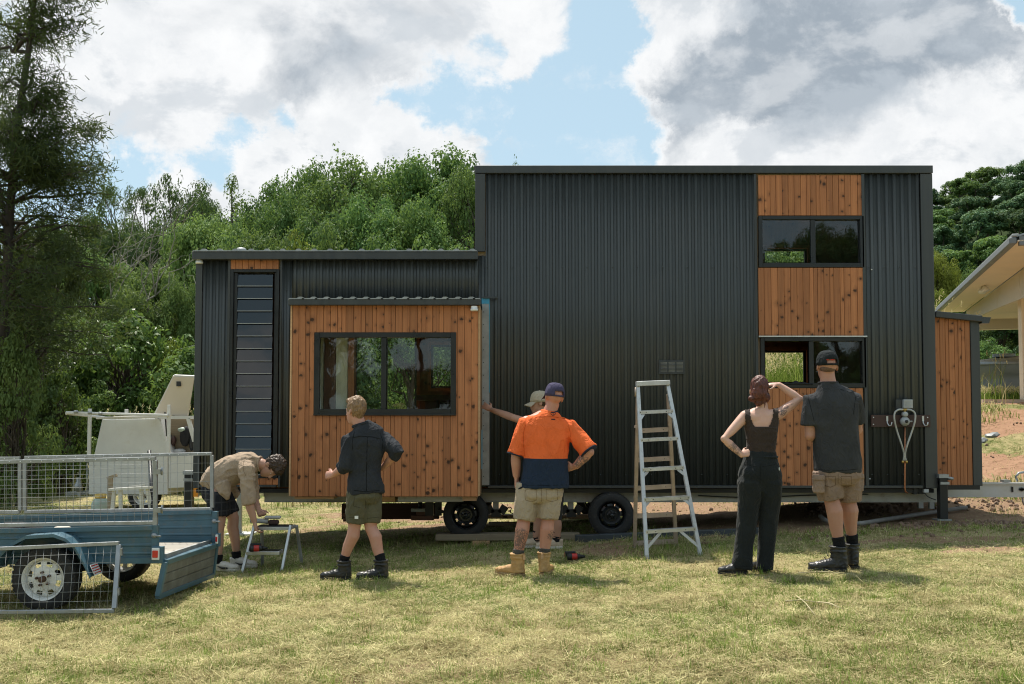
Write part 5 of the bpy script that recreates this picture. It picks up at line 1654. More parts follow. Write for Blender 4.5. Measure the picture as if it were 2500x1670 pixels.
# ---- materials for people
def skin(name, base, tattoos=(), red=.3):
    m, nt, out = new_mat(name)
    P = nt.coord('Object')
    n = nt.noise(P, 14, 4, .6); n2 = nt.noise(P, 60, 3, .6)
    warm = (base[0] * .98, base[1] * .76, base[2] * .70)
    c = nt.mix(nt.mapr(n, .35, .7, 0, red), base, warm)
    c = nt.mix(nt.mapr(n2, .45, .75, 0, .18), c, tuple(x * .72 for x in base))
    if tattoos:
        q = nt.vmath('ADD', P, nt.vscale(nt.noise(P, 26, 2, .5, out=1), .03))
        vo = nt.new('ShaderNodeTexVoronoi', feature='DISTANCE_TO_EDGE'); nt.put(vo.inputs['Vector'], q); vo.inputs['Scale'].default_value = 46
        pat = nt.math('MAXIMUM', nt.mapr(vo.outputs[0], .02, .16, 1, 0, True), nt.mapr(nt.noise(q, 38, 3, .6), .50, .58, 0, .8, True))
        msk = 0.0
        for (pos, rad) in tattoos:
            d = nt.vmath('DISTANCE', nt.vmath('ADD', P, nt.vscale(nt.noise(P, 30, 2, .5, out=1), .02)), tuple(Vector(pos) + Vector((.01, .01, .01))), out=1)
            msk = nt.math('MAXIMUM', msk, nt.mapr(d, rad * .72, rad, 1, 0, True))
        c = nt.mix(nt.math('MULTIPLY', nt.math('MULTIPLY', pat, msk), .82), c, (.045, .05, .06))
    p = principled(nt, out, c, .52, 0, nt.bump(n2, .15, .002), .4, Subsurface_Weight=.12)
    p.inputs['Subsurface Radius'].default_value = (.012, .005, .003)
    MAT[name] = m
    return m
def fabric(name, color, color2=None, split_z=None, rough=.9, vary=.14, plaid=None, sheen=.0, dirt=None):
    m, nt, out = new_mat(name)
    P = nt.coord('Object')
    n = nt.noise(P, 5, 4, .6); w1 = nt.noise(nt.mapping(P, (160, 160, 420)), 1, 2, .5); w2 = nt.noise(P, 30, 4, .6)
    c = nt.mix(nt.mapr(n, .3, .7), tuple(x * (1 - vary) for x in color), tuple(min(1, x * (1 + vary)) for x in color))
    if split_z is not None:
        sp = nt.new('ShaderNodeSeparateXYZ'); nt.put(sp.inputs[0], P)
        edge = nt.math('ADD', sp.outputs[2], nt.math('MULTIPLY', nt.math('SUBTRACT', nt.noise(P, 4, 2), .5), .02))
        c = nt.mix(nt.mapr(edge, split_z - .002, split_z + .002, 1, 0), c, color2)
    if plaid is not None:
        sp = nt.new('ShaderNodeSeparateXYZ'); nt.put(sp.inputs[0], P)
        a = nt.math('PINGPONG', nt.math('MULTIPLY', nt.math('ADD', sp.outputs[0], nt.math('MULTIPLY', sp.outputs[1], .6)), 26), 1.0)
        b = nt.math('PINGPONG', nt.math('MULTIPLY', sp.outputs[2], 22), 1.0)
        c = nt.mix(nt.math('MULTIPLY', nt.math('GREATER_THAN', a, .82), .6), c, plaid)
        c = nt.mix(nt.math('MULTIPLY', nt.math('GREATER_THAN', b, .84), .6), c, plaid)
    if dirt:
        c = nt.mix(nt.mapr(w2, .52, .78, 0, .5, True), c, dirt)
    hgt = nt.math('ADD', nt.math('MULTIPLY', w1, .25), w2)
    cr_ = nt.noise(nt.mapping(P, (1, 1, .6), rot=(.3, .4, .2)), 13, 3, .55, 1.2)
    crease = nt.math('ABSOLUTE', nt.math('SUBTRACT', cr_, .5))
    nrm = nt.bump(nt.mapr(crease, 0, .13, 1, 0, True), .42, .011)
    principled(nt, out, c, rough, 0, nt.bump(hgt, .3, .006, nrm), .22, Sheen_Weight=sheen)
    MAT[name] = m
    return m
def hair_mat(name, dark, light):
    m, nt, out = new_mat(name)
    P = nt.coord('Object')
    s = nt.noise(nt.vmath('ADD', nt.mapping(P, (70, 70, 22)), nt.vscale(nt.noise(P, 12, 3, .6, out=1), 3.0)), 1, 4, .65)
    principled(nt, out, nt.mix(nt.mapr(s, .3, .72), dark, light), .48, 0, nt.bump(s, .7, .008), .4)
    MAT[name] = m
fabric('khaki_shirt', (.40, .30, .215)); fabric('plaid_shorts', (.020, .021, .026), plaid=(.06, .06, .065))
fabric('black_shirt', (.029, .032, .038)); fabric('olive_shorts', (.105, .098, .062))
fabric('tan_shorts', (.39, .315, .235)); fabric('black_panel', (.02, .02, .022)); fabric('grey_tee', (.040, .042, .046), vary=.2)
fabric('cargo_brown', (.25, .178, .136)); fabric('brown_top', (.042, .030, .025), sheen=.1); fabric('black_pants', (.013, .016, .017), vary=.2, sheen=.1)
fabric('navy_cap', (.062, .055, .105)); fabric('black_cap', (.014, .018, .02)); fabric('khaki_cap', (.42, .36, .27)); fabric('black_sock', (.010, .010, .012)); fabric('grey_sock', (.085, .080, .072), vary=.3)
fabric('navy_shirt', (.02, .026, .045)); fabric('navy_shorts', (.022, .026, .04))
simple('tan_leather', (.46, .27, .105), .65, vary=.22, scale=14, bump=.4, dirt=((.22, .15, .09), .5))
simple('black_leather', (.020, .020, .020), .42, vary=.3, scale=14, bump=.35, dirt=((.10, .085, .065), .35))
simple('black_sole', (.016, .016, .016), .75, dirt=((.11, .085, .06), .6))
simple('tan_sole', (.30, .19, .09), .8, dirt=((.18, .13, .08), .6))
simple('white_leather', (.62, .58, .52), .5, vary=.08, dirt=((.33, .26, .19), .55))
simple('beige_leather', (.50, .40, .29), .6, vary=.12, dirt=((.30, .22, .15), .5))
fabric('seam_orange', (.55, .09, .02)); fabric('seam_navy', (.008, .012, .022)); fabric('seam_tan', (.22, .16, .10)); fabric('seam_black', (.008, .009, .010)); fabric('seam_olive', (.05, .046, .028)); fabric('seam_brown', (.13, .085, .058)); fabric('seam_khaki', (.22, .16, .11))  # darker copies of the garment fabrics: shade along the seams put into the colour
simple('eye_white', (.75, .73, .70), .25); simple('eye_dark', (.02, .012, .008), .15)
hair_mat('hair_brown', (.030, .018, .011), (.085, .05, .03)); hair_mat('hair_blond', (.12, .068, .034), (.36, .225, .12)); hair_mat('hair_auburn', (.036, .012, .009), (.165, .050, .034)); hair_mat('hair_shaved', (.10, .06, .045), (.17, .105, .08))

def lerp(a, b, t): return Vector(a).lerp(Vector(b), t)

def limb(mb, a, b, c, ra, rm1, rb, rm2, rc, n=12, bulge=None):
    """two-segment limb a-b-c with a swell in each segment"""
    pts = [a, lerp(a, b, .3), lerp(a, b, .7), b, lerp(b, c, .28), lerp(b, c, .65), c]
    if bulge is not None: pts[4] = pts[4] + bulge
    mb.tube(pts, [ra, (ra * .55 + rm1 * .45) if rm1 < ra else rm1, (rm1 * .6 + rb * .4), rb, rm2, (rm2 * .55 + rc * .45), rc], n)
    ball(mb, a, XYZ(ra, ra, ra), 2); ball(mb, b, XYZ(rb, rb, rb), 2)

def hand(mb, wrist, d, palm_n, thumb_side, s=1.0, curl=.35, spread=.10):
    """palm + four fingers + thumb; d = towards the fingers, palm_n = out of the palm (fingers curl that way), thumb_side = sideways"""
    d = Vector(d).normalized(); pn = Vector(palm_n); pn = (pn - d * pn.dot(d)).normalized()
    ts = d.cross(pn).normalized()
    if ts.dot(Vector(thumb_side)) < 0: ts = -ts
    w = Vector(wrist)
    loft(mb, [(w - d * .02 * s, ts * .027 * s, pn * .022 * s), (w + d * .015 * s, ts * .032 * s, pn * .020 * s), (w + d * .05 * s, ts * .041 * s, pn * .018 * s), (w + d * .088 * s, ts * .042 * s, pn * .015 * s), (w + d * .098 * s, ts * .036 * s, pn * .010 * s)], 14)
    for i, (off, ln) in enumerate(((.031, .074), (.0105, .083), (-.0105, .077), (-.031, .060))):
        base = w + d * .086 * s + ts * off * s
        dd = (d + ts * (off / .031) * spread).normalized()
        p = base; pts = [base - dd * .02 * s]; ang = 0
        c_ = curl * (1 + .12 * i)
        pts.append(p)
        for seg in (.45, .31, .24):
            ang += c_
            dirn = dd * math.cos(ang) + pn * math.sin(ang)
            p = p + dirn * ln * seg * s; pts.append(p)
        mb.tube(pts, [.0092 * s, .0095 * s, .0088 * s, .0080 * s, .0062 * s], 8)
    tb = w + d * .028 * s + ts * .026 * s
    t1 = tb + (d * .55 + ts * .75 + pn * .25).normalized() * .038 * s
    t2 = t1 + (d * .85 + ts * .35 + pn * .35).normalized() * .030 * s
    t3 = t2 + (d * .95 + ts * .1 + pn * .4).normalized() * .024 * s
    mb.tube([tb - ts * .015 * s, tb, t1, t2, t3], [.014 * s, .0135 * s, .0115 * s, .0098 * s, .0075 * s], 8)

def head_parts(mb, c, up, face, s=1.0):
    """skull, jaw, nose, brow, ears as solids; c = middle of the head"""
    up = Vector(up).normalized(); f = Vector(face); f = (f - up * f.dot(up)).normalized(); r = f.cross(up).normalized()
    c = Vector(c); H = .115 * s
    ball(mb, c + up * .028 * s - f * .012 * s, (r * .076 * s, f * .094 * s, up * .088 * s), 3)      # cranium
    loft(mb, [(c + up * .03 * s + f * .022 * s, r * .064 * s, f * .070 * s), (c - up * .02 * s + f * .030 * s, r * .063 * s, f * .064 * s), (c - up * .06 * s + f * .036 * s, r * .055 * s, f * .055 * s), (c - up * .095 * s + f * .046 * s, r * .038 * s, f * .038 * s), (c - up * .112 * s + f * .052 * s, r * .022 * s, f * .022 * s)], 18)
    loft(mb, [(c + up * .022 * s + f * .088 * s, r * .009 * s, f * .008 * s), (c - up * .002 * s + f * .100 * s, r * .011 * s, f * .011 * s), (c - up * .022 * s + f * .108 * s, r * .017 * s, f * .013 * s), (c - up * .033 * s + f * .098 * s, r * .014 * s, f * .010 * s)], 10)
    loft(mb, [(c - up * .056 * s + f * .083 * s - r * .024 * s, up * .004 * s, f * .006 * s), (c - up * .054 * s + f * .093 * s, up * .010 * s, f * .009 * s), (c - up * .056 * s + f * .083 * s + r * .024 * s, up * .004 * s, f * .006 * s)], 8)   # lips
    loft(mb, [(c + up * .030 * s + f * .070 * s - r * .048 * s, up * .007 * s, f * .010 * s), (c + up * .033 * s + f * .085 * s, up * .009 * s, f * .009 * s), (c + up * .030 * s + f * .070 * s + r * .048 * s, up * .007 * s, f * .010 * s)], 8)  # brow
    for sd in (-1, 1):
        e = c + r * sd * .077 * s - f * .008 * s - up * .006 * s
        ball(mb, e + r * sd * .008 * s, ((r * sd * .35 + f * -.2).normalized() * .011 * s, (f * .9 - r * sd * .35).normalized() * .019 * s, (up * .98 - f * .15).normalized() * .033 * s), 2)
    return up, f, r

def eyes(c, up, face, s, parent):
    up = Vector(up).normalized(); f = Vector(face); f = (f - up * f.dot(up)).normalized(); r = f.cross(up).normalized()
    for sd in (-1, 1):
        e = Vector(c) + up * .010 * s + f * .074 * s + r * sd * .031 * s
        mb = MB(); ball(mb, e, (r * .0115 * s, f * .010 * s, up * .007 * s), 2); o = mb.build('eye', MAT['eye_white'], parent)
        mb = MB(); ball(mb, e + f * .0085 * s, (r * .0055 * s, f * .0045 * s, up * .0055 * s), 1); mb.build('iris', MAT['eye_dark'], o)

def hair_shell(mb, c, up, face, s=1.0, back=.0, top=.012, lo=-.05, front=.03):
    """cap of hair over the back and top of the skull"""
    up = Vector(up).normalized(); f = Vector(face); f = (f - up * f.dot(up)).normalized(); r = f.cross(up).normalized()
    c = Vector(c)
    ball(mb, c + up * (.034 + top * .5) * s - f * (.018 + back) * s, (r * .083 * s, f * .098 * s, up * (.088 + top) * s), 3)
    return up, f, r

def cap(c, up, face, s, mat, parent, brim=True, back_gap=True, strap=True, name='cap', scale=1.0):
    """cloth cap: dome with seams and button, bill in front, strap over the gap behind"""
    up = Vector(up).normalized(); f = Vector(face); f = (f - up * f.dot(up)).normalized(); r = f.cross(up).normalized()
    c = Vector(c) + up * .028 * s - f * .012 * s
    a, b, h = .087 * s * scale, .105 * s * scale, .105 * s * scale
    nu, nv = 36, 9
    vs, fs = [], []
    for j in range(nv + 1):
        ph = math.pi / 2 * j / nv
        for i in range(nu):
            t = 2 * math.pi * i / nu
            k = 1 - .025 * (abs(math.cos(3 * t)) ** 12) * math.cos(ph * .9)
            base = -.014 * s
            z = base + (h - base) * math.sin(ph) ** .95
            rad = math.cos(ph) ** .62
            if math.cos(t) < -.6 and j == 0: z += 0.0
            vs.append(c + r * a * rad * math.sin(t) * k + f * b * rad * math.cos(t) * k + up * z)
    for j in range(nv):
        for i in range(nu):
            t = 2 * math.pi * (i + .5) / nu
            if back_gap and math.cos(t) < -.86 and j < 2: continue       # opening over the strap
            fs.append((j * nu + i, j * nu + (i + 1) % nu, (j + 1) * nu + (i + 1) % nu, (j + 1) * nu + i))
    mb = MB(); mb.add(vs, fs, 0, True)
    me = mb.mesh(name); o = link_mesh(name, me, MAT[mat], parent, smooth=True)
    md = o.modifiers.new('t', 'SOLIDIFY'); md.thickness = .004; md.offset = 1
    # band / strap around the lower edge
    m_ = MB(); pts = []
    vs, fs = [], []
    for i in range(nu):
        t = 2 * math.pi * i / nu
        for (dz, k) in ((.0, 1.015), (.016, 1.01), (.016, .985), (.0, .985)):
            vs.append(c + r * a * math.sin(t) * k + f * b * math.cos(t) * k + up * (dz - .020) * s)
    for i in range(nu):
        for j in range(4): fs.append((i * 4 + j, i * 4 + (j + 1) % 4, ((i + 1) % nu) * 4 + (j + 1) % 4, ((i + 1) % nu) * 4 + j))
    m_.add(vs, fs, 0, True); m_.build('cap_band', MAT[mat], o)
    if brim:
        vs, fs = [], []
        nb, nr = 13, 4
        for sgn in (0, 1):
            for q in range(nr):
                for i in range(nb):
                    t = (i / (nb - 1) - .5) * 2.1
                    rr = q / (nr - 1)
                    base = c + r * a * math.sin(t) + f * b * math.cos(t)
                    p = base + f * (.072 * s * rr * math.cos(t * .72) ** .5) + up * (-.010 * s - .030 * s * rr * (1 - .0) - .030 * s * (math.sin(t) ** 2) * rr - sgn * .004)
                    vs.append(p)
        def id_(sg, q, i): return sg * nr * nb + q * nb + i
        for sg in (0, 1):
            for q in range(nr - 1):
                for i in range(nb - 1): fs.append((id_(sg, q, i), id_(sg, q, i + 1), id_(sg, q + 1, i + 1), id_(sg, q + 1, i)))
        for i in range(nb - 1): fs.append((id_(0, nr - 1, i), id_(0, nr - 1, i + 1), id_(1, nr - 1, i + 1), id_(1, nr - 1, i)))
        m_ = MB(); m_.add(vs, fs, 0, True); m_.build('brim', MAT[mat], o)
    m_ = MB(); ball(m_, c + up * (h + .004), XYZ(.008, .008, .006), 1); m_.build('cap_button', MAT[mat], o)
    return o

def boot(ankle, toe_dir, ground, s, mat, sole, parent, shaft=.13, name='boot', low=False, pull=None, laces=False):
    """boot or shoe: fused upper > sole (and laces / pull tab)"""
    d = Vector(toe_dir); d.z = 0; d.normalize(); sd = Vector((-d.y, d.x, 0)); up = Vector((0, 0, 1))
    a = Vector(ankle); g = ground
    heel = Vector((a.x, a.y, g)) - d * .055 * s
    toe = heel + d * .285 * s
    mb = MB()
    top = a.z if low else g + shaft + .07 * s
    if low:
        loft(mb, [(Vector((a.x, a.y, g + .10 * s)) - d * .01, sd * .040 * s, d * .058 * s), (Vector((a.x, a.y, g + .06 * s)), sd * .042 * s, d * .064 * s), (Vector((a.x, a.y, g + .022 * s)), sd * .040 * s, d * .066 * s)], 16)
    else:
        loft(mb, [(Vector((a.x, a.y, top)) + d * .006, sd * .056 * s, d * .064 * s), (Vector((a.x, a.y, top - .02)) + d * .004, sd * .055 * s, d * .062 * s), (Vector((a.x, a.y, g + .15 * s)), sd * .050 * s, d * .060 * s), (Vector((a.x, a.y, g + .10 * s)), sd * .047 * s, d * .064 * s), (Vector((a.x, a.y, g + .03 * s)), sd * .045 * s, d * .068 * s)], 18)
        m2 = top
        mb.tube([Vector((a.x, a.y, top - .006)) + d * (.006 + .064 * s * math.cos(t)) + sd * .056 * s * math.sin(t) for t in [i * 2 * math.pi / 16 for i in range(17)]], .0085 * s, 6)
        mb.tube([Vector((a.x, a.y, top - .04)) + d * (.004 + .062 * s * math.cos(t)) + sd * .055 * s * math.sin(t) for t in [i * 2 * math.pi / 16 for i in range(17)]], .006 * s, 6)
    hz = .115 if not low else .085
    loft(mb, [(heel + d * .02 * s + up * .045 * s, sd * .036 * s, up * .036 * s), (heel + d * .08 * s + up * .055 * s, sd * .042 * s, up * .050 * s), (heel + d * .14 * s + up * .052 * s, sd * .045 * s, up * .044 * s), (heel + d * .20 * s + up * .044 * s, sd * .049 * s, up * .034 * s), (heel + d * .25 * s + up * .040 * s, sd * .046 * s, up * .030 * s), (heel + d * .282 * s + up * .036 * s, sd * .028 * s, up * .022 * s)], 16)
    o = fuse(name, mb, .0065, 3, MAT[mat], parent, wrinkle=.0034, wscale=(20, 20, 30), seed=a.x)
    m_ = MB()
    prof = [(-.004, .030), (.03, .043), (.09, .040), (.14, .041), (.20, .053), (.25, .048), (.283, .028), (.290, .0)]
    vs = []
    outline = [heel + d * x * s + sd * w * s for x, w in prof] + [heel + d * x * s - sd * w * s for x, w in reversed(prof[:-1])]
    n = len(outline)
    vs = [p + up * .0 for p in outline] + [p + up * .026 * s for p in outline]
    fs = [tuple(range(n)), tuple(range(2 * n - 1, n - 1, -1))] + [(i, (i + 1) % n, n + (i + 1) % n, n + i) for i in range(n)]
    m_.add(vs, fs); m_.build('sole', MAT[sole], o, bevel=.004)
    if laces:
        m_ = MB()
        for k in range(5):
            p = heel + d * (.115 + .022 * k) * s + up * (.135 - .020 * k) * s
            m_.tube([p - sd * .026 * s, p + up * .012 * s, p + sd * .026 * s], .0035, 5)
        m_.build('laces', MAT['black_cloth'], o, kind='stuff')
    if pull:
        m_ = MB(); m_.obox(Vector((a.x, a.y, top - .03)) - d * .066 * s, (.022, .022, .045)); m_.build('pull_tab', MAT[pull], o)
    return o

def sock(ankle, knee, z0, z1, r, mat, parent):
    a, k = Vector(ankle), Vector(knee)
    def on(z): return a.lerp(k, (z - a.z) / (k.z - a.z))
    mb = MB(); mb.tube([on(z0), on(z0 + (z1 - z0) * .3), on(z0 + (z1 - z0) * .7), on(z1 - .008), on(z1)], [r, r * 1.02, r * 1.06, r * 1.12, r * 1.10], 14)
    return fuse('sock', mb, .006, 2, MAT[mat], parent, wrinkle=.002, wscale=(9, 9, 40), seed=a.x)

def stitch(obj, J, lines, mat, name='seams', r=.0022, lift=.0005):
    """thin seams laid on the side of a garment that faces the camera"""
    bvh = BVHTree.FromPolygons([v.co for v in obj.data.vertices], [p.vertices for p in obj.data.polygons])
    mb = MB(); done = 0
    for pts in lines:
        fine = []
        for (a, b) in zip(pts[:-1], pts[1:]):
            for k in range(4): fine.append((a[0] + (b[0] - a[0]) * k / 4, a[1] + (b[1] - a[1]) * k / 4))
        fine.append(pts[-1]); run = []
        for (u, v) in fine:
            p = J(u, v); o = Vector((0, 0, CAM_Z)); d = (p - o).normalized(); h = bvh.ray_cast(o, d)
            if h[0] is not None and abs(h[0].y - p.y) < .4: run.append(h[0] - d * lift)
        if len(run) > 1: mb.tube(run, r, 5); done += 1
    if done: return mb.build(name, MAT[mat], obj, kind='stuff')

def patch(obj, outline_uv, origin, ux, uy, normal_in, mat, parent, name, lift=.003):
    """flat print laid on a surface: outline points (metres along ux, uy) are dropped along normal_in onto obj"""
    me = obj.data
    bvh = BVHTree.FromPolygons([v.co for v in me.vertices], [p.vertices for p in me.polygons])
    vs = []
    for (a, b) in outline_uv:
        p = Vector(origin) + Vector(ux) * a + Vector(uy) * b - Vector(normal_in) * .3
        hit = bvh.ray_cast(p, Vector(normal_in))
        q = hit[0] if hit[0] is not None else p + Vector(normal_in) * .3
        vs.append(q - Vector(normal_in) * lift)
    return vs
# ------------------------------------------------------------------ standing man in the orange work shirt
def PJ(Y):
    return lambda u, v, dy=0.0: at(u, v, Y + dy)
skin('skin_a', (.52, .285, .20))
Y = 9.35; J = PJ(Y); s_ = Y / FPX
g3 = gz(.17, 9.35)
man = empty('person', (J(1225, 1310).x, Y, g3), 'person in orange and navy work shirt, tan shorts and tan boots, hand on hip', 'person')
ws = {}
hd = J(1269, 912); face = Vector((-.42, .90, -.05)); upv = Vector((.10, .0, 1))
kL, aL = J(1201, 1192), J(1187, 1272); kR, aR = J(1256, 1190), J(1247, 1272)
hL, hR = J(1213, 1116, .01), J(1262, 1116, .01)
skin('skin_orange_man', (.50, .255, .185), tattoos=((at(1194, 1225, Y - .05), .075), (at(1192, 1248, Y - .05), .075), (at(1267, 1228, Y - .05), .062), (at(1338, 1058, Y - .1), .07), (at(1325, 1066, Y - .1), .05)), red=.5)
sk = 'skin_orange_man'
mb = MB()
head_parts(mb, hd, upv, face, 1.02)
nk = J(1258, 948, .0)
mb.tube([J(1258, 962, .0), nk, hd - Vector((0, 0, .04))], [.075, .066, .062], 14)
lat = Vector((1, .12, 0))
spine_loft(mb, [(J(1238, 1128), .155, .13), (J(1240, 1085), .165, .135), (J(1243, 1040), .165, .13), (J(1248, 990), .175, .125), (J(1252, 962), .17, .10), (J(1257, 948), .09, .07)], lat)
sL, eL, wL = J(1207, 968), J(1182, 1045, -.02), J(1184, 1093, .02)
sR, eR, wR = J(1305, 978), J(1351, 1036, -.10), J(1318, 1070, -.04)
limb(mb, sL, eL, wL, .064, .058, .046, .050, .034)
limb(mb, sR, eR, wR, .064, .058, .047, .050, .034)
hand(mb, wL + Vector((0, 0, -.012)), Vector((-.02, .10, -1)), Vector((.55, -.1, 0)), Vector((.2, .9, 0)), 1.0, .38)
hand(mb, wR, Vector((-.85, .35, -.18)), Vector((-.25, .75, .2)), Vector((0, .5, .9)), .95, .45)
limb(mb, hL, kL, aL, .10, .092, .062, .068, .042, bulge=Vector((0, -.016, 0)))
limb(mb, hR, kR, aR, .10, .092, .062, .068, .042, bulge=Vector((0, -.016, 0)))
for a in (aL, aR): mb.tube([a, a - Vector((0, 0, .03)), a - Vector((0, 0, .06))], [.040, .040, .036], 10)
body = fuse('body', mb, .0085, 3, MAT[sk], man)
eyes(hd, upv, face, 1.02, man)
# grey stubble round the jaw
# shirt, split orange over navy
zsplit = J(1240, 1050).z
fabric('orange_navy', (.80, .150, .040), (.018, .030, .058), zsplit, vary=.10)
mb = MB()
spine_loft(mb, [(J(1248, 1118), .226, .178), (J(1248, 1106), .226, .178), (J(1250, 1080), .216, .172), (J(1250, 1045), .212, .168), (J(1251, 1005), .222, .158), (J(1254, 978), .232, .145), (J(1256, 964), .205, .122), (J(1258, 954), .140, .098), (J(1259, 946), .095, .082), (J(1260, 942), .082, .075)], lat, p=2.4)
for (s0, e0, w0, k) in ((sL, eL, wL, 0), (sR, eR, wR, 1)):
    inner = Vector((.05, 0, .0)) if k == 0 else Vector((-.07, 0, 0))
    e1 = lerp(s0, e0, .97)
    mb.tube([s0 + inner + Vector((0, 0, -.012)), lerp(s0, e0, .08), lerp(s0, e0, .45), lerp(s0, e0, .8), e1], [.085, .086, .082, .085, .092 if k else .088], 16)
shirt = fuse('work_shirt', mb, .010, 4, MAT['orange_navy'], man, wrinkle=.0075, wscale=(8, 8, 3.6), seed=3)
mb = MB()
mb.tube([J(1258, 944) + Vector((math.cos(t) * .078, math.sin(t) * .07, math.sin(t) * .012)) for t in [i * 2 * math.pi / 18 for i in range(19)]], .014, 8)
fuse('collar', mb, .006, 2, MAT['navy_shirt'], man)
# sleeve hems
for (s0, e0) in ((sL, eL), (sR, eR)):
    e1 = lerp(s0, e0, .975); d = (e0 - s0).normalized()
    mb = MB(); mb.tube([e1 - d * .004, e1 + d * .008], [.0905, .0905], 18); mb.build('sleeve_hem', MAT['navy_shirt'], shirt)
# heart emblem with a mark inside and a small box under it, laid on the back of the shirt
oc = J(1267, 948.5)
bvh = BVHTree.FromPolygons([v.co for v in shirt.data.vertices], [p.vertices for p in shirt.data.polygons])
def drop(x, z, lift=.002):
    p = Vector((oc.x + x, Y - .5, oc.z + z)); h = bvh.ray_cast(p, Vector((0, 1, 0)))
    return (h[0] if h[0] is not None else Vector((oc.x + x, Y - .1, oc.z + z))) - Vector((0, lift, 0))
hearts = []
for i in range(25):
    t = 2 * math.pi * i / 24
    hearts.append((.0022 * 16 * math.sin(t) ** 3 * .62, .0022 * (13 * math.cos(t) - 5 * math.cos(2 * t) - 2 * math.cos(3 * t) - math.cos(4 * t)) * .72))
mb = MB(); mb.tube([drop(x, z) for x, z in hearts], .0022, 5); mb.tube([drop(0, .012), drop(.001, -.012)], .0025, 5); mb.tube([drop(-.004, .006), drop(.0, .013)], .002, 5)
mb.tube([drop(-.018, -.052), drop(.018, -.052)], .0055, 5)
mb.build('emblem', MAT['navy_shirt'], shirt, kind='stuff')
# yoke seam
mb = MB(); mb.tube([drop((u - 1267) * s_, (948.5 - v) * s_, .001) for (u, v) in ((1212, 958), (1235, 955), (1262, 954), (1290, 957), (1312, 966))], .0028, 5); mb.build('yoke_seam', MAT['orange_navy'], shirt)
# shorts
def shorts(man, hips, legs, mat, belt_hw, belt_hd, lat, hem_r, seed, top_c, crotch, pockets=(), wr=.006, thigh=.125):
    mb = MB()
    spine_loft(mb, [(crotch - Vector((0, 0, .01)), belt_hw * .70, belt_hd * .78), (lerp(crotch, top_c, .28), belt_hw * .98, belt_hd * 1.04), (lerp(crotch, top_c, .75), belt_hw, belt_hd), (top_c, belt_hw * .95, belt_hd * .95)], lat, p=2.5)
    for (h, k, hem) in legs:
        e = lerp(h, k, hem)
        mb.tube([h + Vector((0, 0, .03)), lerp(h, k, hem * .35), lerp(h, k, hem * .7), lerp(h, k, hem * .97), e], [thigh, thigh * .96, (thigh + hem_r) * .5, hem_r, hem_r * .985], 18)
    return fuse('shorts', mb, .009, 4, MAT[mat], man, wrinkle=wr, wscale=(9, 9, 6), seed=seed)
sh = shorts(man, None, ((hL, kL, 1.0), (hR, kR, .99)), 'tan_shorts', .198, .150, lat, .102, 5, J(1242, 1106), J(1242, 1148))
stitch(sh, J, [[(1241, 1120), (1241, 1150)], [(1203, 1128), (1205, 1122), (1229, 1122), (1230, 1146), (1217, 1150), (1204, 1146), (1203, 1128)], [(1252, 1122), (1278, 1122), (1278, 1146), (1265, 1150), (1252, 1146), (1252, 1122)], [(1190, 1190), (1236, 1190)], [(1243, 1189), (1282, 1189)]], 'seam_tan')
stitch(shirt, J, [[(1206, 970), (1200, 990), (1200, 1020), (1203, 1046)], [(1303, 975), (1308, 995), (1306, 1020), (1303, 1046)], [(1225, 958), (1235, 955), (1265, 954), (1295, 960)]], 'seam_orange')
stitch(shirt, J, [[(1198, 1111), (1225, 1113), (1260, 1113), (1298, 1111)]], 'seam_navy')
# cargo pocket and dark side panel
mb = MB()
loft(mb, [(J(1193, 1132, -.03), Vector((.022, -.03, 0)), Vector((.012, .03, 0))), (J(1191, 1150, -.03), Vector((.026, -.03, 0)), Vector((.016, .035, 0))), (J(1192, 1170, -.03), Vector((.022, -.025, 0)), Vector((.014, .035, 0)))], 12, 4)
fuse('cargo_pocket', mb, .007, 2, MAT['tan_shorts'], sh)
mb = MB(); mb.tube([J(1196, 1117, -.10), J(1190, 1120, -.07), J(1186, 1124, -.02)], .008, 6); mb.build('pocket_zip', MAT['black_panel'], sh)
mb = MB(); mb.tube([J(1288, 1130, -.02), J(1286, 1150, -.02), J(1282, 1192, -.02)], [.018, .026, .024], 8); fuse('side_panel', mb, .007, 2, MAT['black_panel'], sh)
# boots and socks
for (a, k, td, nm) in ((aL, kL, Vector((-.75, .5, 0)), 0), (aR, kR, Vector((.25, .9, 0)), 1)):
    gg = gz(a.x, a.y) + .005
    sock(a, k, gg + .15, gg + .245, .050, 'grey_sock', man)
    boot(Vector((a.x, a.y, a.z)), td, gg, 1.06, 'tan_leather', 'tan_sole', man, shaft=.135, pull='raw_timber')
cp = cap(hd + Vector((0, 0, .004)), upv, face, 1.02, 'navy_cap', man)

# ------------------------------------------------------------------ man behind him, reaching to the pop-out
Y = 11.25; J = PJ(Y)
skin('skin_b', (.42, .235, .165))
g4 = gz(.4, Y)
man = empty('person', (J(1250, 1240).x, Y, g4), 'person in pale cap mostly hidden behind the orange shirt, one arm stretched to the timber', 'person')
hd = J(1235, 925); face = Vector((-1, -.15, -.05)); upv = Vector((-.05, 0, 1))
mb = MB(); head_parts(mb, hd, upv, face, 1.0)
mb.tube([J(1242, 962), J(1240, 948), hd - Vector((0, 0, .04))], [.068, .058, .056], 12)
lat = Vector((.25, 1, 0))
spine_loft(mb, [(J(1250, 1110), .15, .115), (J(1250, 1060), .15, .11), (J(1248, 1000), .17, .115), (J(1244, 970), .165, .095), (J(1242, 958), .08, .065)], lat)
sR, eR, wR = J(1228, 975, -.12), J(1178, 958, -.05), J(1128, 940, .45)
limb(mb, sR, eR, wR, .055, .05, .042, .045, .030)
hand(mb, wR, Vector((-.8, .3, .45)), Vector((-.3, .9, 0)), Vector((-.3, 0, 1)), 1.0, .15, .2)
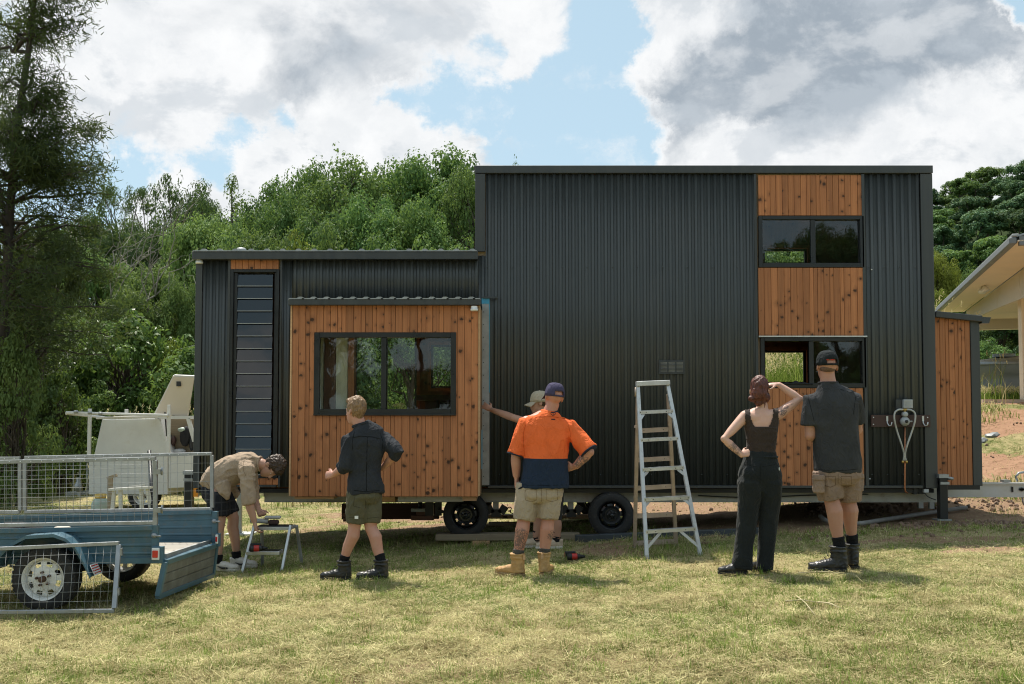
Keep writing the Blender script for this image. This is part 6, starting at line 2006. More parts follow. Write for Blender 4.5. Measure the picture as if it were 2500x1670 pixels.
sL2, eL2, wL2 = J(1262, 975, .16), J(1272, 1040, .2), J(1264, 1090, .1)
limb(mb, sL2, eL2, wL2, .055, .05, .042, .043, .030)
hand(mb, wL2, Vector((-.1, 0, -1)), Vector((-1, 0, 0)), Vector((-.5, -.6, 0)), 1.0, .4)
hA, kA, aA = J(1262, 1115, -.08), J(1272, 1185, -.08), J(1277, 1248, -.06)
hB, kB, aB = J(1240, 1115, .08), J(1232, 1185, .08), J(1230, 1248, .12)
for (h, k, a) in ((hA, kA, aA), (hB, kB, aB)):
    limb(mb, h, k, a, .092, .085, .058, .060, .038, bulge=Vector((.014, 0, 0)))
    mb.tube([a, a - Vector((0, 0, .03)), a - Vector((0, 0, .055))], [.036, .036, .032], 10)
fuse('body', mb, .0095, 3, MAT['skin_b'], man); eyes(hd, upv, face, 1, man)
mb = MB(); spine_loft(mb, [(J(1250, 1112), .172, .135), (J(1250, 1060), .17, .13), (J(1248, 1000), .182, .13), (J(1244, 972), .17, .11), (J(1242, 957), .09, .075)], lat)
mb.tube([sR + Vector((.05, .05, 0)), lerp(sR, eR, .15), lerp(sR, eR, .5)], [.075, .072, .070], 14); mb.tube([sL2 + Vector((-.03, -.05, 0)), lerp(sL2, eL2, .2), lerp(sL2, eL2, .6)], [.075, .072, .070], 14)
fuse('shirt', mb, .011, 4, MAT['navy_shirt'], man, wrinkle=.006, seed=8)
shorts(man, None, ((hA, kA, .92), (hB, kB, .92)), 'navy_shorts', .155, .13, lat, .088, 9, J(1250, 1095), J(1250, 1132), thigh=.115)
mb = MB(); hair_shell(mb, hd, upv, face, 1.0); fuse('hair', mb, .009, 2, MAT['hair_brown'], man, wrinkle=.004, wscale=(30, 30, 30))
for (a, k) in ((aA, kA), (aB, kB)):
    gg = gz(a.x, a.y) + .004
    sock(a, k, gg + .075, gg + .20, .045, 'black_sock', man); boot(a, (-1, -.1, 0), gg, 1.04, 'beige_leather', 'white_leather', man, low=True, name='shoe')
cap(hd + Vector((0, 0, .004)), upv, face, 1.03, 'khaki_cap', man)

# ------------------------------------------------------------------ walking man in the black shirt
Y = 9.6; J = PJ(Y); s_ = Y / FPX
skin('skin_c', (.53, .290, .215), red=.5)
man = empty('person', (J(815, 1310).x, Y, gz(-1.5, Y)), 'person with fair hair walking in a black rolled sleeve shirt, olive shorts and black boots', 'person')
hd = J(815, 944); face = Vector((-.80, .58, -.05)); upv = Vector((-.04, .02, 1))
mb = MB(); head_parts(mb, hd, upv, face, 1.04)
mb.tube([J(829, 990), J(824, 972), hd - Vector((0, 0, .03)) + Vector((.01, 0, 0))], [.075, .063, .060], 14)
lat = Vector((.86, .5, 0))
spine_loft(mb, [(J(838, 1140), .135, .10), (J(836, 1100), .122, .095), (J(838, 1060), .125, .10), (J(842, 1015), .15, .10), (J(838, 990), .14, .085), (J(830, 976), .085, .07)], lat)
sL, eL, wL = J(801, 1005, -.04), J(794, 1066, -.10), J(766, 1087, .05)
sR, eR, wR = J(879, 1006, .10), J(911, 1036, -.05), J(878, 1072, .14)
limb(mb, sL, eL, wL, .052, .050, .043, .046, .031)
limb(mb, sR, eR, wR, .052, .050, .043, .046, .031)
hand(mb, wL, Vector((-.85, .35, -.12)), Vector((.1, .9, -.35)), Vector((-.1, .2, .9)), 1.0, .75)
hand(mb, wR, Vector((-.7, .55, -.1)), Vector((-.5, -.7, 0)), Vector((0, 0, 1)), 1.0, .5)
hL, kL, aL = J(822, 1134, -.03), J(812, 1208, -.02), J(790, 1278, .02)
hR, kR, aR = J(850, 1134, .06), J(850, 1210, .02), J(874, 1286, -.02)
for (h, k, a) in ((hL, kL, aL), (hR, kR, aR)):
    limb(mb, h, k, a, .098, .09, .060, .064, .040, bulge=Vector((.018, -.012, 0)))
    mb.tube([a, a - Vector((0, 0, .03)), a - Vector((0, 0, .055))], [.036, .036, .032], 10)
fuse('body', mb, .0085, 3, MAT['skin_c'], man); eyes(hd, upv, face, 1.04, man)
mb = MB()
hem = J(838, 1128)
spine_loft(mb, [(J(839, 1131), .178, .150), (J(838, 1118), .180, .150), (J(836, 1085), .148, .128), (J(837, 1055), .152, .13), (J(841, 1016), .192, .135), (J(838, 993), .175, .115), (J(830, 978), .105, .085), (J(827, 972), .082, .075)], [Vector((.9, .25, 0))] * 3 + [lat] * 5, p=2.4)
mb.tube([J(862, 1110), J(862, 1126), J(858, 1137)], [.085, .085, .04], 12)
mb.tube([sL + Vector((.05, .02, 0)), lerp(sL, eL, .1), lerp(sL, eL, .5), lerp(sL, eL, .92), eL + Vector((0, 0, -.01)), lerp(eL, wL, .30)], [.080, .080, .074, .070, .068, .060], 16)
mb.tube([sR + Vector((-.05, -.04, 0)), lerp(sR, eR, .1), lerp(sR, eR, .5), lerp(sR, eR, .9), eR, lerp(eR, wR, .22)], [.080, .080, .074, .070, .068, .058], 16)
mb.tube([lerp(eL, wL, .20), lerp(eL, wL, .36)], [.068, .064], 14)
mb.tube([lerp(eR, wR, .14), lerp(eR, wR, .28)], [.066, .060], 14)
shirt = fuse('shirt', mb, .010, 4, MAT['black_shirt'], man, wrinkle=.008, wscale=(8, 8, 5), seed=12)
mb = MB(); mb.tube([J(827, 973) + Vector((math.cos(t) * .075, math.sin(t) * .072, math.cos(t) * .022)) for t in [i * 2 * math.pi / 18 for i in range(19)]], [.016] * 19, 8); fuse('collar', mb, .006, 2, MAT['black_shirt'], man)
sh = shorts(man, None, ((hL, kL, .88), (hR, kR, .86)), 'olive_shorts', .150, .135, Vector((.9, .3, 0)), .090, 15, J(838, 1110), J(838, 1150), thigh=.112)
stitch(shirt, J, [[(806, 1004), (825, 1000), (850, 1001), (872, 1006)], [(842, 1002), (841, 1040), (840, 1080), (840, 1125)], [(812, 990), (808, 1010), (808, 1030)], [(872, 996), (878, 1012), (876, 1030)], [(803, 1123), (838, 1127), (870, 1124)]], 'seam_black', r=.003)
stitch(sh, J, [[(838, 1145), (838, 1165)], [(800, 1186), (833, 1188)], [(842, 1188), (868, 1186)], [(812, 1140), (810, 1160), (826, 1164)]], 'seam_olive')
mb = MB(); q = J(817, 1186, -.125); mb.obox(q, (.034, .004, .028)); mb.build('cloth_label', MAT['white_plastic'], sh)
mb = MB(); up_, f_, r_2 = hair_shell(mb, hd, upv, face, 1.04, top=.020)
ball(mb, hd + Vector((-.035, .03, .105)), XYZ(.062, .062, .038)); ball(mb, hd + Vector((.03, -.01, .10)), XYZ(.06, .07, .035))
ball(mb, hd + Vector((.045, -.035, .0)), XYZ(.045, .045, .07))
fuse('hair', mb, .007, 2, MAT['hair_blond'], man, wrinkle=.006, wscale=(30, 30, 20), fine=.003)
mb = MB(); ball(mb, hd - Vector((0, 0, .07)) + face.normalized() * .062, (Vector((.03, .02, 0)), Vector((-.02, .04, 0)), Vector((0, 0, .035)))); fuse('beard', mb, .006, 2, MAT['hair_blond'], man, fine=.003, wrinkle=.002, wscale=(40, 40, 40))
for (a, k, td, lift) in ((aL, kL, Vector((-.95, .1, 0)), .006), (aR, kR, Vector((-.96, -.12, 0)), .0)):
    gg = gz(a.x, a.y) + lift
    sock(a, k, gg + .15, gg + .235, .046, 'black_sock', man); boot(a, td, gg, 1.03, 'black_leather', 'black_sole', man, shaft=.11, laces=True)
# ------------------------------------------------------------------ woman shading her eyes
Y = 8.9; J = PJ(Y); s_ = Y / FPX
woman = empty('person', (J(1730, 1305).x, Y, gz(2.2, Y)), 'person in brown tank top and black flared trousers, shading her eyes with one raised arm', 'person')
hd = J(1741, 897); face = Vector((.38, .92, .06)); upv = Vector((.05, .05, 1))
skin('skin_d', (.62, .385, .30), tattoos=((at(1803, 930, Y - .06), .055), (at(1797, 945, Y - .06), .05), (at(1818, 922, Y - .05), .045), (at(1678, 1024, Y - .05), .06), (at(1690, 1035, Y - .05), .05)), red=.25)
mb = MB(); head_parts(mb, hd, upv, face, .94)
mb.tube([J(1746, 950), J(1747, 932), hd - Vector((0, 0, .03))], [.062, .050, .050], 14)
lat = Vector((1, -.15, 0))
spine_loft(mb, [(J(1742, 1105), .165, .125), (J(1742, 1080), .168, .125), (J(1742, 1056), .145, .11), (J(1744, 1032), .120, .09), (J(1745, 1000), .128, .095), (J(1744, 968), .150, .095), (J(1744, 948), .150, .075), (J(1746, 938), .07, .055)], lat, p=2.2)
sL, eL, wL = J(1708, 953), J(1660, 1006, -.06), J(1700, 1043, -.06)
sR, eR, wR = J(1783, 951), J(1833, 915, .04), J(1784, 881, .10)
limb(mb, sL, eL, wL, .050, .043, .035, .038, .025)
limb(mb, sR, eR, wR, .050, .044, .036, .038, .025)
mb.tube([J(1752, 958, -.03), J(1772, 952, -.02), sR], [.06, .058, .05], 12); mb.tube([J(1738, 960, -.03), J(1720, 957, -.02), sL], [.06, .058, .05], 12)
hand(mb, wL, Vector((.75, .15, .25)), Vector((.3, .85, -.3)), Vector((.0, .3, .9)), .86, .35)
hand(mb, wR, Vector((-.95, .15, -.02)), Vector((0, .35, -.9)), Vector((-.2, -.8, 0)), .86, .12)
hL, kL, aL = J(1722, 1095), J(1712, 1195, .02), J(1699, 1288, .0)
hR, kR, aR = J(1763, 1095), J(1760, 1195, .02), J(1752, 1290, .02)
for (h, k, a) in ((hL, kL, aL), (hR, kR, aR)):
    limb(mb, h, k, a, .085, .08, .055, .055, .036); mb.tube([a, a - Vector((0, 0, .03)), a - Vector((0, 0, .055))], [.034, .034, .030], 10)
body_w = fuse('body', mb, .008, 4, MAT['skin_d'], woman); eyes(hd, upv, face, .94, woman)
# tank top with two straps and a low back
mb = MB()
spine_loft(mb, [(J(1744, 1046), .132, .105), (J(1744, 1034), .129, .100), (J(1745, 1015), .130, .101), (J(1745, 990), .142, .108), (J(1745, 978), .147, .109)], lat, p=2.3)
top = fuse('tank_top', mb, .0075, 3, MAT['brown_top'], woman, wrinkle=.003, wscale=(5, 5, 18), seed=2)
# straps and low back: the cloth follows the body surface
bm = bmesh.new(); bm.from_mesh(body_w.data)
def uv_of(p):
    q = p - Vector((0, 0, CAM_Z)); fz = q.y * math.cos(PITCH) + q.z * math.sin(PITCH); uz = -q.y * math.sin(PITCH) + q.z * math.cos(PITCH)
    return 1173.5 + FPX * q.x / fz, 865 - FPX * uz / fz
kill = []
for fc in bm.faces:
    p = fc.calc_center_median(); u, v = uv_of(p); du = abs(u - 1745.5)
    ok = 934 < v < 1008 and du < 37.5 + max(0, v - 978) * .25 and abs(p.y - Y) < .16
    if ok and p.z > J(1745, 938).z: ok = 24 < du < 37.5
    low = 987 if p.y < Y else 972
    if ok and ((u - 1745.5) / 27.0) ** 2 + ((v - 938) / (low - 938)) ** 2 < 1: ok = False
    if not ok: kill.append(fc)
bmesh.ops.delete(bm, geom=kill, context='FACES')
for v in bm.verts: v.co += v.normal * .0045
me = bpy.data.meshes.new('strap_back'); bm.to_mesh(me); bm.free(); me.materials.clear()
o = link_mesh('strap_back', me, MAT['brown_top'], top, smooth=True)
md = o.modifiers.new('t', 'SOLIDIFY'); md.thickness = .004; md.offset = 1
# trousers, flared
mb = MB()
spine_loft(mb, [(J(1742, 1146), .060, .06), (J(1742, 1128), .110, .09), (J(1742, 1112), .160, .122), (J(1742, 1102), .182, .140), (J(1742, 1090), .192, .150), (J(1742, 1074), .178, .146), (J(1743, 1056), .152, .125), (J(1744, 1040), .134, .108), (J(1744, 1034), .131, .104)], lat, p=2.2)
ball(mb, J(1723, 1088, -.075), XYZ(.082, .075, .085)); ball(mb, J(1763, 1088, -.07), XYZ(.082, .075, .085))
for (h, pts) in ((hL, ((1719, 1085, .080), (1720, 1104, .112), (1719, 1125, .106), (1717, 1152, .096), (1711, 1200, .083), (1705, 1250, .083), (1701, 1296, .090), (1700.5, 1303, .091))), (hR, ((1766, 1085, .080), (1765, 1104, .110), (1765, 1125, .102), (1764, 1152, .092), (1761, 1200, .078), (1757, 1250, .074), (1753, 1298, .074), (1753, 1305, .074)))):
    mb.tube([J(u, v, -.035 * max(0, min(1, (1165 - v) / 60))) for u, v, r in pts], [r for u, v, r in pts], 18)
tr_w = fuse('trousers', mb, .009, 4, MAT['black_pants'], woman, wrinkle=.0055, wscale=(9, 9, 2.6), seed=21)
mb = MB(); mb.tube([J(1744, 1047) + lat.normalized() * (math.cos(t) * .139) + Vector((0, math.sin(t) * .112, 0)) for t in [i * 2 * math.pi / 24 for i in range(25)]], .012, 6); fuse('waistband', mb, .006, 3, MAT['black_pants'], woman)
mb = MB(); mb.obox(J(1786, 1075, -.10), (.010, .003, .026), (0, 0, .6)); mb.build('cloth_label', MAT['white_plastic'], woman)
stitch(tr_w, J, [[(1742, 1062), (1743, 1080), (1742, 1108)], [(1706, 1064), (1735, 1070)], [(1748, 1070), (1782, 1064)], [(1684, 1297), (1720, 1299)], [(1737, 1300), (1769, 1299)]], 'seam_black')
# hair with a low bun
mb = MB(); hair_shell(mb, hd, upv, face, .97, top=.016)
ball(mb, hd + Vector((-.02, -.06, -.02)), XYZ(.075, .055, .07)); ball(mb, hd + Vector((-.075, -.045, -.065)), XYZ(.042, .042, .036)); ball(mb, hd + Vector((.03, -.05, -.055)), XYZ(.05, .045, .05)); ball(mb, hd + Vector((-.02, -.045, -.10)), XYZ(.04, .035, .035))
mb.tube([hd + Vector((.02, -.07, -.07)), hd + Vector((.028, -.075, -.12)), hd + Vector((.022, -.072, -.15))], [.014, .010, .004], 7)
mb.tube([hd + Vector((.07, .02, .0)), hd + Vector((.078, .015, -.06)), hd + Vector((.07, .0, -.10))], [.016, .012, .005], 7)
fuse('hair', mb, .0065, 2, MAT['hair_auburn'], woman, wrinkle=.0055, wscale=(24, 24, 9), seed=4, fine=.002)
for (a, td) in ((aL, Vector((-.93, -.1, 0))), (aR, Vector((-.35, .9, 0)))):
    boot(Vector((a.x, a.y, a.z)), td, gz(a.x, a.y) + .004, .93, 'black_leather', 'black_sole', woman, low=True, name='shoe')

# ------------------------------------------------------------------ tall man in the dark tee shirt
Y = 8.8; J = PJ(Y); s_ = Y / FPX
skin('skin_e', (.45, .245, .178), red=.45)
man = empty('person', (J(1925, 1300).x, Y, gz(2.9, Y)), 'person in charcoal tee shirt, brown cargo shorts, black cap and black laced boots', 'person')
hd = J(1895, 842); face = Vector((-.10, .98, .08)); upv = Vector((0, .0, 1))
mb = MB(); head_parts(mb, hd, upv, face, 1.06)
mb.tube([J(1899, 885), J(1897, 868), hd - Vector((0, 0, .03))], [.078, .066, .064], 14)
lat = Vector((1, -.08, 0))
spine_loft(mb, [(J(1922, 1090), .165, .13), (J(1918, 1050), .165, .13), (J(1914, 1000), .165, .12), (J(1910, 940), .165, .11), (J(1905, 910), .14, .09), (J(1899, 884), .08, .068)], lat)
sL, eL, wL = J(1860, 917), J(1857, 998, .0), J(1885, 1008, .26)
sR, eR, wR = J(1955, 915), J(1964, 985, .10), J(1935, 1000, .28)
limb(mb, sL, eL, wL, .054, .056, .050, .050, .034)
limb(mb, sR, eR, wR, .054, .056, .050, .050, .034)
hand(mb, wL, Vector((.85, .2, .1)), Vector((.1, .2, .9)), Vector((-.2, .9, 0)), 1.0, .4)
hand(mb, wR, Vector((-.85, .2, .1)), Vector((0, -.9, .2)), Vector((0, 0, 1)), 1.0, .4)
hL, kL, aL = J(1896, 1085), J(1906, 1146), J(1922, 1240)
hR, kR, aR = J(1942, 1085, .06), J(1944, 1148, .10), J(1952, 1228, .14)
for (h, k, a) in ((hL, kL, aL), (hR, kR, aR)):
    limb(mb, h, k, a, .105, .10, .066, .072, .043, bulge=Vector((.006, -.014, 0))); mb.tube([a, a - Vector((0, 0, .03)), a - Vector((0, 0, .055))], [.034, .034, .030], 10)
fuse('body', mb, .0085, 3, MAT['skin_e'], man); eyes(hd, upv, face, 1.06, man)
mb = MB()
spine_loft(mb, [(J(1920, 1082), .196, .165), (J(1920, 1072), .198, .166), (J(1917, 1030), .192, .160), (J(1914, 985), .190, .155), (J(1910, 945), .208, .150), (J(1908, 922), .205, .135), (J(1905, 907), .185, .118), (J(1901, 895), .125, .098), (J(1899, 884), .088, .080), (J(1898, 876), .080, .076)], lat, p=2.5)
mb.tube([sL + Vector((.06, 0, -.005)), lerp(sL, eL, .06), lerp(sL, eL, .4), lerp(sL, eL, .68), lerp(sL, eL, .74)], [.078, .086, .088, .092, .091], 16)
mb.tube([sR + Vector((-.06, 0, -.005)), lerp(sR, eR, .06), lerp(sR, eR, .4), lerp(sR, eR, .70), lerp(sR, eR, .76)], [.078, .084, .080, .080, .079], 16)
tee = fuse('tee_shirt', mb, .010, 4, MAT['grey_tee'], man, wrinkle=.0085, wscale=(7, 7, 2.6), seed=31)
mb = MB(); mb.tube([J(1898, 877) + Vector((math.cos(t) * .082, math.sin(t) * .076, 0)) for t in [i * 2 * math.pi / 18 for i in range(19)]], .010, 6); fuse('neck_band', mb, .006, 2, MAT['grey_tee'], tee)
sh = shorts(man, None, ((hL, kL, .98), (hR, kR, .98)), 'cargo_brown', .190, .155, lat, .108, 35, J(1921, 1062), J(1921, 1108), wr=.0065, thigh=.128)
stitch(tee, J, [[(1852, 906), (1856, 925), (1862, 948), (1866, 965)], [(1962, 905), (1959, 925), (1956, 950)], [(1872, 893), (1853, 903)], [(1926, 892), (1960, 903)], [(1871, 1076), (1900, 1078), (1940, 1078), (1966, 1075)], [(1846, 980), (1866, 982)]], 'seam_black')
stitch(sh, J, [[(1921, 1085), (1921, 1108)], [(1890, 1092), (1915, 1092), (1915, 1112), (1903, 1117), (1890, 1112), (1890, 1092)], [(1928, 1092), (1952, 1092), (1952, 1112), (1940, 1117), (1928, 1112), (1928, 1092)], [(1872, 1136), (1922, 1140)], [(1928, 1146), (1964, 1146)]], 'seam_brown')
for (u0, v0, dy, sx) in ((1876, 1100, -.10, 1), (1969, 1098, .02, -1)):
    c = J(u0, v0, dy)
    mb = MB(); loft(mb, [(c + Vector((0, 0, .035)), Vector((.045, -.02 * sx, 0)), Vector((.01, .03, 0))), (c, Vector((.05, -.02 * sx, 0)), Vector((.014, .035, 0))), (c - Vector((0, 0, .11)), Vector((.046, -.02 * sx, 0)), Vector((.012, .035, 0)))], 12, 4)
    o = fuse('cargo_pocket', mb, .007, 2, MAT['cargo_brown'], sh, wrinkle=.003, wscale=(14, 14, 14))
    mb = MB(); loft(mb, [(c + Vector((0, -.004, .045)), Vector((.050, -.02 * sx, 0)), Vector((.014, .036, 0))), (c + Vector((0, -.006, .0)), Vector((.053, -.02 * sx, 0)), Vector((.018, .04, 0)))], 12, 4); fuse('pocket_flap', mb, .007, 2, MAT['cargo_brown'], sh)
for (a, k, td) in ((aL, kL, Vector((-.92, .15, 0))), (aR, kR, Vector((-.2, .95, 0)))):
    gg = gz(a.x, a.y) + .004
    sock(a, k, gg + .17, gg + .30, .050, 'black_sock', man); boot(a, td, gg, 1.13, 'black_leather', 'black_sole', man, shaft=.14, laces=True)
cp = cap(hd + Vector((0, 0, .004)), upv, face, 1.06, 'black_cap', man)
# shaved hair under the cap, red stitched mark on its back
mb = MB(); ball(mb, hd + Vector((.0, -.020, -.002)), XYZ(.073, .083, .056), 3); fuse('hair', mb, .007, 2, MAT['hair_shaved'], man)
mb = MB()
bvc = None
def capmark(u, v): 
    p = J(u, v); 
    # back of the dome
    cc = hd + Vector((0, 0, .032)); dx = (p.x - cc.x) / (.087 * 1.06); dz = max(0, (p.z - cc.z + .014)) / (.12)
    rr = max(.05, 1 - dx * dx - dz * dz)
    return Vector((p.x, cc.y - .105 * 1.06 * rr ** .42 - .012, p.z))
mb.tube([capmark(u, v) for (u, v) in ((1885, 827), (1889, 825.5), (1893, 822), (1897, 823.5), (1903, 826))], .0045, 6)
mb.tube([capmark(u, v) for (u, v) in ((1886, 825), (1891, 822.8), (1896, 826), (1901, 827))], .0035, 6)
mb.build('cap_mark', MAT['red_lens'], cp, kind='stuff')
for sx in (-1, 1):
    mb = MB(); mb.lathe([(.006, -.006), (.010, 0), (.006, .006)], hd + Vector((sx * .088, -.014, -.042)), (1, 0, 0), 10); mb.build('earring', MAT['black_plastic'], man)

# ------------------------------------------------------------------ bending man in the khaki shirt
Y = 10.75; J = PJ(Y); s_ = Y / FPX
skin('skin_f', (.50, .29, .21), red=.35)
man = empty('person', (J(520, 1300).x, Y, gz(-3, Y)), 'person in khaki shirt and dark checked shorts bending over the small step stool', 'person')
hd = J(621, 1071, .0); upv = Vector((.86, -.12, .18)); face = Vector((.10, -.35, -.95))
mb = MB(); head_parts(mb, hd, upv, face, 1.06)
mb.tube([J(586, 1064), J(600, 1064), hd - upv.normalized() * .03], [.070, .062, .062], 14)
lat = Vector((0, 1, 0))
spine_loft(mb, [(J(494, 1128), .16, .125), (J(500, 1108), .16, .125), (J(520, 1083), .155, .12), (J(545, 1068), .17, .12), (J(570, 1063), .17, .11), (J(586, 1063), .085, .075)], lat)
sN, eN, wN = J(566, 1073, -.20), J(570, 1150, -.24), J(583, 1196, -.22)
sF, eF, wF = J(572, 1078, .20), J(582, 1146, .22), J(592, 1166, .10)
limb(mb, sN, eN, wN, .060, .054, .046, .047, .031); limb(mb, sF, eF, wF, .058, .054, .045, .046, .031)
hand(mb, wN, Vector((.22, .0, -.9)), Vector((.85, .2, -.1)), Vector((.4, .7, 0)), 1.05, .55)
hand(mb, wF, Vector((.35, -.3, -.55)), Vector((.4, -.5, .2)), Vector((.5, 0, .5)), 1.05, 1.0)
hN, kN, aN = J(497, 1132, -.10), J(504, 1196, -.10), J(500, 1272, -.12)
hF, kF, aF = J(506, 1130, .10), J(535, 1188, .10), J(541, 1262, .12)
for (h, k, a) in ((hN, kN, aN), (hF, kF, aF)):
    limb(mb, h, k, a, .095, .088, .060, .062, .040, bulge=Vector((-.016, 0, 0))); mb.tube([a, a - Vector((0, 0, .03)), a - Vector((0, 0, .055))], [.034, .034, .030], 10)
fuse('body', mb, .0085, 3, MAT['skin_f'], man); eyes(hd, upv, face, 1.06, man)
mb = MB()
spine_loft(mb, [(J(468, 1106), .150, .05), (J(486, 1102), .188, .135), (J(508, 1090), .182, .155), (J(535, 1077), .180, .158), (J(560, 1067), .188, .145), (J(578, 1063), .165, .12), (J(590, 1062), .095, .085), (J(595, 1062), .080, .075)], lat, p=2.4)
mb.tube([J(508, 1108, -.14), J(516, 1128, -.16), J(523, 1146, -.17)], [.09, .065, .022], 12)
mb.tube([J(520, 1112, .12), J(535, 1128, .14), J(545, 1138, .14)], [.08, .06, .03], 12)
mb.tube([sN + Vector((-.02, .06, .02)), lerp(sN, eN, .06), lerp(sN, eN, .4), lerp(sN, eN, .8), lerp(sN, eN, .98), lerp(eN, wN, .10)], [.085, .090, .080, .072, .070, .066], 16)
mb.tube([sF + Vector((-.02, -.06, .02)), lerp(sF, eF, .06), lerp(sF, eF, .5), lerp(sF, eF, 1.0)], [.085, .085, .075, .066], 16)
shirt = fuse('shirt', mb, .010, 4, MAT['khaki_shirt'], man, wrinkle=.009, wscale=(6, 8, 7), seed=41)
stitch(shirt, J, [[(563, 1046), (558, 1060), (558, 1078), (563, 1090)], [(560, 1048), (585, 1052)], [(470, 1102), (486, 1122), (510, 1140)]], 'seam_khaki')
mb = MB(); cc = J(595, 1063)
mb.tube([cc + Vector((.006 + .012 * math.cos(t), math.cos(t) * .078, math.sin(t) * .074)) for t in [i * 2 * math.pi / 18 for i in range(19)]], .014, 8); fuse('collar', mb, .006, 2, MAT['khaki_shirt'], shirt)
shorts(man, None, ((hN, kN, .80), (hF, kF, .84)), 'plaid_shorts', .165, .14, lat, .092, 45, J(492, 1110), J(498, 1146), thigh=.118)
mb = MB(); hair_shell(mb, hd, upv, face, 1.08, top=.024)
u_ = upv.normalized()
f2 = (face - u_ * face.dot(u_)).normalized()
ball(mb, hd + u_ * .09 + f2 * .055, (u_ * .05, f2 * .05, u_.cross(f2) * .065)); ball(mb, hd + u_ * .09 - f2 * .02, (u_ * .055, f2 * .07, u_.cross(f2) * .075))
fuse('hair', mb, .007, 2, MAT['hair_brown'], man, wrinkle=.010, wscale=(36, 36, 36), seed=6, fine=.005)
for (a, k) in ((aN, kN), (aF, kF)):
    gg = gz(a.x, a.y) + .004
    sock(a, k, gg + .075, gg + .17, .046, 'black_sock', man)
    b_ = boot(a, (.97, -.12, 0), gg, 1.03, 'white_leather', 'white_leather', man, low=True, name='sneaker')
    mb = MB()
    c0 = Vector((a.x, a.y, gg))
    mb.tube([c0 + Vector((.12, -.056, .035)), c0 + Vector((.06, -.060, .035)), c0 + Vector((.01, -.056, .055))][::-1], [.004, .011, .012], 6)
    mb.build('side_mark', MAT['black_leather'], b_)
# ------------------------------------------------------------------ leaves and bark
def leaf_mat(name, dark, light, trans=0.42, rough=.62, gloss=.18):
    m, nt, out = new_mat(name)
    tone = nt.new('ShaderNodeAttribute', attribute_name='tone').outputs['Fac']
    oi = nt.new('ShaderNodeObjectInfo').outputs['Random']
    c = nt.mix(tone, dark, light)
    hs = nt.new('ShaderNodeHueSaturation')
    nt.put(hs.inputs['Hue'], nt.mapr(oi, 0, 1, .485, .515)); nt.put(hs.inputs['Value'], nt.mapr(nt.math('FRACT', nt.math('MULTIPLY', oi, 13.7)), 0, 1, .8, 1.2))
    nt.put(hs.inputs['Color'], c)
    c = hs.outputs[0]
    d = nt.new('ShaderNodeBsdfPrincipled'); nt.put(d.inputs['Base Color'], c); d.inputs['Roughness'].default_value = rough
    d.inputs['Specular IOR Level'].default_value = gloss
    t = nt.new('ShaderNodeBsdfTranslucent'); nt.put(t.inputs[0], nt.mix(.5, c, (.16, .22, .03)))
    mx = nt.new('ShaderNodeMixShader'); mx.inputs[0].default_value = trans
    nt.t.links.new(d.outputs[0], mx.inputs[1]); nt.t.links.new(t.outputs[0], mx.inputs[2])
    nt.t.links.new(mx.outputs[0], out.inputs[0])
    MAT[name] = m
leaf_mat('leaf_mid', (0.066, 0.135, 0.04), (0.195, 0.32, 0.098))
leaf_mat('leaf_dark', (0.034, 0.075, 0.032), (0.095, 0.165, 0.066))
leaf_mat('leaf_light', (0.1, 0.185, 0.05), (0.24, 0.365, 0.12))
leaf_mat('leaf_yellow', (0.12, 0.155, 0.022), (0.3, 0.33, 0.06))
leaf_mat('leaf_olive', (0.075, 0.128, 0.038), (0.18, 0.265, 0.085))
leaf_mat('leaf_glossy', (0.062, 0.12, 0.028), (0.2, 0.29, 0.07), rough=.42, gloss=.4)
leaf_mat('needle_brown', (0.030, 0.048, 0.019), (0.085, 0.108, 0.042), trans=.3)
leaf_mat('leaf_far', (0.05, 0.105, 0.052), (0.13, 0.22, 0.1), trans=.2)  # hill leaves paler and bluer: distance haze put into the colour
simple('bark', (0.085, 0.068, 0.052), .9, vary=.35, scale=5, bump=.6, bscale=20)
simple('dark_bark', (0.045, 0.037, 0.03), .9, vary=.35, scale=5, bump=.6, bscale=20)
simple('pale_bark', (0.26, 0.235, 0.20), .9, vary=.3, scale=5)

def leaf_cloud(rs, centres, radii, per, ls, flat=.7, shell=.7, droop=0.0, aspect=.42, up=.5, ctr=None):
    """leaf-sized quads spread through clumps; returns verts, tone"""
    C, Rr = np.repeat(centres, per, 0), np.repeat(radii, per)
    n = len(C)
    d = rs.normal(size=(n, 3)); d /= np.linalg.norm(d, axis=1)[:, None]
    rad = (shell + (1 - shell) * rs.rand(n)) ** 1.0
    rad = np.where(rs.rand(n) < .25, rs.rand(n), rad)
    off = d * (rad * Rr)[:, None]; off[:, 2] *= flat
    pos = C + off
    clump_tone = np.repeat(rs.rand(len(centres)), per)
    nrm = d * 1.0 + rs.normal(size=(n, 3)) * .40; nrm[:, 2] += up
    nrm /= np.linalg.norm(nrm, axis=1)[:, None]
    t = rs.normal(size=(n, 3)); t[:, 2] -= droop * 2
    t -= nrm * (t * nrm).sum(1)[:, None]; t /= np.linalg.norm(t, axis=1)[:, None] + 1e-9
    b = np.cross(nrm, t)
    L = ls * (0.6 + .8 * rs.rand(n))[:, None]; W = L * aspect
    fold = nrm * L * .12
    v0 = pos - t * L * .5; v1 = pos + b * W * .5 + fold; v2 = pos + t * L * .5; v3 = pos - b * W * .5 + fold
    V = np.stack([v0, v1, v2, v3], 1).reshape(-1, 3)
    tone = np.clip(.5 * clump_tone + .5 * rs.rand(n), 0, 1)
    return V, np.repeat(tone, 4)

def crown_mesh(name, V, tone):
    n = len(V) // 4
    return np_mesh(name, V, np.arange(n * 4, dtype=np.int32), 4, {'tone': (tone, 'POINT')})

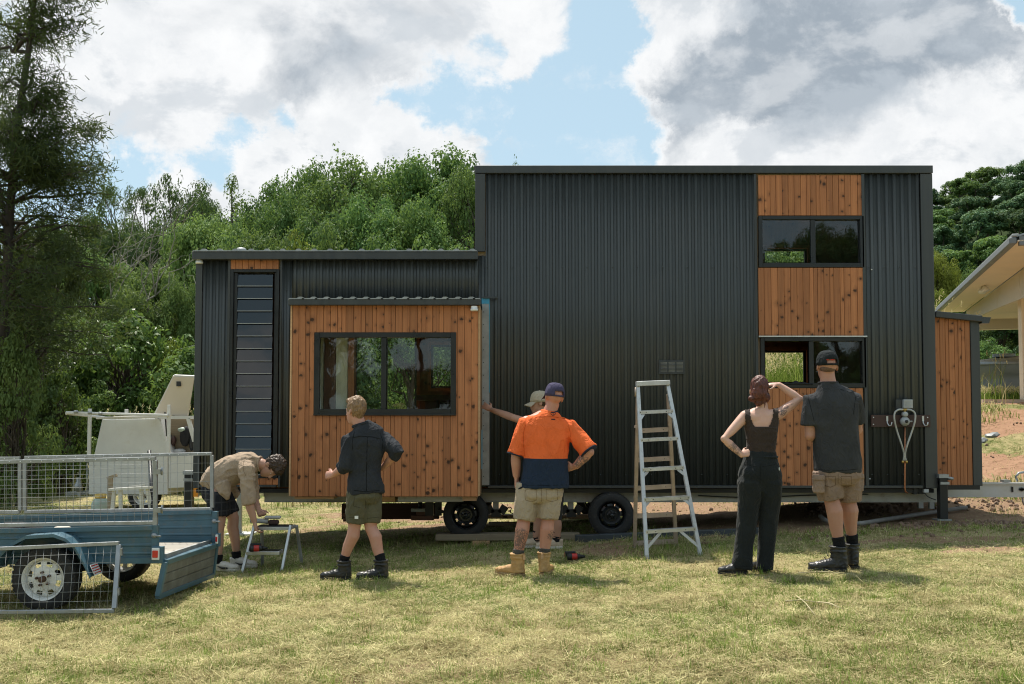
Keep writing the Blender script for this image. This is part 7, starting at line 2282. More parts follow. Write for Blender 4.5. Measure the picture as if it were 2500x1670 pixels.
def limb_path(rs, p, q, wob, n=5):
    pts = []
    p = np.array(p); q = np.array(q)
    for i in range(n + 1):
        t = i / n
        s = p * (1 - t) + q * t + rs.normal(size=3) * wob * math.sin(math.pi * t)
        s[2] += .10 * np.linalg.norm(q - p) * math.sin(math.pi * t)
        pts.append(tuple(s))
    return pts

def make_tree(name, seed, h, w, base=.25, n_cl=46, per=190, ls=.2, cr=.16, flat=.75, droop=0., trunks=1, sparse=False, peak=.62, trunk_r=.02, aspect=.42, bark='bark', crown='dome', ntw=14):
    """tree (thing) > trunk, crown ; base of trunk at origin"""
    rs = np.random.RandomState(seed)
    cz0 = h * base
    cents, rads = [], []
    k = 0
    if crown == 'multi':          # several rounded heads, each built of small clumps on its upper side
        n_head = n_cl
        for q in range(n_head):
            t = (q + .5) / n_head
            low = q >= n_head * .6
            ang = q * 2.4 + rs.uniform(-.4, .4)
            if low: rr, zc = (w / 2) * rs.uniform(.55, .82), cz0 + (h - cz0) * rs.uniform(.10, .42)
            else:
                rr = (w / 2) * .66 * math.sqrt(q / (n_head * .6)); zc = h - w * .20 - (rr / (w / 2)) ** 1.6 * (h - cz0) * .34 * rs.uniform(.6, 1.25) - rs.uniform(0, .05) * h
            Rh = w * rs.uniform(.155, .225)
            hc = np.array([rr * math.cos(ang), rr * math.sin(ang), zc])
            for j in range(13):
                d = rs.normal(size=3); d /= np.linalg.norm(d)
                d[2] = abs(d[2]) if rs.rand() < .78 else d[2] * .7
                cents.append(hc + d * Rh * np.array([.86, .86, .74])); rads.append(Rh * rs.uniform(.34, .52))
    while crown != 'multi' and len(cents) < n_cl and k < 6000:
        k += 1
        t = rs.rand()                         # height in crown 0..1
        if crown == 'dome': prof = math.sqrt(max(.04, 1 - ((t - .42) / .62) ** 2))
        elif crown == 'cone': prof = max(.06, (1 - t)) ** .75
        elif crown == 'top': prof = (.35 + .65 * t) * (1 if t < .85 else .75)
        else: prof = math.sqrt(max(0.02, 1 - t ** 2.2))
        ang = rs.rand() * 2 * math.pi
        rr = (w / 2) * prof * math.sqrt(.25 + .75 * rs.rand())
        c = np.array([rr * math.cos(ang), rr * math.sin(ang), cz0 + (h - cz0) * (t * .93 + .02)])
        r = w * cr * (.65 + .7 * rs.rand()) * (1.0 if t < .8 else .75)
        if all(np.linalg.norm(c - c2) > .62 * min(r, r2) for c2, r2 in zip(cents, rads)):
            cents.append(c); rads.append(r)
    cents = np.array(cents); rads = np.array(rads)
    V, tone = leaf_cloud(rs, cents, rads, per, ls, flat=flat, droop=droop, aspect=aspect)
    # loose sprays breaking the outline
    sp_c = cents[rs.randint(len(cents), size=ntw)] + rs.normal(size=(ntw, 3)) * (w * cr * .5)
    V2, t2 = leaf_cloud(rs, sp_c, np.full(len(sp_c), w * cr * .38), max(6, per // 9), ls, flat=.9, droop=droop, aspect=aspect)
    V = np.concatenate([V, V2]); tone = np.concatenate([tone, t2])
    root = empty(name, (0, 0, 0))
    cm = crown_mesh('crown', V, tone)
    co = link_mesh('crown', cm, MAT['leaf_mid'], root)
    mb = MB()
    R0 = h * trunk_r
    for tn in range(trunks):
        top = np.array([rs.normal() * w * .06, rs.normal() * w * .06, h * .82])
        b0 = np.array([rs.normal() * w * .03 * (trunks > 1), rs.normal() * w * .03 * (trunks > 1), -.3])
        if trunks > 1: top[:2] += rs.normal(size=2) * w * .18
        path = limb_path(rs, b0, top, w * .025, 8)
        mb.tube(path, [R0 * (1.25 - 1.1 * i / 8) for i in range(9)], 7)
        path = np.array(path)
        for j in rs.choice(len(cents), size=min(len(cents), ntw), replace=False):
            c = cents[j]
            z = min(max(c[2] - w * .3, h * .12), h * .7)
            s = path[np.argmin(np.abs(path[:, 2] - z))]
            lp = limb_path(rs, s, c, w * .03, 4)
            mb.tube(lp, [R0 * .45, R0 * .36, R0 * .26, R0 * .16, R0 * .07], 5)
    mb.build('trunk', MAT[bark], root)
    return root, h, w

PROTO = {}
PROTO['round'] = make_tree('tree', 11, 12.0, 9.0, base=.06, n_cl=17, per=130, ls=.165, flat=.8, aspect=.78, cr=.10, crown='multi')
PROTO['airy'] = make_tree('tree', 12, 12.0, 9.0, base=.30, n_cl=11, per=115, ls=.16, flat=.8, aspect=.75, cr=.09, crown='multi', trunks=2, ntw=30)
PROTO['umbrella'] = make_tree('tree', 13, 10.0, 8.0, base=.50, n_cl=24, per=170, ls=.18, cr=.12, flat=.5, ntw=22, crown='top')
PROTO['narrow'] = make_tree('tree', 14, 11.0, 3.6, base=.12, n_cl=40, per=120, ls=.16, cr=.17, crown='cone')
PROTO['shrub'] = make_tree('bush', 15, 3.6, 4.4, base=.02, n_cl=52, per=170, ls=.135, cr=.145, trunks=4, crown='half', aspect=.5, ntw=20)
PROTO['drooping'] = make_tree('tree', 16, 7.0, 6.6, base=.04, n_cl=15, per=125, ls=.13, cr=.09, droop=.2, aspect=.6, trunks=3, ntw=14, crown='multi', flat=.85)
PROTO['glossy'] = make_tree('bush', 17, 4.6, 5.4, base=.03, n_cl=70, per=130, ls=.20, cr=.12, trunks=5, crown='half', aspect=.48, ntw=24)
PROTO['far'] = make_tree('tree', 18, 7.0, 7.4, base=.0, n_cl=9, per=60, ls=.30, cr=.10, crown='multi', ntw=2, aspect=.7)
PROTO['far_tall'] = make_tree('tree', 19, 10.0, 7.5, base=.0, n_cl=12, per=56, ls=.30, cr=.10, crown='multi', ntw=2, aspect=.7)
used_proto = set()
vrng = random.Random(5)
def put_tree(kind, x, y, h, w, leaf, label, cat, group=None, name=None, z=None, lean=0.0):
    root, ph, pw = PROTO[kind]
    if kind not in used_proto:
        used_proto.add(kind); o = root
    else:
        o = copy_tree(root)
    o.name = name or ('bush' if cat == 'bush' else 'tree')
    o.location = (x, y, (gz(x, y) if z is None else z))
    sx = w / pw
    o.scale = (sx, sx * vrng.uniform(.9, 1.1), h / ph)
    o.rotation_euler = (0, lean, vrng.uniform(0, 6.28))
    for ch in o.children:
        if ch.name.startswith('crown'):
            ch.material_slots[0].link = 'OBJECT'
            ch.material_slots[0].material = MAT[leaf]
    tag(o, label, cat, group)
    return o
def tree_px(kind, u, vtop, Y, wpx, leaf, label, cat='tree', group=None, zbase=None, **kw):
    p = at(u, vtop, Y)
    zb = gz(p.x, Y) if zbase is None else zbase
    return put_tree(kind, p.x, Y, p.z - zb, wpx * (1.38 if Y > 30 else 1.25) / FPX * Y, leaf, label, cat, group, z=zb, **kw)

# ---- the wood behind the low roof
tree_px('round', 1000, 308, 46, 240, 'leaf_mid', 'tallest green tree of the wood, just left of the high wall')
tree_px('airy', 1062, 362, 43, 150, 'leaf_mid', 'airy green tree with bare limbs showing, beside the high dark wall')
tree_px('round', 905, 340, 47, 210, 'leaf_mid', 'broad green tree standing left of the tallest one behind the low roof')
tree_px('airy', 800, 338, 45, 230, 'leaf_mid', 'tall green tree with forked dark trunk showing in the middle of the wood')
tree_px('round', 705, 345, 47, 180, 'leaf_mid', 'rounded tall tree where the skyline of the wood starts to rise')
tree_px('round', 655, 408, 44, 150, 'leaf_light', 'paler green tree leaning out left of the tall group of the wood')
tree_px('round', 850, 415, 41, 190, 'leaf_light', 'pale green full crown below the tall trees, above the low roof middle')
tree_px('round', 955, 430, 40, 200, 'leaf_mid', 'full green crown in front of the tallest tree of the wood')
tree_px('round', 735, 450, 40, 200, 'leaf_olive', 'olive green full crown in the lower rank of the wood')
tree_px('narrow', 532, 366, 42, 95, 'leaf_olive', 'slim pointed tree standing above its neighbours over the louvre window')
tree_px('round', 590, 425, 45, 170, 'leaf_mid', 'rounded green tree between the slim pointed tree and the tall group')
tree_px('drooping', 470, 440, 40, 210, 'leaf_light', 'light green drooping tree above the left end of the low roof')
tree_px('drooping', 600, 480, 37, 190, 'leaf_olive', 'soft olive tree rising right behind the louvre window end of the roof')
tree_px('umbrella', 400, 408, 52, 150, 'leaf_dark', 'dark flat topped tree with sky showing through, left of the house roof')
tree_px('umbrella', 280, 418, 54, 120, 'leaf_dark', 'small dark flat topped tree alone on the left skyline')
tree_px('umbrella', 345, 440, 53, 130, 'leaf_dark', 'low dark flat topped tree between two others on the left skyline')
tree_px('round', 460, 410, 55, 110, 'leaf_dark', 'dark rounded tree far back beside the flat topped one')
tree_px('round', 200, 462, 52, 170, 'leaf_dark', 'dark rounded tree behind the tall she oak at the left')
tree_px('round', 290, 480, 50, 170, 'leaf_dark', 'dark green crown under the small flat topped tree')
tree_px('round', 385, 490, 48, 170, 'leaf_dark', 'dark green crown just left of the light drooping tree')
tree_px('round', 130, 480, 50, 140, 'leaf_mid', 'green crown half hidden behind the tall she oak')
tree_px('airy', 1180, 362, 60, 90, 'leaf_mid', 'treetop just peeping over the high flat roof edge')
for u, v, wpx, lb in ((640, 450, 190, 'dark tree standing in the gap left of the tall group of the wood'), (770, 400, 190, 'dark tree filling the gap under the forked trunk of the wood'),
                      (875, 400, 190, 'dark tree behind the pale full crown of the wood'), (980, 390, 190, 'dark tree in the shade under the tallest tree of the wood'),
                      (1070, 430, 150, 'dark tree low behind the high wall of the house'), (510, 470, 190, 'dark tree behind the light green drooping one')):
    tree_px('round', u, v, 51, wpx, 'leaf_dark', lb)
for u, v, Y, wpx, lf, lb in ((690, 545, 34, 120, 'leaf_yellow', 'yellow green shrub showing just above the low roof edge'),
                         (760, 530, 35, 110, 'leaf_light', 'pale shrub top over the middle of the low roof'),
                         (860, 548, 35, 130, 'leaf_mid', 'rounded shrub top over the low roof, below the pale crown'),
                         (960, 552, 34, 150, 'leaf_light', 'spreading light shrub top near the high wall'),
                         (1060, 556, 34, 120, 'leaf_mid', 'green shrub top tucked against the high wall'),
                         (545, 560, 34, 120, 'leaf_mid', 'shrub top beside the roof vent')):
    tree_px('shrub', u, v, Y, wpx * 1.3, lf, lb, 'bush')
# ---- left slope, nearer trees and bushes
tree_px('drooping', 205, 530, 36, 190, 'leaf_light', 'light grey green rounded tree below the dark skyline at the left')
tree_px('drooping', 345, 565, 36, 190, 'leaf_light', 'pale weeping tree touching the left end of the house')
tree_px('drooping', 300, 625, 33, 170, 'leaf_olive', 'soft olive tree in the middle of the left slope')
tree_px('round', 420, 620, 33, 110, 'leaf_light', 'bright green tree squeezed beside the left corner of the house')
tree_px('drooping', 90, 600, 33, 200, 'leaf_olive', 'olive tree in the shade behind the she oak trunk')
tree_px('drooping', 245, 700, 31, 150, 'leaf_light', 'pale low tree above the glossy bush')
tree_px('round', 110, 700, 29, 220, 'leaf_olive', 'shaded broad tree at the foot of the she oak')
tree_px('glossy', 300, 725, 27, 270, 'leaf_glossy', 'large glossy leaved bush behind the white canopy trailer', 'bush')
tree_px('glossy', 400, 790, 26, 130, 'leaf_yellow', 'yellow green glossy bush beside the raised white lid', 'bush')
tree_px('glossy', 160, 780, 27, 220, 'leaf_glossy', 'dark glossy bush left of the white canopy trailer', 'bush')
tree_px('shrub', 60, 830, 28, 240, 'leaf_mid', 'green bush at the left edge of the clearing', 'bush')
tree_px('shrub', 235, 880, 25.5, 160, 'leaf_mid', 'low green bush showing over the white awning rail', 'bush')
tree_px('shrub', 130, 905, 26, 170, 'leaf_light', 'low light green bush on the clearing edge', 'bush')
tree_px('shrub', 20, 920, 25.5, 150, 'leaf_dark', 'low dark bush in the shade at the far left', 'bush')
tree_px('shrub', 330, 900, 26, 170, 'leaf_mid', 'bush right behind the white canopy body', 'bush')
tree_px('shrub', 440, 860, 27, 130, 'leaf_mid', 'bush between the raised lid and the house corner', 'bush')
tree_px('shrub', -80, 800, 27, 220, 'leaf_dark', 'dark bush running out of the picture at the far left', 'bush')
# ---- seen through and behind the house
for i, (x, y, h, wd, lf, kd, lb) in enumerate((( -4.6, 24.5, 4.4, 3.6, 'leaf_dark', 'glossy', 'dark bush seen through the left half of the pop-out window'),
                                  (-2.6, 25.5, 4.6, 3.4, 'leaf_mid', 'drooping', 'green weeping bush seen through the right half of the pop-out window'),
                                  (-0.6, 25.0, 4.8, 3.6, 'leaf_mid', 'drooping', 'pale bush seen through the small far window of the pop-out'),
                                  (6.8, 25.6, 3.8, 4.6, 'leaf_yellow', 'drooping', 'yellow green cane grass clump seen through the lower right window'),
                                  (7.8, 28.0, 6.0, 4.6, 'leaf_light', 'drooping', 'light tree seen through the upper right window'),
                                  (2.4, 27.0, 4.2, 4.6, 'leaf_mid', 'shrub', 'bush hidden behind the middle of the house'),
                                  (-7.4, 25.5, 4.0, 3.8, 'leaf_mid', 'glossy', 'bush behind the louvre window end of the house'))):
    put_tree(kd, x, y, h, wd, lf, lb, 'bush' if h < 5 else 'tree')
# ---- right side: yellow tree, dark trees under the shed roof
tree_px('drooping', 2146, 545, 48, 90, 'leaf_yellow', 'yellow green tree just right of the high dark wall')
tree_px('drooping', 2150, 640, 44, 80, 'leaf_yellow', 'bright yellow bush over the timber locker roof', 'bush')
tree_px('round', 2222, 600, 58, 80, 'leaf_mid', 'rounded green tree between the yellow tree and the pale shed roof')
tree_px('round', 2290, 690, 50, 170, 'leaf_dark', 'dark tree seen under the shed roof, left part')
tree_px('round', 2370, 690, 50, 150, 'leaf_dark', 'dark tree seen under the shed roof, beside the post')
tree_px('shrub', 2260, 780, 44, 110, 'leaf_mid', 'green bush behind the grey water tank', 'bush')
# ---- hill wood
hr = np.random.RandomState(77)
cnt = 0
for yy in np.arange(64, 156, 4.8):
    for xx in np.arange(.39 * yy, .545 * yy, 4.4):
        x = xx + hr.uniform(-2, 2); y = yy + hr.uniform(-2.4, 2.4)
        zz = float(hill_z(np.array([x]), np.array([y]))[0])
        s = hr.uniform(.62, 1.05)
        tall = hr.rand() < .35
        put_tree('far_tall' if tall else 'far', x, y, (8.5 if tall else 6.6) * s, 7.0 * s, 'leaf_far' if hr.rand() < .62 else ('leaf_mid' if hr.rand() < .7 else 'leaf_dark'),
                 'dense green tree among many covering the hill behind the pale shed', 'tree', 'trees covering the right hill', z=zz - 1.2)
        cnt += 1
# ---- trees behind the photographer, mirrored in the panes
mr = np.random.RandomState(5)
for i in range(17):
    x = -19 + i * 2.5 + mr.uniform(-1, 1); y = -mr.uniform(24, 36)
    put_tree('round' if i % 4 else 'airy', x, y, mr.uniform(8.5, 13.5), mr.uniform(5.0, 7), 'leaf_dark', 'dark tree mirrored in the window panes of the house', 'tree', 'trees mirrored in the windows')

# ---- tall she oak at the left edge: long feathery branches
def she_oak():
    rs = np.random.RandomState(42)
    Y = 21.0
    base = at(2, 1000, Y); bx = base.x; bz = gz(bx, Y)
    H = 13.6
    root = empty('she_oak', (bx, Y, bz), 'tall dark feathery she oak leaning out of the picture at the upper left', 'tree')
    mb = MB()
    path = [(bx, Y, bz - .3), (bx - .1, Y, bz + 2), (bx + .05, Y, bz + 4), (bx + .02, Y + .1, bz + 6), (bx + .2, Y, bz + 8), (bx + .45, Y, bz + 10), (bx + .6, Y, bz + 12), (bx + .75, Y, bz + H)]
    mb.tube(path, [.13, .12, .105, .095, .08, .06, .04, .02], 8)
    P_ = np.array(path)
    cents, axes = [], []
    for k in range(118):
        z = rs.uniform(2.4, H) if k < 80 else rs.uniform(4.2, 7.2)
        t = (z - 2.4) / (H - 2.4)
        s = np.array([np.interp(z, P_[:, 2] - bz, P_[:, i]) for i in range(3)])
        ang = rs.rand() * 2 * math.pi
        reach = (1.6 * (1 - t) ** .45 + .65) * rs.uniform(.45, 1.08)
        if 4.9 < z < 6.4 and math.cos(ang) > 0: reach *= 1.05
        e = s + np.array([math.cos(ang) * reach, math.sin(ang) * reach * .8, reach * rs.uniform(.0, .55)])
        lp = limb_path(rs, s, e, .10, 5)
        mb.tube(lp, [.045, .038, .03, .022, .014, .006], 5)
        L = np.array(lp)
        for q in range(6):
            tt = rs.uniform(.6, 1.0)
            c = L[min(5, int(tt * 5.4))] + rs.normal(size=3) * .17
            cents.append(c)
            if rs.rand() < .4:
                mb.tube([tuple(L[min(5, int(tt * 5))]), tuple(c + rs.normal(size=3) * .12)], [.010, .004], 4)
    # the low branch reaching right over the slope
    for (u0, v0, u1, v1) in ((30, 345, 205, 300), (30, 350, 150, 355), (28, 380, 150, 452), (30, 120, 148, 42), (28, 260, 135, 215), (25, 420, 140, 400)):
        a = np.array(at(u0, v0, Y)); b = np.array(at(u1, v1, Y - .2))
        lp = limb_path(rs, a, b, .10, 6)
        mb.tube(lp, [.055, .046, .038, .03, .02, .012, .005], 5)
        L = np.array(lp)
        for q in range(17):
            i = rs.randint(2, 7)
            cents.append(L[i] + rs.normal(size=3) * np.array([.14, .14, .09]))
    mb.build('trunk', MAT['dark_bark'], root)
    cents = np.array(cents)
    # feathery needles: thin strips drooping and fanning outwards
    per = 62
    C = np.repeat(cents, per, 0); n = len(C)
    out_ = C - np.array([bx, Y, 0]); out_[:, 2] = 0; out_ /= np.linalg.norm(out_, axis=1)[:, None] + 1e-6
    d = out_ * .55 + rs.normal(size=(n, 3)) * .75; d[:, 2] -= .28
    d /= np.linalg.norm(d, axis=1)[:, None]
    st = C + rs.normal(size=(n, 3)) * np.array([.16, .16, .11])
    L = (.07 + .11 * rs.rand(n))[:, None]
    sd = np.cross(d, rs.normal(size=(n, 3))); sd /= np.linalg.norm(sd, axis=1)[:, None]
    W = .011
    V = np.stack([st - sd * W, st + sd * W, st + d * L + sd * W * .5, st + d * L - sd * W * .5], 1).reshape(-1, 3)
    tone = np.repeat(np.clip(.5 * np.repeat(rs.rand(len(cents)), per) + .5 * rs.rand(n), 0, 1), 4)
    link_mesh('crown', crown_mesh('crown', V, tone), MAT['needle_brown'], root)
    # heavier brownish sprays low down
    return root
she_oak()
tree_px('drooping', 70, 470, 24, 200, 'needle_brown', 'brown tinged feathery tree under the she oak branches', name='she_oak')
tree_px('glossy', 40, 760, 20.4, 150, 'leaf_olive', 'olive leafy bush hiding the foot of the she oak', 'bush')
tree_px('glossy', 140, 850, 23.5, 130, 'leaf_glossy', 'dark glossy bush just right of the she oak foot', 'bush')
tree_px('drooping', -10, 560, 24.5, 260, 'needle_brown', 'dark brownish feathery tree at the far left edge', name='she_oak')

# ---- dead bare trees on the left slope
def dead_tree(u, vtop, Y, seed, label):
    rs = np.random.RandomState(seed)
    p = at(u, vtop, Y); zb = gz(p.x, Y); H = p.z - zb
    root = empty('dead_tree', (p.x, Y, zb), label, 'dead tree')
    mb = MB()
    mb.tube(limb_path(rs, (p.x, Y, zb - .2), (p.x + .2, Y, zb + H * .75), .1, 6), [.10, .09, .08, .07, .06, .045, .03], 6)
    def branch(s, d, L, r, depth):
        e = s + d * L
        lp = limb_path(rs, s, e, L * .08, 4)
        mb.tube(lp, [r, r * .85, r * .7, r * .5, r * .3], 5)
        if depth:
            for k in range(3):
                dd = d + rs.normal(size=3) * .55; dd[2] += .25; dd /= np.linalg.norm(dd)
                branch(np.array(lp[rs.randint(2, 5)]), dd, L * rs.uniform(.5, .75), r * .55, depth - 1)
    for k in range(6):
        z = zb + H * rs.uniform(.35, .75)
        d = rs.normal(size=3); d[1] *= .5; d[2] = abs(d[2]) + .9; d /= np.linalg.norm(d)
        branch(np.array([p.x + .1, Y, z]), d, H * rs.uniform(.22, .38), .042, 2)
    mb.build('trunk', MAT['pale_bark'], root)
    return root
dead_tree(290, 575, 33, 3, 'bare grey dead tree with forked branches on the left slope')
dead_tree(205, 525, 38, 8, 'bare twiggy dead tree below the dark skyline')

# ------------------------------------------------------------------ grass
m, nt, out = new_mat('grass_blade')
tone = nt.new('ShaderNodeAttribute', attribute_name='tone').outputs['Fac']
dry = nt.new('ShaderNodeAttribute', attribute_name='dry').outputs['Fac']
gc = nt.mix(tone, (0.085, 0.155, 0.018), (0.27, 0.385, 0.075))
dc = nt.mix(tone, (0.17, 0.120, 0.048), (0.80, 0.71, 0.40))
c = nt.mix(dry, gc, dc)
d = nt.new('ShaderNodeBsdfDiffuse'); nt.put(d.inputs[0], c)
t = nt.new('ShaderNodeBsdfTranslucent'); nt.put(t.inputs[0], c)
mx = nt.new('ShaderNodeMixShader'); mx.inputs[0].default_value = .3
nt.t.links.new(d.outputs[0], mx.inputs[1]); nt.t.links.new(t.outputs[0], mx.inputs[2]); nt.t.links.new(mx.outputs[0], out.inputs[0])
MAT['grass_blade'] = m

def ground_full(x, y):
    z = ground_z(x, y)
    nr = sstep(30, 16, y)
    z = z + nr * (0.05 * (fbm2(x * 1.4, y * 1.4, 21) - .5) + 0.034 * (fbm2(x * 5, y * 5, 22, 3) - .5))
    return z + nr * dirt_mask(x, y) * 0.06 * (fbm2(x * 5, y * 5, 23, 3) - .5)

def blades(rs, x, y, hgt, lie, wd, tone, dryv):
    """quads: upright blades (lie 0) to flat straws (lie 1)"""
    n = len(x)
    z = ground_full(x, y)
    ang = rs.rand(n) * 2 * math.pi
    el = np.where(lie > .5, rs.normal(size=n) * .12 + .1, rs.uniform(.15, 1.3, n))
    d = np.stack([np.cos(ang) * np.cos(el), np.sin(ang) * np.cos(el), np.abs(np.sin(el))], -1)
    s = np.stack([-np.sin(ang), np.cos(ang), np.zeros(n)], -1)
    face = rs.rand(n) < .5
    s = np.where((lie > .5)[:, None], s, np.stack([np.cos(ang + 1.2), np.sin(ang + 1.2), np.zeros(n)], -1))
    p = np.stack([x, y, z + np.where(lie > .5, .004 + .02 * rs.rand(n), -.004)], -1)
    w_ = wd[:, None]; e = p + d * hgt[:, None]
    V = np.stack([p - s * w_, p + s * w_, e + s * w_ * .3, e - s * w_ * .3], 1).reshape(-1, 3)
    return V, np.repeat(tone, 4), np.repeat(dryv, 4)

rs = np.random.RandomState(99)
def sample(n, y0, y1, pw=1.0):
    u = rs.rand(n)
    y = y0 * (y1 / y0) ** u if pw == 1 else (y0 ** (1 - pw) + u * (y1 ** (1 - pw) - y0 ** (1 - pw))) ** (1 / (1 - pw))
    x = (rs.rand(n) * 2 - 1) * (y * .53 + .3)
    return x, y
parts = []
def clump(x, y, a=.55):
    return np.clip(a * (2.2 * fbm2(x * 6.5, y * 6.5, 71, 3) - .6) + (1 - a) * rs.rand(len(x)), 0, 1)
# short mown turf
x, y = sample(270000, 4.7, 22.0, 1.6)
green_n = fbm2(x * .9, y * 1.2, 41); fine = fbm2(x * 5, y * 5, 42)
gr = sstep(.36, .62, .55 * green_n + .45 * fine)
keep = rs.rand(len(x)) > dirt_mask(x, y) * .93
x, y, gr = x[keep], y[keep], gr[keep]
n = len(x)
dryv = np.clip((rs.rand(n) > (.22 + .62 * gr)).astype(float) * rs.uniform(.75, 1, n) + rs.rand(n) * .12, 0, 1)
h = rs.uniform(.010, .036, n) * (1 + .5 * gr)
parts.append(blades(rs, x, y, h, np.zeros(n), rs.uniform(.0018, .0036, n) * np.clip(y / 8, 1, 2.2), clump(x, y), dryv))
# cut straw lying about
x, y = sample(330000, 4.7, 20.0, 1.6)
keep = (rs.rand(len(x)) > dirt_mask(x, y) * .8) & (fbm2(x * 2.2, y * 2.6, 44) + .5 * fbm2(x * .5, y * .6, 46) + .35 * rs.rand(len(x)) > .72)
x, y = x[keep], y[keep]; n = len(x)
parts.append(blades(rs, x, y, rs.uniform(.018, .085, n) * (.6 + .8 * rs.rand(n) ** 3), np.ones(n), rs.uniform(.0013, .0036, n) * np.clip(y / 8, 1, 2), clump(x, y, .45), np.clip(rs.normal(.93, .1, n), 0, 1)))
# little heaps of clippings
k = 2600
tx, ty = sample(k, 4.8, 15, 1.6)
ok = (fbm2(tx * 1.1, ty * 1.3, 47) + .3 * rs.rand(k) > .58) & (dirt_mask(tx, ty) < .6)
tx, ty = tx[ok], ty[ok]; per = 26
x = np.repeat(tx, per) + rs.normal(size=len(tx) * per) * .055; y = np.repeat(ty, per) + rs.normal(size=len(tx) * per) * .04
n = len(x)
pv = blades(rs, x, y, rs.uniform(.03, .10, n), (rs.rand(n) > .3).astype(float), rs.uniform(.0014, .0036, n), np.clip(.5 * np.repeat(rs.rand(len(tx)), per) + .6 * rs.rand(n), 0, 1), np.clip(rs.normal(.9, .15, n), 0, 1))
pv[0][:, 2] += np.repeat(.030 * rs.rand(n) * np.exp(-((x - np.repeat(tx, per)) ** 2 + (y - np.repeat(ty, per)) ** 2) / .004), 4)
parts.append(pv)
# bright green tufts
k = 2600
tx, ty = sample(k, 4.8, 20, 1.5)
ok = (fbm2(tx * .9, ty * 1.2, 41) + .35 * rs.rand(k) > .62) & (dirt_mask(tx, ty) < .5)
tx, ty = tx[ok], ty[ok]
per = 30
x = np.repeat(tx, per) + rs.normal(size=len(tx) * per) * .035; y = np.repeat(ty, per) + rs.normal(size=len(tx) * per) * .035
n = len(x)
parts.append(blades(rs, x, y, rs.uniform(.03, .095, n) * np.repeat(rs.uniform(.6, 1.25, len(tx)), per), np.zeros(n), rs.uniform(.002, .0036, n), np.repeat(rs.uniform(.2, 1, len(tx)), per), np.repeat(rs.uniform(0, .35, len(tx)), per)))
# rough uncut fringe round wheels, planks and jacks
fx, fy = [], []
for (x0, x1, y0, y1, nn) in ((-1.0, 6.0, 11.2, 11.75, 2600), (-5.5, -0.5, 11.0, 13.5, 2200), (-6, -2.6, 8.0, 11.0, 2600), (1.2, 2.4, 9.7, 10.9, 1200), (6.2, 7.5, 12.4, 14.5, 900), (3, 7, 14.2, 17, 2500)):
    fx.append(rs.uniform(x0, x1, nn)); fy.append(rs.uniform(y0, y1, nn))
x = np.concatenate(fx); y = np.concatenate(fy); n = len(x)
ok = fbm2(x * 2, y * 2, 61) > .45; x, y = x[ok], y[ok]; n = len(x)
parts.append(blades(rs, x, y, rs.uniform(.04, .13, n), np.zeros(n), rs.uniform(.002, .004, n), rs.rand(n), np.clip(rs.rand(n) - .25, 0, 1)))
V = np.concatenate([p[0] for p in parts]); T = np.concatenate([p[1] for p in parts]); D = np.concatenate([p[2] for p in parts])
gme = np_mesh('grass', V, np.arange(len(V), dtype=np.int32), 4, {'tone': (T, 'POINT'), 'dry': (D, 'POINT')})
o = link_mesh('grass', gme, MAT['grass_blade'])
tag(o, 'short dry mown grass with straw and green tufts over the whole yard', 'grass', kind='stuff')

# tall seeding grass in three places
def tall_grass(name, areas, label):
    parts = []
    for (x0, x1, y0, y1, nn, hm, dr) in areas:
        x = rs.uniform(x0, x1, nn); y = rs.uniform(y0, y1, nn)
        n = nn
        z = ground_z(x, y)
        hg = hm * rs.uniform(.35, 1.0, n)
        lean = rs.normal(size=(n, 2)) * .22
        dryv = np.clip(rs.rand(n) * dr * 2, 0, 1)
        w_ = .008
        p0 = np.stack([x, y, z], -1); p1 = p0 + np.stack([lean[:, 0] * hg * .4, lean[:, 1] * hg * .4, hg * .6], -1); p2 = p0 + np.stack([lean[:, 0] * hg * 1.3, lean[:, 1] * hg, hg], -1)
        s = np.stack([np.full(n, w_), np.zeros(n), np.zeros(n)], -1)
        tn = rs.rand(n)
        parts.append((np.stack([p0 - s, p0 + s, p1 + s * .8, p1 - s * .8], 1).reshape(-1, 3), np.repeat(tn, 4), np.repeat(dryv, 4)))
        parts.append((np.stack([p1 - s * .8, p1 + s * .8, p2 + s * .2, p2 - s * .2], 1).reshape(-1, 3), np.repeat(tn, 4), np.repeat(dryv, 4)))
        # seed heads
        sel = np.where(hg > hm * .82)[0]
        for q in range(3):
            a = p2[sel] - np.array([0, 0, .04 * q]); b = a + rs.normal(size=(len(sel), 3)) * .03 + np.array([0, 0, .05])
            s2 = np.array([.007, 0, 0])
            parts.append((np.stack([a - s2, a + s2, b + s2, b - s2], 1).reshape(-1, 3), np.full(len(sel) * 4, .8), np.ones(len(sel) * 4)))
    V = np.concatenate([p[0] for p in parts]); T = np.concatenate([p[1] for p in parts]); D = np.concatenate([p[2] for p in parts])
    me = np_mesh(name, V, np.arange(len(V), dtype=np.int32), 4, {'tone': (T, 'POINT'), 'dry': (D, 'POINT')})
    o = link_mesh(name, me, MAT['grass_blade'])
    tag(o, label, 'grass', kind='stuff')
tall_grass('tall_grass', [(-4.5, 0.4, 18.5, 21.5, 700, .95, .6)], 'tall seeding grass behind the house, seen through the pop-out window')
tall_grass('tall_grass', [(-8.9, -6.3, 22.6, 24.2, 190, 2.1, .9), (-13, -9, 23, 25, 420, .8, .5)], 'tall dry seeding grass at the edge of the left bushes')
tall_grass('tall_grass', [(9.7, 13, 22.4, 24.2, 1500, .38, .10), (9.7, 12, 22.5, 24.0, 36, 1.3, .7), (9.6, 10.4, 20.0, 22.0, 14, .9, .6), (6.6, 9.5, 18.5, 21, 900, .16, .3), (6.4, 8.6, 14.2, 15.6, 900, .12, .3)], 'tall green grass with dry seed heads in front of the water tank')
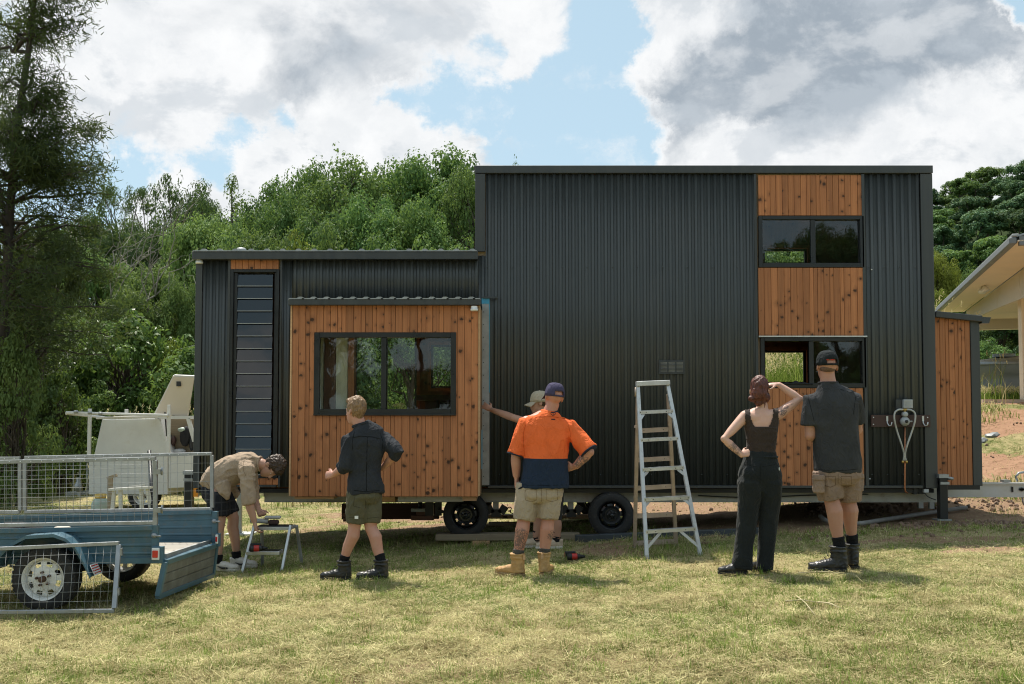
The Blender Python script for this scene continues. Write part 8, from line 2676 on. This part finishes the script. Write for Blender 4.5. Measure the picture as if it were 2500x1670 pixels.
tall_grass('tall_grass', [(4.5, 9, 22, 25, 8000, 2.7, .10)], 'tall light green cane grass on the bank behind the right windows')
clods([(3.9, 7.0, 13.2, 14.3, 420, .024), (4.2, 6.2, 11.7, 12.2, 380, .020), (7.0, 10.5, 14, 20.5, 260, .02), (2.0, 6.5, 10.9, 11.7, 160, .016), (-2, 5, 14.5, 17.5, 260, .022)], 'loose_soil', 'loose red brown soil clods under and beside the right end of the house')
for (u, v, s, lb) in ((2246, 1012, .15, 'dark flat stone on the red bank, the one nearer the locker'), (2276, 999, .13, 'dark broken stone higher on the red bank')):
    p = pz(u, v)
    bm = bmesh.new(); bmesh.ops.create_icosphere(bm, subdivisions=2, radius=s)
    for q in bm.verts:
        q.co *= 1 + .35 * mnoise.noise(q.co * 9 + Vector((u, 0, 0))); q.co.z *= .5
    me = bpy.data.meshes.new('stone'); bm.to_mesh(me); bm.free()
    o = link_mesh('stone', me, MAT['tank_grey']); o.location = p; tag(o, lb, 'stone')

# ------------------------------------------------------------------ pale shed at the right edge
shed = empty('shed', (10.5, 22, 1.9), 'pale cream open shed with grey gutter and lined soffit', 'shed')
e_ = Vector((3.32, 10.8, 0)).normalized()          # along the gutter, away from the camera
r_ = Vector((e_.y, -e_.x, 0))                       # to the right
c0 = Vector((8.27, 16.4, 4.50)); Lg = 11.3
def sp_(a, b, z): return c0 + e_ * a + r_ * b + Vector((0, 0, z))
def slab(pts_lo, h, name, mat, parent=shed, bevel=0.0):
    n = len(pts_lo); vs = list(pts_lo) + [p + Vector((0, 0, h)) for p in pts_lo]
    fs = [tuple(range(n - 1, -1, -1)), tuple(range(n, 2 * n))] + [(i, (i + 1) % n, n + (i + 1) % n, n + i) for i in range(n)]
    mb = MB(); mb.add(vs, fs); return mb.build(name, MAT[mat], parent, bevel=bevel)
def P4(a0, a1, b0, b1, z): return [sp_(a0, b0, z), sp_(a1, b0, z), sp_(a1, b1, z), sp_(a0, b1, z)]
slab(P4(0, Lg, -.02, .10, -.12), .12, 'gutter', 'grey_fascia', bevel=.02)
slab(P4(.0, Lg, .02, .13, .002), .05, 'gutter_lip', 'galvanised_dull', bevel=.01)
slab(P4(-.02, Lg, .105, .75, -.08), .02, 'soffit_panel', 'cream_paint')
slab(P4(-.02, .10, .13, 5.0, -.14), .15, 'fascia', 'grey_fascia')
# raking roof
vs = [sp_(0, .1, .0), sp_(Lg, .1, .0), sp_(Lg, 4.0, 1.0), sp_(0, 4.0, 1.0)]
mb = MB(); mb.add(vs + [v + Vector((0, 0, .03)) for v in vs], [(3, 2, 1, 0), (4, 5, 6, 7), (0, 1, 5, 4), (1, 2, 6, 5), (2, 3, 7, 6), (3, 0, 4, 7)]); mb.build('roof', MAT['galvanised'], shed)
# deep tapering side beam, made of separate sheets with open joints
for (a0, a1) in ((.2, 1.5), (1.52, 3.6), (3.62, 6.2), (6.22, Lg - .3)):
    h0, h1 = .29 + .42 * (1 - a0 / Lg) ** 1.3, .29 + .42 * (1 - a1 / Lg) ** 1.3
    vs = [sp_(a0, .76, -.09), sp_(a1, .76, -.09), sp_(a1, .76, -.09 - h1), sp_(a0, .76, -.09 - h0)]
    vs += [v + r_ * .05 for v in vs]
    mb = MB(); mb.add(vs, [(0, 1, 2, 3), (7, 6, 5, 4), (0, 4, 5, 1), (1, 5, 6, 2), (2, 6, 7, 3), (3, 7, 4, 0)]); mb.build('beam_sheet', MAT['cream_trim'], shed)
for i in range(6):
    a0, a1 = .2 + (Lg - .5) * i / 6, .2 + (Lg - .5) * (i + 1) / 6 - .02
    slab(P4(a0, a1, .82, 5.0, -.35), .02, 'ceiling_panel', 'cream_paint')
slab(P4(Lg - .45, Lg - .25, .72, 5.0, -.62), .27, 'end_beam', 'cream_trim')
pb = at(2346, 917, 21.0)
mb = MB(); mb.box(pb.x - .03, pb.x + .12, 20.95, 21.1, gz(pb.x, 21) - .05, 4.13); mb.build('post', MAT['cream_paint'], shed, bevel=.008)
mb = MB(); q = gz(10.5, 21.2); mb.box(9.75, 16, 20.6, 22.2, q - .2, q + .06); mb.build('floor_slab', MAT['concrete'], shed)
fl = sp_(5.8, .42, -.09)
mb = MB()
for s in (-1, 1):
    mb.lathe([(.02, 0), (.05, -.04), (.085, -.11), (.085, -.13), (0, -.12)], fl + e_ * .12 * s, (0.2 * s, .3, 1), 12)
mb.build('floodlight', MAT['white_plastic'], shed, kind='stuff')
# grey round water tank
tk = at(2325, 890, 25.2); tz = gz(tk.x, 25.2)
ttop = at(2300, 838, 25.2).z
tank = empty('water_tank', (tk.x, 25.2, tz), 'dark grey round water tank with pale lid behind tall grass under the shed', 'water tank')
hh = ttop - tz
mb = MB(); mb.lathe([(0, -.1), (1.25, -.1), (1.25, hh * .1), (1.22, hh * .12), (1.22, hh * .3), (1.25, hh * .33), (1.25, hh * .5), (1.22, hh * .53), (1.22, hh * .72), (1.25, hh * .75), (1.25, hh)], (tk.x, 25.2, tz), (0, 0, 1), 40); mb.build('tank_wall', MAT['tank_grey'], tank)
mb = MB(); mb.lathe([(1.28, hh - .02), (1.29, hh + .03), (.9, hh + .14), (.45, hh + .19), (.43, hh + .22), (0, hh + .23)], (tk.x, 25.2, tz), (0, 0, 1), 40); mb.build('tank_lid', MAT['galvanised'], tank)
mb = MB(); mb.lathe([(.26, hh + .2), (.26, hh + .28), (0, hh + .29)], (tk.x - .35, 25.0, tz), (0, 0, 1), 20); mb.build('inlet_cap', MAT['tank_grey'], tank)
# wire across the left slope
mb = MB(); a, b = at(-40, 845, 27), at(446, 792, 27)
mb.tube([a.lerp(b, i / 10) - Vector((0, 0, .25 * math.sin(math.pi * i / 10))) for i in range(11)], .012, 4)
o = mb.build('overhead_wire', MAT['galvanised_dull']); tag(o, 'thin overhead wire crossing the bushes at the left', 'wire')

simple('straw', (.50, .43, .26), .8)
# dry stalks dropped on the grass
for (u0, v0, u1, v1, lb) in ((1800, 1384, 1880, 1388, 'long dry stalk lying nearly level on the grass at the right'), (1826, 1372, 1868, 1416, 'dry stalk lying at a slant across another one on the grass'), (1873, 1386, 1930, 1402, 'short dry stalk beside the crossed stalks on the grass'), (1830, 1318, 1960, 1322, 'pale stick lying behind the black laced boots')):
    a, b = pz(u0, v0), pz(u1, v1)
    mb = MB(); mb.tube([a + Vector((0, 0, .02)), a.lerp(b, .5) + Vector((0, 0, .035)), b + Vector((0, 0, .02))], [.006, .005, .003], 5)
    o = mb.build('dry_stalk', MAT['straw']); tag(o, lb, 'stalk')
